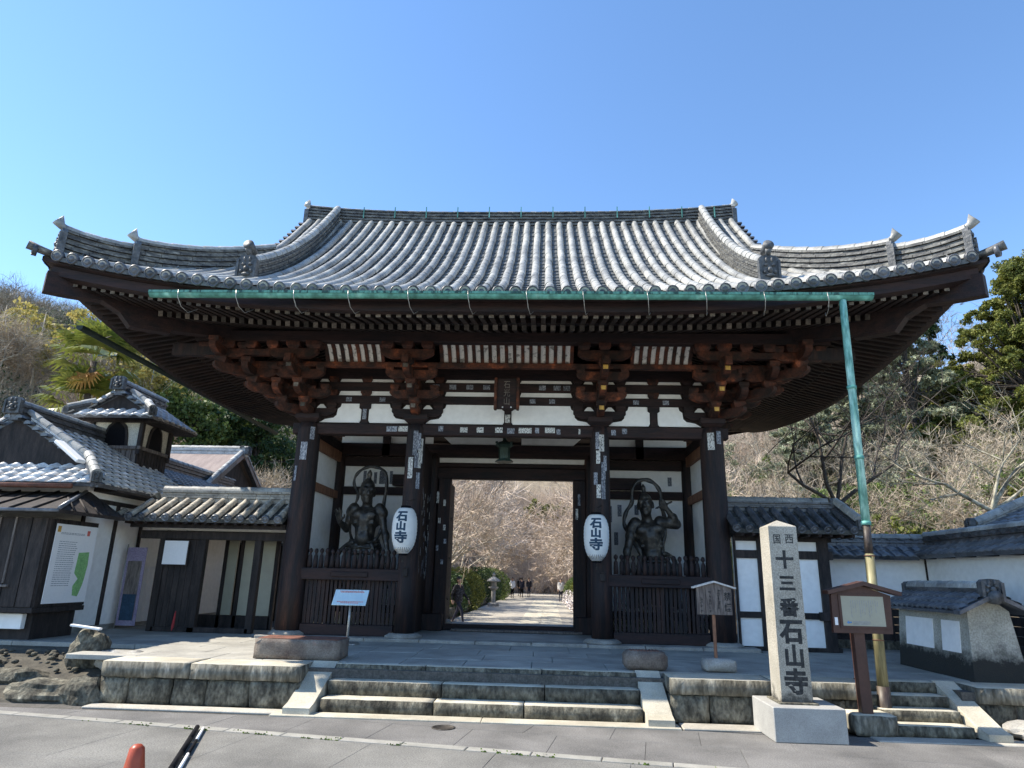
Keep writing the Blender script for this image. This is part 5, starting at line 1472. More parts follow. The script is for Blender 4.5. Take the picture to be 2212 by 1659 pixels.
# house beyond the boundary wall
hb = empty("neighbour_house", (10.2, -1.5, 0), "house roof with shiny blue tiles rising behind the right boundary wall", "building")
wbox("house_wall", 9.5, 12.5, -5, .1, 0, 2.9, "plaster", hb)
tfield((9.15, .45, 2.78), (0, -1, 0), (1, 0, .45), 1.7, lambda t: (0, 6), hb, "wave", "tile_blue")
tfield((12.2, -5.5, 2.78), (0, 1, 0), (-1, 0, .45), 1.7, lambda t: (0, 6), hb, "wave", "tile_blue")
ridge([(10.7, .5, 3.5), (10.7, -5.5, 3.5)], .26, .2, hb, material="tile"); ridge([(9.2, .42, 2.84), (10.6, .42, 3.46)], .16, .1, hb, material="tile")
MB().prism([(9.3, 2.7), (12.0, 2.7), (10.7, 3.4)], .2, .26, 'y').build("gable_wall", "plaster", hb)
oni(Vector((10.7, .5, 3.55)), R(180), .34, .4, hb); oni(Vector((9.12, .45, 2.84)), R(-90), .2, .2, hb)
# tiled stone tablet
tb = empty("tiled_tablet", (6.75, -2.5, .53), "stout plastered wall block with two pale plaques and its own little tiled roof", "monument")
mb = MB(); mb.hexa([(6.42, -3.50, HT - .05), (7.14, -3.50, HT - .05), (7.14, -1.60, HT - .05), (6.42, -1.60, HT - .05), (6.50, -3.44, 1.42), (7.05, -3.44, 1.42), (7.05, -1.64, 1.42), (6.50, -1.64, 1.42)])
body = mb.build("body", "tablet", tb)
MB().prism([(6.50, 1.42), (7.05, 1.42), (6.775, 1.62)], -3.44, -1.66, 'y').build("gable_top", "tablet", tb)
for y0, y1 in ((-3.25, -2.82), (-2.60, -1.85)):
    MB().hexa([(6.442, y0, .86), (6.47, y0, .86), (6.47, y1, .86), (6.442, y1, .86), (6.477, y0, 1.27), (6.51, y0, 1.27), (6.51, y1, 1.27), (6.477, y1, 1.27)]).build("pale_plaque", "plaster", tb)
WVs = mesh_of(wave_mb(.15, .15, 6, .016), "pan_tile", "tile_blue")
for side_, (ox, ux, vx) in enumerate(((6.30, -1, .83), (7.25, 1, -.83))):
    U = Vector((0, ux, 0)); V = Vector((vx, 0, .45)).normalized(); y = -1.56 if ux < 0 else -3.60
    for i in range(14):
        for j in range(3):
            inst_m(WVs, "pan_tile", frame(Vector((ox, y + ux * (i * .147 + .07), 1.42)) + V * (j * .145) + Vector((0, 0, .02)), U, V), tb)
    MB().hexa([(ox, -3.6, 1.41), (ox, -1.56, 1.41), (6.775, -1.56, 1.66), (6.775, -3.6, 1.66), (ox, -3.6, 1.375), (ox, -1.56, 1.375), (6.775, -1.56, 1.62), (6.775, -3.6, 1.62)]).build("roof_bed", "tile_dark", tb)
ridge([(6.775, -3.58, 1.66), (6.775, -1.55, 1.66)], .14, .06, tb, material="tile_dark", layer=.03)
o_ = oni(Vector((6.775, -3.58, 1.60)), 0, .30, .24, tb)
MB().tube([(6.775, -3.55, 1.60), (6.775, -3.68, 1.60)], [.085, .09], 16).build("ornament_disc", "oni", tb)
for s_ in (-1, 1):
    MB().hexa([(6.775, -3.66, 1.60), (6.775 + s_ * .50, -3.66, 1.37), (6.775 + s_ * .50, -3.52, 1.37), (6.775, -3.52, 1.60), (6.775, -3.66, 1.66), (6.775 + s_ * .50, -3.66, 1.42), (6.775 + s_ * .50, -3.52, 1.42), (6.775, -3.52, 1.66)]).build("verge_tile", "tile_dark", tb)
oni(Vector((6.775, -1.52, 1.62)), R(180), .2, .18, tb)

# ---------------- rocks
def rock(c, sx, sy, sz, seed, material, label):
    bm = bmesh.new(); bmesh.ops.create_icosphere(bm, subdivisions=3, radius=1)
    for v in bm.verts:
        p = v.co.copy(); n_ = noise.noise(p * 1.3 + Vector((seed, 0, 0))) * .35 + noise.noise(p * 3.1 + Vector((0, seed, 0))) * .14
        q = p * (1 + n_); q.z = max(q.z, -.75); v.co = Vector((q.x * sx, q.y * sy, q.z * sz))
    me = bpy.data.meshes.new("rock"); bm.to_mesh(me); bm.free(); me.materials.append(MATS[material])
    o = bpy.data.objects.new("rock", me); COL.objects.link(o); o.location = c
    return tag(o, label, "rock")
rock((-6.05, -2.85, .50), .28, .22, .32, 1.3, "stone_moss", "upright dark brown garden rock with a white strip on top, left of the terrace")
wp = empty("white_plank", (-6.05, -2.95, .86), "short white strip lying on top of the upright garden rock", "plank"); MB().rbox(-6.28, -5.82, -3.02, -2.94, .83, .86, .004, Matrix.Translation((-6.05, -2.98, .85)) @ Matrix.Rotation(R(6), 4, 'Y') @ Matrix.Translation((6.05, 2.98, -.845))).build("plank_board", "white", wp)
rs = [(-5.55, -2.95, .40, .25, .22, .16, "plaster_old", "pale rounded stone beside the upright garden rock"), (-5.2, -3.0, .42, .2, .18, .12, "stone", "small pale stone at the left end of the coping"),
      (-6.7, -3.3, .12, .5, .3, .22, "stone_moss", "low flat dark rock at the left corner of the forecourt"), (-5.9, -3.75, .08, .55, .28, .18, "stone_moss", "long low rock in the stony strip left of the terrace wall"),
      (-5.35, -3.85, .10, .3, .2, .22, "stone_moss", "brownish boulder against the left end of the terrace wall"), (-7.4, -2.8, .15, .4, .3, .2, "stone_moss", "dark rock below the white counter of the kiosk"),
      (6.75, -4.15, .06, .45, .22, .13, "stone", "flat topped boulder at the right edge beside the narrow steps")]
for k, (x, y, z, a, b, c, m_, l_) in enumerate(rs): rock((x, y, z), a, b, c, 2.1 + k * 3.7, m_, l_)
mb = MB(); random.seed(12)
for k in range(110):
    x = random.uniform(-7.6, -5.1); y = random.uniform(-4.0, -2.1); s = random.uniform(.02, .07); z = max(0, .42 * sm(-3.9, -2.6, y))
    mb.ball((x, y, z + s * .2), s, 6, (1, 1, .6))
tag(mb.build("gravel", "stone_moss"), "grey pebbles scattered between the rocks left of the terrace", "gravel", kind="stuff")
struct(MB().hexa([(-16, -4.0, -.02), (-5.1, -4.0, -.02), (-5.1, -2.4, -.02), (-16, -2.4, -.02), (-16, -3.95, .0), (-5.1, -3.95, .02), (-5.1, -2.3, .46), (-16, -2.3, .46)]).build("garden_bed", "soil"))
struct(MB().box(-16, -5.15, -2.3, -1.2, .0, .46).build("forecourt_ground", "soil"))
# ================================================================== FIGURES
random.seed(41)
def cap_shape(mb, p, q, r1_, r2_, n=10):
    p, q = Vector(p), Vector(q); L_ = (q - p).length; d = (q - p).normalized()
    pts = []; rr = []
    for k in range(4): a = math.pi / 2 * k / 4; pts.append(p - d * r1_ * math.cos(a)); rr.append(max(r1_ * math.sin(a), .001))
    pts.append(p); rr.append(r1_); pts.append(q); rr.append(r2_)
    for k in range(3, -1, -1): a = math.pi / 2 * k / 4; pts.append(q + d * r2_ * math.cos(a)); rr.append(max(r2_ * math.sin(a), .001))
    mb.tube(pts, rr, n)
def fuse(mb, name, material, voxel, parent=None, smooth=2):
    """one continuous skin around all the volumes in mb"""
    o = mb.build("volume", material)
    m_ = o.modifiers.new("r", 'REMESH'); m_.mode = 'VOXEL'; m_.voxel_size = voxel; m_.use_smooth_shade = True
    s_ = o.modifiers.new("s", 'SMOOTH'); s_.iterations = smooth; s_.factor = .5
    dg = bpy.context.evaluated_depsgraph_get(); dg.update()
    me = bpy.data.meshes.new_from_object(o.evaluated_get(dg)); me.name = name
    old = o.data; bpy.data.objects.remove(o); bpy.data.meshes.remove(old)
    me.materials.clear(); me.materials.append(MATS[material])
    q = bpy.data.objects.new(name, me); COL.objects.link(q)
    if parent: setpar(q, parent)
    return q
def spline(pts, n=8):
    pts = [Vector(p) for p in pts]; out = []
    for i in range(len(pts) - 1):
        p0 = pts[max(i - 1, 0)]; p1, p2 = pts[i], pts[i + 1]; p3 = pts[min(i + 2, len(pts) - 1)]
        for k in range(n):
            t = k / n
            out.append(.5 * ((2 * p1) + (-p0 + p2) * t + (2 * p0 - 5 * p1 + 4 * p2 - p3) * t * t + (-p0 + 3 * p1 - 3 * p2 + p3) * t ** 3))
    out.append(pts[-1]); return out
def hand(mb, w_, d, side, s=1.0, curl=.35, spread=.25):
    """palm and five bent fingers; w_ wrist, d direction, side = thumb direction"""
    w_ = Vector(w_); d = Vector(d).normalized(); side = Vector(side).normalized(); nrm = d.cross(side).normalized()
    palm = w_ + d * .11 * s
    for k in (-1, 0, 1): cap_shape(mb, w_ + side * .018 * k * s, palm + side * .038 * k * s, .030 * s, .030 * s, 8)
    for k, (l, o_) in enumerate(((.075, .055), (.10, .020), (.095, -.015), (.07, -.048))):
        a = palm + side * o_ * s; dd = (d + side * (o_ * spread * 12)).normalized()
        b = a + dd * l * s * .55; c = b + (dd * (1 - curl) - nrm * curl).normalized() * l * s * .6
        cap_shape(mb, a, b, .021 * s, .018 * s, 7); cap_shape(mb, b, c, .018 * s, .014 * s, 7)
    a = w_ + d * .03 * s + side * .045 * s; b = a + (side + d * .5).normalized() * .07 * s; c = b + (side * .3 + d).normalized() * .055 * s
    cap_shape(mb, a, b, .026 * s, .021 * s, 7); cap_shape(mb, b, c, .021 * s, .015 * s, 7)
def head(mb, c, s, yaw=0, roll=0, pitch=0, open_mouth=True):
    M = Matrix.Translation(c) @ Matrix.Rotation(yaw, 4, 'Z') @ Matrix.Rotation(roll, 4, 'Y') @ Matrix.Rotation(pitch, 4, 'X')
    def b(x, y, z, r_, sx=1, sy=1, sz=1):
        q = MB().ball((0, 0, 0), r_, 12, (sx, sy, sz)); mb.add([M @ (Vector(v) + Vector((x, y, z)) * s) for v in [tuple(Vector(u) * s) for u in q.v]], q.f, True)
    b(0, .02, .04, .17, .95, 1.1, 1.1); b(0, -.04, -.09, .135, .98, .95, 1.15)          # skull, jaw
    b(0, -.13, -.185, .06, 1.15, .8, .8)                                                   # chin
    for k in (-1, 1):
        b(k * .065, -.155, .045, .042, 1.4, .7, .55); b(k * .075, -.125, -.045, .055, 1, .8, .9)   # brow, cheek
        b(k * .165, .01, -.03, .05, .45, .8, 1.5)                                          # ear
        b(k * .06, -.155, .0, .026)                                                        # eye
    b(0, -.185, -.03, .035, .8, 1, 1.5); b(0, -.195, -.055, .034, 1.35, .8, .7)            # nose
    b(0, -.165, -.115, .045, 1.5, .6, .35); b(0, -.155, -.155, .042, 1.3, .6, .4)          # lips
    b(0, .02, .235, .05, 1, 1, 1.0); b(0, .02, .31, .062, .95, .95, 1.0); b(0, .02, .37, .03)  # topknot
    return M
def guardian(x0, y0, z0, variant):
    e = empty("guardian_statue", (x0, y0, z0), "dark carved guardian statue with both arms lowered, in the left gate bay" if variant == 'L' else
              "dark carved guardian statue raising a rod beside its head, right gate bay", "statue", "guardian statues behind the gate fences")
    mb = MB(); V = lambda x, y, z: Vector((x0 + x, y0 + y, z0 + z))
    def C(a, b, r, q): cap_shape(mb, V(*a), V(*b), r, q)
    def Bl(a, r, s=(1, 1, 1)): mb.ball(V(*a), r, 12, s)
    if variant == 'R':
        hip = (.16, 0, 1.52); ch = (.06, -.05, 2.10); nk = (.0, -.07, 2.36)
        Bl(hip, .27, (1.1, .85, .7)); C((.13, 0, 1.55), (.07, -.03, 2.0), .22, .29)
        Bl((.06, -.02, 2.08), .30, (1.28, .85, .85)); C((.05, -.02, 2.25), (-.01, -.07, 2.48), .13, .12)
        # pectorals, belly and ribs
        Bl((-.11, -.22, 2.12), .15, (1.15, .55, .75)); Bl((.20, -.22, 2.15), .15, (1.15, .55, .75))
        for i, z in enumerate((1.97, 1.86, 1.76)):
            for k in (-1, 1): Bl((.09 + .075 * k, -.235 + .012 * i, z), .066, (1.1, .6, .72))
            for k in (-1, 1): Bl((.09 + .22 * k, -.17, z + .04), .065, (.9, .8, .5))
        Bl((.12, -.19, 1.62), .17, (1.1, .6, .8))
        # lowered arm, viewer's left
        C((-.26, -.0, 2.26), (-.34, .0, 2.16), .15, .14)
        C((-.34, .0, 2.18), (-.44, -.08, 1.80), .125, .098); Bl((-.39, -.05, 2.0), .125, (1, 1, 1.25))
        C((-.44, -.08, 1.80), (-.54, -.20, 1.42), .10, .062); Bl((-.48, -.12, 1.68), .105, (1, 1, 1.35))
        hand(mb, V(-.545, -.21, 1.40), (.05, -.05, -1), (1, -.2, 0), 1.35, .2, .45)
        # raised arm
        C((.33, .0, 2.30), (.44, .0, 2.30), .15, .13)
        C((.44, .0, 2.30), (.72, -.02, 2.26), .12, .10); Bl((.56, -.0, 2.30), .125, (1.3, 1, 1))
        C((.73, -.02, 2.27), (.50, -.12, 2.55), .10, .06); Bl((.65, -.06, 2.38), .10, (1, 1, 1.2))
        hand(mb, V(.485, -.13, 2.57), (-.75, -.25, .4), (0, -.4, 1), 1.3, .85, .1)
        C((.22, -.24, 2.58), (.60, -.10, 2.72), .022, .026)
        C((.16, -.26, 2.555), (.24, -.23, 2.585), .008, .03); C((.58, -.10, 2.715), (.64, -.08, 2.735), .03, .010)
        head(mb, V(-.02, -.09, 2.66), 1.12, R(-14), R(-6), R(-4))
        legs = ((.0, .36), (.30, .40)); sk = (.16, 1.50)
        loop = [(.14, .12, 1.62), (-.05, .12, 1.72), (-.36, .16, 2.05), (-.50, .16, 2.28), (-.44, .18, 2.52), (-.30, .18, 2.72), (-.28, .18, 2.98), (-.16, .18, 3.16), (.04, .18, 3.22), (.26, .18, 3.14), (.40, .18, 2.94), (.40, .16, 2.66), (.46, .12, 2.44), (.44, .02, 2.10), (.36, -.05, 1.78), (.36, -.1, 1.66)]
        tails = [[(.34, -.1, 1.66), (.54, -.06, 1.62), (.66, -.04, 1.45), (.70, -.05, 1.2), (.66, -.06, .9)], [(-.46, .05, 2.02), (-.30, -.1, 1.85), (-.18, -.18, 1.66), (-.2, -.16, 1.5), (-.16, -.18, 1.35)]]
    else:
        Bl((.0, 0, 1.72), .26, (1.1, .9, .7)); C((.0, 0, 1.72), (.0, -.03, 2.2), .22, .28)
        Bl((.0, -.02, 2.22), .29, (1.32, .85, .95)); C((.0, -.02, 2.4), (.02, -.07, 2.62), .13, .12)
        Bl((-.15, -.23, 2.28), .14, (1.15, .5, .7)); Bl((.15, -.23, 2.28), .14, (1.15, .5, .7)); Bl((0, -.2, 1.80), .18, (1.1, .6, .9))
        for z in (2.16, 2.11): C((-.24, -.22, z), (.24, -.22, z), .025, .025)
        for i, z in enumerate((2.0, 1.92)):
            for k in (-1, 1): Bl((.08 * k, -.24, z), .065, (1.1, .6, .7))
        # bent arm, viewer's left
        C((-.32, .0, 2.42), (-.38, .0, 2.36), .14, .13); C((-.38, .0, 2.36), (-.47, .02, 2.0), .10, .075); Bl((-.42, 0, 2.2), .10, (1, 1, 1.2))
        C((-.47, .02, 2.0), (-.57, -.22, 2.12), .09, .06)
        hand(mb, V(-.58, -.24, 2.14), (-.15, -.3, 1), (.9, -.2, 0), 1.3, .25, .6)
        # straight arm, viewer's right
        C((.32, .0, 2.42), (.40, .0, 2.34), .14, .13); C((.38, .0, 2.34), (.48, -.04, 1.95), .10, .075); Bl((.42, 0, 2.16), .10, (1, 1, 1.2))
        C((.48, -.04, 1.95), (.60, -.16, 1.60), .09, .055); Bl((.53, -.07, 1.85), .098, (1, 1, 1.3))
        hand(mb, V(.605, -.17, 1.58), (.1, -.05, -1), (-1, -.2, 0), 1.3, .2, .45)
        head(mb, V(.0, -.09, 2.80), 1.16, R(24), R(3), R(6))
        legs = ((-.18, -.34), (.2, .36)); sk = (.0, 1.72)
        loop = [(-.26, -.06, 1.7), (-.40, .1, 1.95), (-.44, .14, 2.25), (-.34, .16, 2.55), (-.30, .16, 2.75), (-.42, .16, 2.98), (-.38, .16, 3.18), (-.20, .16, 3.32), (.0, .16, 3.36), (.22, .16, 3.32), (.38, .16, 3.16), (.40, .16, 2.9), (.37, .16, 2.6), (.40, .12, 2.4), (.42, .02, 2.1), (.34, -.08, 1.85), (.25, -.12, 1.72)]
        tails = [[(-.2, -.18, 1.72), (-.45, -.14, 1.62), (-.62, -.12, 1.4), (-.74, -.12, 1.15)], [(.2, -.18, 1.70), (.30, -.2, 1.5), (.32, -.2, 1.1), (.36, -.2, .8)]]
    for a, b in legs:
        C((a, 0, 1.45), (b, -.02, .85), .17, .11); C((b, -.02, .85), (b + .02, .03, .14), .11, .065)
        C((b + .02, .05, .07), (b + .05, -.18, .06), .07, .055)
    fuse(mb, "carved_body", "bronze", .022, e, 2)
    # skirt with folds
    q = MB(); sx, sz = sk; n = 64; P_ = []
    rows = 14
    for j in range(rows + 1):
        u = j / rows; z = sz + .02 - u * .85
        for k in range(n):
            a = 2 * math.pi * k / n
            r_ = .235 + .20 * u ** .8 + (.015 + .055 * u) * math.sin(a * 11 + 1.6 * math.sin(u * 3 + a)) + .02 * math.sin(a * 5 + u * 6)
            P_.append((x0 + sx + (r_ + .05) * math.cos(a) * 1.18, y0 + r_ * math.sin(a) * .85, z0 + z - .10 * u * max(0, math.sin(a * 2 + 1)) + .015 * math.sin(a * 9)))
    q.add(P_, [(j * n + k, (j + 1) * n + k, (j + 1) * n + (k + 1) % n, j * n + (k + 1) % n) for j in range(rows) for k in range(n)], True)
    q.build("skirt", "bronze", e)
    sash = MB()
    for dz, rr, am in ((.02, .265, .05), (-.05, .285, .09), (-.13, .315, .13)):
        pts = []
        for k in range(25):
            a = 2 * math.pi * k / 24; pts.append((x0 + sx + (rr + .04) * math.cos(a) * 1.12, y0 + rr * math.sin(a) * .9, z0 + sz + dz + .03 - am * max(0, -math.sin(a)) * (1 + .2 * math.sin(a * 5))))
        sash.tube(pts, .032, 7)
    sash.build("sash", "bronze", e)
    sc_mb = MB(); pts = spline([V(*p) for p in loop], 6)
    sc_mb.tube(pts, [.045 + .008 * math.sin(i * .9) for i in range(len(pts))], 8, flat=.75)
    for t in tails:
        pp = spline([V(*p) for p in t], 6); sc_mb.tube(pp, [.05 + .012 * math.sin(i * .8) for i in range(len(pp))], 8, flat=.7)
    sc_mb.build("scarf", "bronze", e)
    e.scale = (.88, .92, 1.0)
    MB().rbox(x0 - .75, x0 + .75, y0 - .45, y0 + .5, 1.05 - .45, z0 + .03, .05).build("rock_base", "wood_black", e)
guardian(-3.04, 1.10, .62, 'L')
guardian(2.90, 1.10, .58, 'R')

# ---- people
def person(name, x, y, z, H, yaw, label, cat="person", group=None, pose='walk', colors=("cloth_dark", "cloth_navy"), vox=.02, carry=None):
    e = empty(name, (x, y, z), label, cat, group)
    s = H / 1.7
    M = Matrix.Translation((x, y, z)) @ Matrix.Rotation(yaw, 4, 'Z') @ Matrix.Scale(s, 4)   # faces -y before the turn
    def T(p): return M @ Vector(p)
    def C(mb, a, b, r, q): cap_shape(mb, T(a), T(b), r * s, q * s)
    st_ = .30 if pose == 'walk' else .04
    body = MB(); legs = MB(); coat = MB()
    hp = (0, 0, .90)
    for k, f_ in ((-1, -1), (1, 1)):
        hx = .085 * k; ky = f_ * st_ * .55 - .06; ay = f_ * st_
        kn_z = .50; az = .09 + (.05 if f_ > 0 and pose == 'walk' else 0)
        C(legs, (hx, 0, .88), (hx, ky, kn_z), .085, .058); C(legs, (hx, ky, kn_z), (hx, ay, az), .058, .038)
        C(body, (hx, ay + .03, az - .045), (hx, ay - .15, az - .055 + (0 if f_ < 0 else -.0)), .042, .034)
        C(body, (hx, ay, az + .02), (hx, ay, az), .036, .036)
    C(coat, (0, 0, .86), (0, -.01, 1.12), .145, .15); 
    for k in (-1, 1):
        C(coat, (.07 * k, 0, .88), (.10 * k, -.01, 1.34), .12, .10)
        C(coat, (.10 * k, -.01, 1.36), (.175 * k, .0, 1.38), .085, .07)
        sw = -k * (.22 if pose == 'walk' else .03)
        C(coat, (.19 * k, .0, 1.38), (.225 * k, sw * .5 + .03, 1.12), .062, .05); C(coat, (.225 * k, sw * .5 + .03, 1.12), (.215 * k, sw - .08, .90), .05, .04)
        hand(body, T((.215 * k, sw - .085, .89)), (M.to_3x3() @ Vector((0, -.3, -1))), (M.to_3x3() @ Vector((-k, -.6, 0))), .75 * s, .4, .1)
        C(body, (.215 * k, sw - .07, .93), (.215 * k, sw - .085, .89), .03, .028)
    C(body, (0, 0, .95), (0, -.01, 1.42), .06, .06); C(body, (0, -.01, 1.42), (0, -.015, 1.50), .055, .05)
    for a, r_, q in (((0, .005, 1.60), .092, (.86, 1.0, 1.12)), ((0, -.03, 1.555), .07, (.9, .9, 1.1)), ((0, -.105, 1.575), .016, (.8, 1, 1.4)), ((.082, .0, 1.58), .02, (.5, 1, 1.5)), ((-.082, .0, 1.58), .02, (.5, 1, 1.5)), ((0, -.085, 1.525), .02, (1.4, .6, .6))):
        b_ = MB().ball((0, 0, 0), r_, 10, q); body.add([T(Vector(v) + Vector(a)) for v in b_.v], b_.f, True)
    for k in (-1, 1): C(body, (.08 * k, 0, .9), (.085 * k, 0, .8), .05, .05)
    for k, f_ in ((-1, -1), (1, 1)):
        hx = .085 * k; C(body, (hx, 0, .86), (hx, f_ * st_ * .55 - .06, .5), .05, .035); C(body, (hx, f_ * st_ * .55 - .06, .5), (hx, f_ * st_, .12), .035, .03)
        C(body, (0, 0, 1.38), (.19 * k, 0, 1.38), .04, .04); C(body, (.19 * k, 0, 1.38), (.225 * k, -k * .0 + .03 + (-k * .11 if pose == 'walk' else 0), 1.12), .035, .03)
        sw = -k * (.22 if pose == 'walk' else .03); C(body, (.225 * k, sw * .5 + .03, 1.12), (.215 * k, sw - .08, .92), .032, .028)
    b_ = fuse(body, "body", "skin", vox * .75 * s, e, 1)
    fuse(legs, "trousers", colors[1], vox * s, e, 1); fuse(coat, "jacket", colors[0], vox * s, e, 1)
    hr = MB()
    for a, r_, q in (((0, .022, 1.625), .100, (.90, 1.0, 1.05)), ((0, .06, 1.58), .08, (.95, .7, 1.1))):
        c_ = MB().ball((0, 0, 0), r_, 10, q); hr.add([T(Vector(v) + Vector(a)) for v in c_.v], c_.f, True)
    hr.build("hair", "hair", e)
    sh = MB()
    for k, f_ in ((-1, -1), (1, 1)):
        az = .09 + (.05 if f_ > 0 and pose == 'walk' else 0)
        cap_shape(sh, T((.085 * k, f_ * st_ + .035, az - .04)), T((.085 * k, f_ * st_ - .16, az - .052)), .048 * s, .040 * s)
    sh.build("shoes", "black", e)
    if carry:
        pk = MB(); pk.rbox(-.13, .13, .12, .26, 1.0, 1.38, .04); pk.v = [tuple(T(v)) for v in pk.v]; pk.build("backpack", carry, e)
    return e
person("person", -2.30, 12.2, -.02, 1.68, R(62), "person in dark quilted jacket and navy trousers walking past just beyond the gate", colors=("cloth_dark", "cloth_navy"), carry="black")
for k, (x, y, c1, c2, l_) in enumerate(((-1.75, 46, "white", "black", "distant person in a white top near the far gate"), (-1.0, 48, "cloth_navy", "black", "distant person in navy near the far gate"), (-.4, 50, "cloth_dark", "cloth_navy", "distant person in dark grey near the far gate"),
                                        (-1.3, 52, "black", "cloth_dark", "distant person all in black near the far gate"), (2.2, 40, "cloth_pale", "cloth_navy", "distant person in a pale coat at the right verge of the path"))):
    person("person", x, y, 0, 1.65, R(180 if k % 2 else 0), l_, pose='stand', colors=(c1, c2), vox=.035)
# ================================================================== PATH BEYOND THE GATE AND VEGETATION
random.seed(51)
rng = np.random.default_rng(51)
def ground_z(x, y): return hill(x, y) - .06
pth = MB().hexa([(-3.0, 4.85, -.03), (3.2, 4.85, -.03), (3.4, 80, -.03), (-2.0, 80, -.03), (-3.0, 4.85, .0), (3.2, 4.85, .0), (3.4, 80, .0), (-2.0, 80, .0)]).build("path", "path"); struct(pth)
for k in range(34):
    y = 5.2 + k * 1.15; x = -.25 + (y - 5) * .012
    for i in range(2): MB().rbox(x + i * .85, x + i * .85 + .84, y, y + 1.14, -.02, .006 + random.uniform(0, .003), .006).build("paving_stone", "stone_top", pth)
lw = empty("low_stone_wall", (-3, 20, 0), "low mossy stone edging along the left side of the path beyond the gate", "wall")
for k in range(44):
    y = 9 + k * .95; x = -3.3 + (y - 9) * .020
    MB().rbox(x - .25, x, y, y + .94, -.02, .34 + random.uniform(-.03, .03), .04, jit=.02).build("edging_stone", "stone_moss", lw)
lr = empty("low_stone_wall", (3.5, 20, 0), "low stone edging along the right side of the path beyond the gate", "wall")
for k in range(36):
    y = 9 + k * .95; x = 3.0
    MB().rbox(x, x + .25, y, y + .94, -.02, .26 + random.uniform(-.03, .03), .04, jit=.02).build("edging_stone", "stone", lr)
sl_ = empty("stone_lantern", (-2.45, 27, 0), "grey stone lantern on the left verge of the path beyond the gate", "stone lantern")
LX, LY = -2.15, 28.5
for nm, pr in (("lantern_base", [(.34, .0), (.34, .15), (.22, .22)]), ("lantern_shaft", [(.14, .2), (.13, .9), (.16, .95)]), ("lantern_table", [(.16, .93), (.30, 1.05), (.30, 1.12)]),
               ("lantern_fire_box", [(.18, 1.12), (.18, 1.40)]), ("lantern_cap", [(.20, 1.38), (.44, 1.44), (.40, 1.50), (.14, 1.68), (.06, 1.72)]), ("lantern_finial", [(.06, 1.70), (.10, 1.80), (.06, 1.90), (.005, 1.96)])):
    MB().lathe(pr, 6 if nm != "lantern_shaft" else 12, (LX, LY, 0), smooth=False).build(nm, "stone", sl_)
FG0 = len(sc.objects)
fg = empty("far_gate", (-1.5, 60, 0), "small tiled gate roof at the far end of the tree-lined path", "gate")
for x in (-4.6, -2.6, -.6, 1.0): MB().rbox(x - .12, x + .12, 59.9, 60.1, 0, 2.4, .01).build("post", "wood_red", fg)
MB().rbox(-4.8, 1.3, 59.85, 60.15, 2.2, 2.5, .01).build("lintel", "wood_red", fg)
MB().box(-4.7, -3, 60.0, 60.06, 0, 2.2).build("wall_panel", "plaster", fg); MB().box(.2, 1.2, 60, 60.06, 0, 2.2).build("wall_panel", "plaster", fg)
MB().prism([(58.6, 2.5), (60.2, 3.7), (61.8, 2.5), (61.8, 2.4), (58.6, 2.4)], -5.4, 2.0, 'x').build("roof", "tile", fg)
for k in range(24): MB().tube([(-5.2 + k * .31, 58.55, 2.55), (-5.2 + k * .31, 60.2, 3.75)], .08, 5).build("round_tile", "tile", fg)

fg.location = (-1.9, 76, 0); fg.scale = (.85, .85, .85)
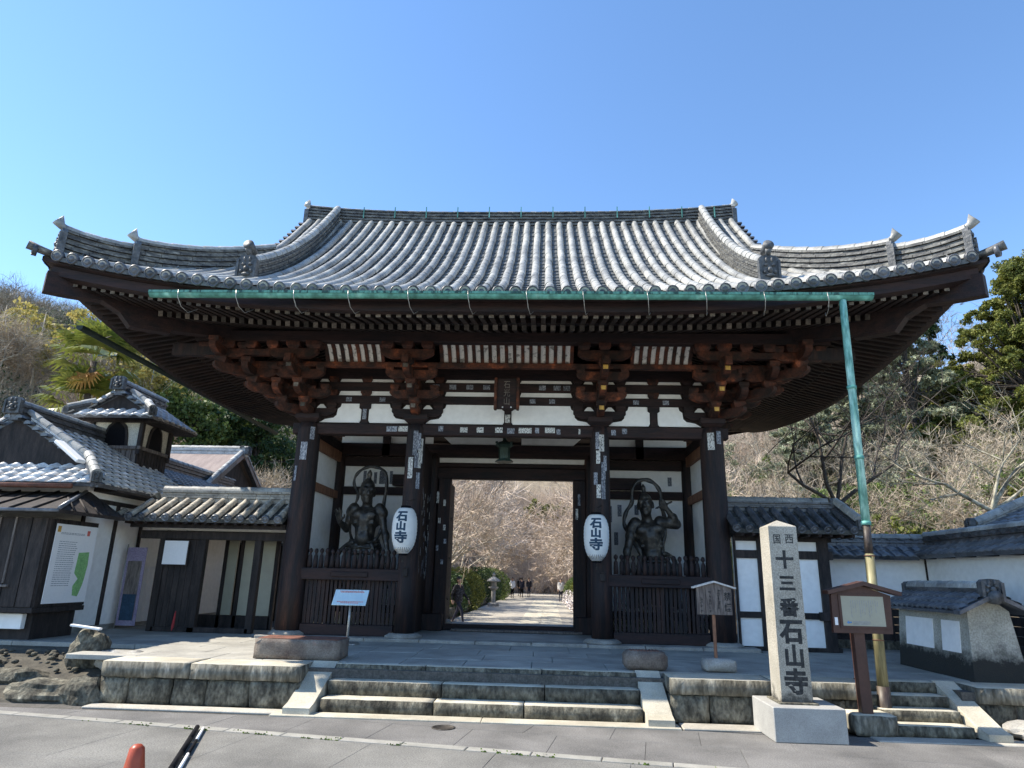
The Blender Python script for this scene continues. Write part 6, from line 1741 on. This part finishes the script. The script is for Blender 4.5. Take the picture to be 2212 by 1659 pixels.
# ---- bare trees: real branching, thin twigs as slivers
def bare_tree(name, base, H, label, bark, twig, spread=1.0, seed=0, lean=(0, 0), fork=.3, r0_=.16, depth=5, ntw=9, tw=.55, group=None, twr=.009, dirs=None, droop=0, cat="tree"):
    rd = random.Random(seed); base = Vector(base)
    e = empty(name, base, label, cat, group)
    tr = MB(); tips = []; seg_tw = []
    def grow(p, d, L_, r_, lv):
        n = 3 if lv < 3 else 2; pts = [p]; q = p; dd = d.copy()
        for k in range(n):
            dd = (dd + Vector((rd.uniform(-1, 1), rd.uniform(-1, 1), rd.uniform(-.5, .7) - droop)) * .22).normalized()
            q = q + dd * L_ / n; pts.append(q)
        r1_ = r_ * .62
        tr.tube(pts, [r_ + (r1_ - r_) * k / n for k in range(n + 1)], 6 if lv < 2 else (4 if lv < 4 else 3), cap=lv == 0)
        if lv >= depth: tips.append((pts[-1], dd, L_)); return
        if lv >= 2: tips.append((pts[len(pts) // 2], dd, L_))
        nb = 3 if lv in (1, 2) or rd.random() < .35 else 2
        if lv == 0: nb = 4
        for k in range(nb):
            if lv == 0 and dirs: nd = Vector(dirs[k % len(dirs)]).normalized()
            else:
                ax = Vector((rd.uniform(-1, 1), rd.uniform(-1, 1), rd.uniform(-.4, .5))).normalized()
                nd = (dd * (.75 if k else 1.1) + ax * (.85 * spread) + Vector((0, 0, .08))).normalized()
            grow(pts[-1] if k < 2 or lv == 0 else pts[-2], nd, L_ * rd.uniform(.66, .86) * (1.25 if lv == 0 else 1), r1_ * rd.uniform(.75, 1), lv + 1)
    d0 = Vector((lean[0], lean[1], 1)).normalized()
    grow(base - Vector((0, 0, .15)), d0, H * fork, r0_, 0)
    tr.build("trunk", bark, e)
    T = np.array([t[0] for t in tips]); D = np.array([t[1] for t in tips])
    n = len(T); lr_ = np.random.default_rng(seed + 5)
    P0 = np.repeat(T, ntw, 0) + lr_.normal(0, .05, (n * ntw, 3)); DD = np.repeat(D, ntw, 0) + lr_.normal(0, .62, (n * ntw, 3)); DD[:, 2] += .12 - droop
    DD /= np.linalg.norm(DD, axis=1)[:, None]
    Ls = lr_.uniform(.5, 1.3, (n * ntw, 1)) * tw
    mid = P0 + DD * Ls * .5 + lr_.normal(0, .05, (n * ntw, 3)) * tw
    end = mid + (DD + lr_.normal(0, .35, DD.shape)) * Ls * .5
    side = np.cross(DD, lr_.normal(0, 1, DD.shape)); side /= np.linalg.norm(side, axis=1)[:, None] + 1e-6; side *= twr
    Q1 = np.stack([P0 - side, P0 + side, mid + side * .7, mid - side * .7], 1)
    Q2 = np.stack([mid - side * .7, mid + side * .7, end + side * .25, end - side * .25], 1)
    # side shoots
    k2 = lr_.normal(0, .6, DD.shape) + DD; k2 /= np.linalg.norm(k2, axis=1)[:, None]
    e2 = mid + k2 * Ls * .45
    Q3 = np.stack([mid - side * .5, mid + side * .5, e2 + side * .2, e2 - side * .2], 1)
    quads("crown", np.concatenate([Q1, Q2, Q3]), twig, e)
    return e
# ---- leafy trees
def leaves_at(c, r_, n, size, rg, shell=.55, flat=1.0, elong=1.0):
    v = rg.normal(0, 1, (n, 3)); v /= np.linalg.norm(v, axis=1)[:, None]
    rr = r_ * (shell + (1 - shell) * rg.random((n, 1)) ** .7); P0 = np.array(c) + v * rr * np.array([1, 1, flat])
    a = rg.normal(0, 1, (n, 3)) + v * .6; a /= np.linalg.norm(a, axis=1)[:, None]
    b = np.cross(a, rg.normal(0, 1, (n, 3))); b /= np.linalg.norm(b, axis=1)[:, None] + 1e-6
    s = size * rg.uniform(.6, 1.4, (n, 1)); a = a * s * elong; b = b * s * .55
    return np.stack([P0 - a, P0 + b, P0 + a, P0 - b], 1)
def leafy_tree(name, base, label, clumps, material, n_per, size, bark="bark_dark", seed=0, group=None, r0_=.2, shell=.5, flat=.75, cat="tree", elong=1.0, kind=None):
    rg = np.random.default_rng(seed); rd = random.Random(seed); base = Vector(base)
    e = empty(name, base, label, cat, group)
    tr = MB(); top = max(c[2] for c in clumps); cc = sum((Vector(c[:3]) for c in clumps), Vector()) / len(clumps)
    hub = Vector((base.x + (cc.x - base.x) * .5, base.y + (cc.y - base.y) * .5, base.z + (cc.z - base.z) * .55))
    apex = Vector((cc.x, cc.y, top))
    tr.tube([base - Vector((0, 0, .3)), hub, cc, apex], [r0_, r0_ * .75, r0_ * .5, r0_ * .12], 7)
    Q = []
    for c in clumps:
        q = Vector(c[:3]); a = hub.lerp(cc, rd.random())
        tr.tube([a, a.lerp(q, .5) + Vector((0, 0, .1)), q], [r0_ * .28, r0_ * .16, .015], 5, cap=False)
        r_ = c[3]
        # several small sub-clumps make the outline uneven
        m_ = max(4, int(5 * r_))
        for k in range(m_):
            v = Vector((rd.gauss(0, 1), rd.gauss(0, 1), rd.gauss(0, .8))).normalized() * r_ * rd.uniform(.45, 1.0)
            Q.append(leaves_at(q + Vector((v.x, v.y, v.z * flat)), r_ * rd.uniform(.28, .5), int(n_per * r_ * r_ / m_) + 3, size, rg, .2, flat, elong))
    tr.build("trunk", bark, e)
    quads("crown", np.concatenate(Q), material, e)
    return e
def blob(c, R_, n, rmin, rmax, rd, zs=.7, top=False):
    out = []
    for _ in range(n):
        v = Vector((rd.gauss(0, 1), rd.gauss(0, 1), rd.gauss(0, 1))).normalized() * R_ * rd.random() ** .45
        if top: v.z = abs(v.z)
        out.append((c[0] + v.x, c[1] + v.y, c[2] + v.z * zs, rd.uniform(rmin, rmax)))
    return out

rd = random.Random(99)
# hillside brushwood: nobody could count it
def brush(name, label, n, area, ztop, material, seed, size=1.4, w=.014, per=14, cat="undergrowth", leaf=False, avoid=None, tr_=(1, 2.2)):
    rg = np.random.default_rng(seed); C_ = []
    while len(C_) < n:
        x, y = rg.uniform(area[0], area[1]), rg.uniform(area[2], area[3])
        if avoid and avoid(x, y): continue
        C_.append((x, y, ground_z(x, y)))
    C_ = np.array(C_); m_ = n * per
    if leaf:
        P0 = np.repeat(C_, per, 0) + rg.normal(0, 1, (m_, 3)) * np.array([size, size, size * .55]); P0[:, 2] += size * .9 + (1.9 if size < .8 else 0)
        a = rg.normal(0, 1, (m_, 3)); a /= np.linalg.norm(a, axis=1)[:, None]; b = np.cross(a, rg.normal(0, 1, (m_, 3))); b /= np.linalg.norm(b, axis=1)[:, None]
        s = w * rg.uniform(.6, 1.5, (m_, 1)); Q = np.stack([P0 - a * s, P0 + b * s * .55, P0 + a * s, P0 - b * s * .55], 1)
    else:
        P0 = np.repeat(C_, per, 0) + rg.normal(0, .25, (m_, 3)) * np.array([1, 1, .1])
        d = rg.normal(0, .55, (m_, 3)); d[:, 2] = np.abs(d[:, 2]) + .55; d /= np.linalg.norm(d, axis=1)[:, None]
        L_ = size * rg.uniform(tr_[0], tr_[1], (m_, 1)); mid = P0 + d * L_ * .5; d2 = d + rg.normal(0, .4, d.shape); end = mid + d2 * L_ * .5
        d3 = d + rg.normal(0, .6, d.shape); e3 = mid + d3 * L_ * .45; d4 = d2 + rg.normal(0, .6, d.shape); m4 = (mid + end) / 2; e4 = m4 + d4 * L_ * .3
        s = np.cross(d, rg.normal(0, 1, d.shape)); s /= np.linalg.norm(s, axis=1)[:, None] + 1e-6; s *= w
        Q = np.concatenate([np.stack([P0 - s, P0 + s, mid + s * .7, mid - s * .7], 1), np.stack([mid - s * .7, mid + s * .7, end + s * .2, end - s * .2], 1),
                            np.stack([mid - s * .5, mid + s * .5, e3 + s * .2, e3 - s * .2], 1), np.stack([m4 - s * .4, m4 + s * .4, e4 + s * .15, e4 - s * .15], 1)])
    return tag(quads(name, Q, material), label, cat, kind="stuff")
inner = lambda x, y: abs(x) < 6.5 and y < 66
brush("brushwood", "pinkish tan leafless brushwood covering the right hillside", 2300, (9, 60, 14, 62), 0, "twig_pink", 1, 1.1, .020, 14, avoid=lambda x, y: y < 10 + x * .3)
brush("brushwood", "grey brown leafless brushwood covering the left hillside", 1900, (-62, -9, 14, 60), 0, "twig_grey", 2, 1.1, .022, 14, avoid=lambda x, y: y < 8 - x * .3)
brush("brushwood", "tan leafless woodland closing the view at the end of the path", 4200, (-26, 30, 63, 100), 0, "twig_tan", 3, 2.0, .020, 16)
brush("shrubbery", "low green and yellowish shrubs dotted over the right hillside", 1100, (9, 56, 16, 50), 0, "leaf_mid", 4, .75, .095, 80, leaf=True, cat="shrubs", avoid=lambda x, y: noise.noise(Vector((x * .13, y * .13, 4))) < -.02)
brush("shrubbery", "dark green undergrowth patches on the left hillside", 650, (-60, -12, 16, 52), 0, "leaf_dark", 5, .9, .11, 70, leaf=True, cat="shrubs", avoid=lambda x, y: noise.noise(Vector((x * .1, y * .1, 8))) < -.05)
for i, (x, y, s, m_, l_) in enumerate(((-4.2, 15, 1.0, "leaf_gold", "clipped olive green hedge mound nearest behind the left path edging"), (-3.9, 19, 1.1, "leaf_dark", "dark clipped hedge mound second along the left path edging"), (-3.7, 23.5, 1.2, "leaf_gold", "yellowish clipped hedge mound just before the stone lantern"),
                                       (-3.5, 33, 1.3, "leaf_dark", "dark hedge mound behind the stone lantern"), (-3.2, 40, 1.3, "leaf_mid", "far green hedge mound left of the distant people"),
                                       (3.9, 27, 1.2, "leaf_gold", "yellow green hedge mound on the right side of the path"), (4.9, 19, 1.2, "leaf_mid", "green hedge mound nearest on the right side of the path"), (3.9, 36, 1.2, "leaf_mid", "small far hedge mound on the right side of the path"))):
    rg = np.random.default_rng(60 + i)
    o = quads("hedge", np.concatenate([leaves_at((x, y, .75 * s), 1.25 * s, 5200, .055, rg, .8, .85), leaves_at((x - .3, y + 1.4, .65 * s), 1.1 * s, 3600, .055, rg, .8, .85)]), m_); tag(o, l_, "hedge")
# white plum blossom and pale stones on the right verge
bs = empty("blossoming_bush", (2.6, 22, 0), "low white blossoming bush on the right verge of the path", "bush")
rg = np.random.default_rng(77); MB().tube([(3.5, 23, 0), (3.4, 23, .5)], [.05, .03], 6).build("stem", "bark_dark", bs)
quads("blossom", np.concatenate([leaves_at((2.75, 20 + k * 2.2, .5), .75, 900, .06, rg, .3, .8) for k in range(6)]), "blossom", bs)
# avenue of bare trees
k = 0
for i, (x, y, H, sd, ln) in enumerate(((-5.4, 12.5, 8.5, 1, (.45, 0)), (-5.0, 17, 8.5, 2, (.35, .1)), (-5.2, 22, 8, 3, (.4, 0)), (-4.9, 28, 8.5, 4, (.3, 0)), (-5.2, 35, 8.5, 5, (.3, 0)), (-5.0, 43, 8.5, 6, (.3, 0)), (-5.2, 52, 9, 13, (.3, 0)),
                               (6.2, 12, 8, 7, (-.45, 0)), (5.9, 16.5, 8.5, 8, (-.5, 0)), (6.1, 22.5, 8.5, 9, (-.4, 0)), (5.8, 29, 8.5, 10, (-.4, 0)), (6.0, 37, 8.5, 11, (-.35, 0)), (5.8, 46, 8.5, 12, (-.3, 0)), (5.9, 55, 9, 14, (-.3, 0)))):
    side = "left" if x < 0 else "right"; od = ("nearest", "second", "third", "fourth", "fifth", "sixth", "farthest")[i % 7]
    bare_tree("cherry_tree", (x, y, ground_z(x, y)), H, f"pale bare cherry tree, {od} along the {side} side of the path beyond the gate", "bark_pale", "twig_tan", 1.05, 300 + sd, ln, .23, .15, 5, 7, .75, "bare cherry trees lining the path", .008 + .0003 * y)
for i, (x, y, H) in enumerate(((-10, 30, 11), (-8.5, 44, 12), (9.5, 34, 11), (10, 48, 12), (0, 70, 11), (-6, 66, 12), (6, 68, 12), (12, 66, 13), (-12, 62, 12))):
    bare_tree("bare_tree", (x, y, ground_z(x, y)), H, ("tall tan bare tree on the slope " + ("left" if x < 0 else "right") + " of the path, " + ("in front" if y < 40 else ("midway" if y < 60 else "near the far end")) + f", standing {int(abs(x))} metres from the axis") if x else "bare tan tree straight behind the far gate", "bark_pale", "twig_tan", 1.0, 400 + i, (0, 0), .26, .18, 5, 6, .95, "bare trees on the slope behind the path", .018 + .0002 * y)
rd2 = random.Random(5)
leafy_tree("evergreen_tree", (2.5, 74, ground_z(2.5, 74)), "green and orange tinted evergreen standing above the far gate", blob((1.5, 74, ground_z(2, 74) + 7.5), 2.8, 14, .9, 1.4, rd2), "leaf_gold", 260, .17, seed=71)
leafy_tree("evergreen_tree", (8.0, 70, ground_z(8, 70)), "orange brown leaved tree at the top right of the gate opening", blob((7.2, 70, ground_z(8, 70) + 8), 2.2, 11, .8, 1.2, rd2), "leaf_orange", 260, .16, seed=72)

# right: dark spreading bare tree behind the annex wall
bare_tree("maple_tree", (9.25, 6.0, 1.9), 4.6, "dark spreading bare tree directly behind the annex roof right of the gate", "bark_dark", "bark_dark", 1.0, 21, (-.05, 0), .46, .11, 5, 5, .36, None, .0055,
          dirs=((-1.3, -.1, .6), (-.5, .2, 1.1), (.5, -.1, 1.0), (1.3, .1, .7)))
bare_tree("plum_tree", (12.3, 4.5, 2.4), 3.0, "lichen covered pruned plum tree with pale stubby limbs beside the blue tiled roof", "bark_lichen", "bark_lichen", 1.0, 33, (-.1, 0), .46, .10, 4, 3, .36, None, .006, dirs=((.7, 0, 1), (-1, .1, .5), (.2, -.2, 1), (1, .2, .5)))
bare_tree("bare_tree", (17, 14, ground_z(17, 14)), 6, "grey leafless tree on the slope behind the bend of the boundary wall", "bark_pale", "twig_pink", 1.0, 35, (0, 0), .25, .12, 5, 7, .55, "leafless trees on the right slope", .009)
bare_tree("bare_tree", (12.6, 16, ground_z(12.6, 16)), 6.5, "leafless tree seen between the gate corner and the green downpipe", "bark_dark", "twig_pink", 1.0, 36, (0, 0), .25, .12, 5, 7, .6, "leafless trees on the right slope", .010)
bare_tree("bare_tree", (21, 20, ground_z(21, 20)), 7, "leafless tree below the golden conifer at the right edge", "bark_pale", "twig_pink", 1.0, 37, (0, 0), .25, .13, 5, 7, .6, "leafless trees on the right slope", .011)
for i, (x, y, H) in enumerate(((15, 24, 7), (19, 27, 8), (17, 33, 9), (38, 38, 14), (41, 36, 14), (33, 42, 13), (26, 44, 12), (20, 46, 11), (14, 42, 10))):
    bare_tree("bare_tree", (x, y, ground_z(x, y)), H, f"fine twigged leafless tree on the right hillside, about {y} metres behind the gate and {x} to the right", "bark_pale", "twig_grey" if i % 3 else "twig_pink", 1.0, 500 + i, (0, 0), .25, .15, 5, 6, .8, "leafless trees on the right slope", .014)
# golden conifer at the right edge
rd3 = random.Random(15); cl = []
CX_, CYY, Zb, Zt = 33.6, 30, 9.6, 23.0
for k in range(270):
    u = rd3.random() ** 1.6; z = Zb + (Zt - Zb) * u; rr = 9.8 * (1 - u) ** .85 * rd3.uniform(.72, 1.0) + .4; a = rd3.uniform(0, 6.283)
    cl.append((CX_ + rr * math.cos(a), CYY + rr * math.sin(a) * .8, z + rd3.uniform(-.5, .5), rd3.uniform(.8, 1.3) * (1 - u * .3)))
for k in range(30):
    u = rd3.random(); cl.append((CX_ + rd3.gauss(0, 3) * (1 - u), CYY + rd3.gauss(0, 3) * (1 - u), Zb + (Zt - Zb) * u, 1.5))
leafy_tree("conifer_tree", (CX_, CYY, ground_z(CX_, CYY)), "big golden green conifer filling the right edge above the wall", cl, "leaf_gold", 1000, .085, "bark_dark", 81, r0_=.5, flat=.7, elong=1.2)
# pines between the roof corner and the conifer
def pine(x, y, zt, w, label, seed, mat_="leaf_pine", n=26, zs=.45, rs=(.65, 1.15), dens=380):
    rd_ = random.Random(seed); gz = ground_z(x, y); cl = []
    for k in range(n):
        u = k / (n - 1); z = gz + (zt - gz) * (.42 + .58 * u); r_ = w * (1.05 - u) ** .7; a = k * 2.4 + rd_.uniform(-.5, .5)
        for j in range(2): cl.append((x + r_ * math.cos(a) * (1 - .45 * j), y + r_ * math.sin(a) * .7 * (1 - .45 * j), z + rd_.uniform(-.3, .3), rd_.uniform(*rs)))
    leafy_tree("pine_tree", (x, y, gz), label, cl, mat_, dens, .11, "bark_dark", seed, r0_=.22, flat=zs, elong=1.5, group="pines above the right hillside")
pine(24.8, 30, 18.6, 4.0, "tall grey green pine whose top meets the eave of the great roof", 91)
pine(20.8, 29, 15.2, 3.8, "broad grey green pine behind the green downpipe", 92)
pine(18.0, 31, 12.2, 2.6, "low pine close to the gate's right corner", 93)
pine(29.0, 34, 21.5, 1.6, "dark small pine crown peeping over the roof corner tip", 94, "leaf_dark", 10, .7, (.7, 1.0), 260)
pine(27.0, 36, 19.0, 3.4, "pine mixed with bare twigs left of the golden conifer", 95)
rgx = random.Random(44)
for i, (x, y, r_, m_, l_) in enumerate(((14.2, 17.5, 1.5, "leaf_mid", "bright green shrub right behind the gate's right corner column"), (12.2, 9.5, .9, "leaf_gold", "yellow green bush above the annex ridge beside the gate"), (10.0, 9.5, .8, "leaf_mid", "green bush low above the annex ridge"), (16.2, 12.5, 1.0, "leaf_mid", "green shrub under the dark bare tree"), (7.6, 9.0, .8, "leaf_mid", "small green bush just right of the gate column"))):
    gz = ground_z(x, y); hz = {0: 5.4, 1: 3.2, 2: 3.1, 3: 3.0, 4: 3.1}[i]
    leafy_tree("shrub", (x, y, gz), l_, blob((x, y, hz), r_, 7, r_ * .4, r_ * .65, rgx, .6), m_, 420, .07, seed=600 + i, r0_=.05, cat="shrub")
rg9 = random.Random(321)
for i, (x, y, h, m_) in enumerate(((13.5, 22, 3.0, "leaf_mid"), (15.8, 27, 4.5, "leaf_pine"), (18.5, 22, 3.0, "leaf_mid"), (21.5, 25.5, 3.2, "leaf_pine"), (25, 24, 2.6, "leaf_mid"), (19.5, 34, 6.0, "leaf_mid"), (15.5, 37, 6.5, "leaf_pine"), (13.0, 31, 5.0, "leaf_mid"), (29, 27, 2.8, "leaf_mid"), (23, 29, 4.5, "leaf_pine"), (27.5, 31, 5.0, "leaf_mid"), (22.5, 19, 2.0, "leaf_gold"), (17.5, 17.5, 1.8, "leaf_mid"))):
    gz = ground_z(x, y); h += 1.6
    leafy_tree("broadleaf_tree", (x, y, gz), "sketchy", blob((x, y, gz + h * .66), h * .40, 12, h * .13, h * .22, rg9, .8), m_, 330, .085, seed=1200 + i, r0_=.10, group="green trees on the right hillside")
# left: trees on the hillside
rl = random.Random(17)
for i, (x, y, zt, m_, l_) in enumerate(((-19.5, 24, 13.8, "leaf_mid", "broad evergreen beside the palm"), (-16.2, 26, 12.6, "leaf_dark", "dark evergreen right of the turret roof"), (-13.8, 28, 11.0, "leaf_dark", "dark evergreen next to the gate's left column"),
                                       (-22.5, 32, 15.0, "leaf_mid", "mid green round tree high above the turret"), (-18, 34, 13.0, "leaf_mid", "mid green tree behind the dark evergreens"), (-15.5, 38, 12.2, "leaf_mid", "far green tree under the left eave"), (-12.6, 24, 6.6, "leaf_yellow", "yellow green bush low beside the gate's left column"),
                                       (-28, 38, 18.5, "leaf_mid", "green tree on the ridge left of the eave"), (-13.2, 33, 9.3, "leaf_yellow", "yellow tinted tree just left of the gate column"))):
    gz = ground_z(x, y); h = zt - gz
    leafy_tree("evergreen_tree" if "evergreen" in l_ else "broadleaf_tree", (x, y, gz), l_, blob((x, y, gz + h * .62), h * .36, 16 if h > 4 else 9, h * .12, h * .2, rl, .9), m_, 300, .12 if h > 4 else .08, seed=700 + i, r0_=.2)
for i, (x, y, H, m_) in enumerate(((-33, 24, 5, "twig_grey"), (-29, 25, 5.5, "twig_pink"), (-25.5, 23, 5.5, "twig_grey"), (-38, 30, 6, "twig_grey"), (-34, 32, 6, "twig_pink"), (-30, 33, 6, "twig_grey"), (-26, 34, 7, "twig_pink"), (-42, 36, 6, "twig_grey"), (-22, 26, 6, "twig_pink"), (-28, 19, 5, "twig_pink"), (-22, 18, 5, "twig_pink"), (-33, 19, 5, "twig_grey"), (-13.5, 19, 5, "twig_pink"))):
    bare_tree("bare_tree", (x, y, ground_z(x, y)), H, f"hazy leafless tree on the left hillside, about {y} metres behind the gate and {-x} to the left", "bark_pale", m_, 1.0, 800 + i, (0, 0), .25, .15, 5, 7, .8, "leafless trees on the left slope", .014)
for i, (x, y, zt, l_) in enumerate(((-31.5, 22, 17.0, "yellowish young tree at the far left of the skyline"), (-28.3, 22, 16.6, "yellowish young tree second from the left on the skyline"), (-25.2, 22.5, 16.0, "yellowish tree third along the left skyline"), (-22.3, 23, 14.6, "yellow tinged tree on the skyline nearest the palm"))):
    gz = ground_z(x, y); h = zt - gz
    leafy_tree("broadleaf_tree", (x, y, gz), l_, blob((x, y, gz + h * .65), h * .33, 16, h * .10, h * .17, rl, 1.0), "leaf_yellow", 150, .12, "bark_pale", seed=900 + i, r0_=.12)
# palm with two crowns of leaves
def palm(x, y, z0, zt, label, seed, s=1.0, old=True):
    e = empty("palm_tree", (x, y, z0), label, "palm tree", "windmill palms on the left slope")
    rd_ = random.Random(seed)
    MB().tube([(x, y, z0 - .3), (x + .1, y, (z0 + zt) / 2), (x, y, zt)], [.16, .14, .13], 8).build("trunk", "bark_dark", e)
    for (nm, n, el0, el1, L_, m_) in (("frond", 26, -25, 80, 1.25 * s, "leaf_palm"), ("dead_frond", 3 if old else 0, -80, -45, .9 * s, "leaf_orange")):
        for k in range(n):
            a = rd_.uniform(0, 6.283); el = R(rd_.uniform(el0, el1)); d = Vector((math.cos(a) * math.cos(el), math.sin(a) * math.cos(el), math.sin(el)))
            st_ = Vector((x, y, zt)); tip = st_ + d * L_ * .6
            up_ = Vector((0, 0, 1)); sd_ = d.cross(up_).normalized(); nn = sd_.cross(d).normalized()
            Q = [[st_ - sd_ * .015, st_ + sd_ * .015, tip + sd_ * .015, tip - sd_ * .015]]
            for j in range(15):
                an = R(-100 + 200 * j / 14); f_ = (d * math.cos(an) + sd_ * math.sin(an)).normalized(); l = L_ * .62 * rd_.uniform(.85, 1.05)
                w_ = f_.cross(nn).normalized() * .045 * s
                m1 = tip + f_ * l * .6 + nn * .02; e1 = tip + f_ * l - Vector((0, 0, .16 * s))
                Q += [[tip - w_ * .4, tip + w_ * .4, m1 + w_, m1 - w_], [m1 - w_, m1 + w_, e1 + w_ * .1, e1 - w_ * .1]]
            quads(nm, [[tuple(v) for v in q] for q in Q], m_, e)
palm(-19.2, 14, 3.0, 10.45, "taller windmill palm with glossy fans above the turret", 3, 1.5)
palm(-19.9, 14.6, 3.0, 8.7, "lower windmill palm with hanging orange dead fans left of the turret", 4, 1.35)

# labels that tell the hillside trees apart: counted as they are seen from the road
ORD = "first second third fourth fifth sixth seventh eighth ninth tenth eleventh twelfth thirteenth fourteenth fifteenth sixteenth".split()
def bearing(o): return (o.location.x - CAM.x) / (o.location.y - CAM.y)
for gname, txt in (("leafless trees on the left slope", "hazy leafless tree on the left hillside, {} counted from the left edge"),
                   ("leafless trees on the right slope", "fine twigged leafless tree on the right hillside, {} counted from the gate"),
                   ("green trees on the right hillside", "small green tree among the brushwood of the right hillside, {} counted from the gate"),
                   ("bare trees on the slope behind the path", "tall tan bare tree behind the path avenue, {} counted from the left")):
    for i, o in enumerate(sorted([o for o in sc.objects if o.get("group") == gname], key=bearing)): o["label"] = txt.format(ORD[i])
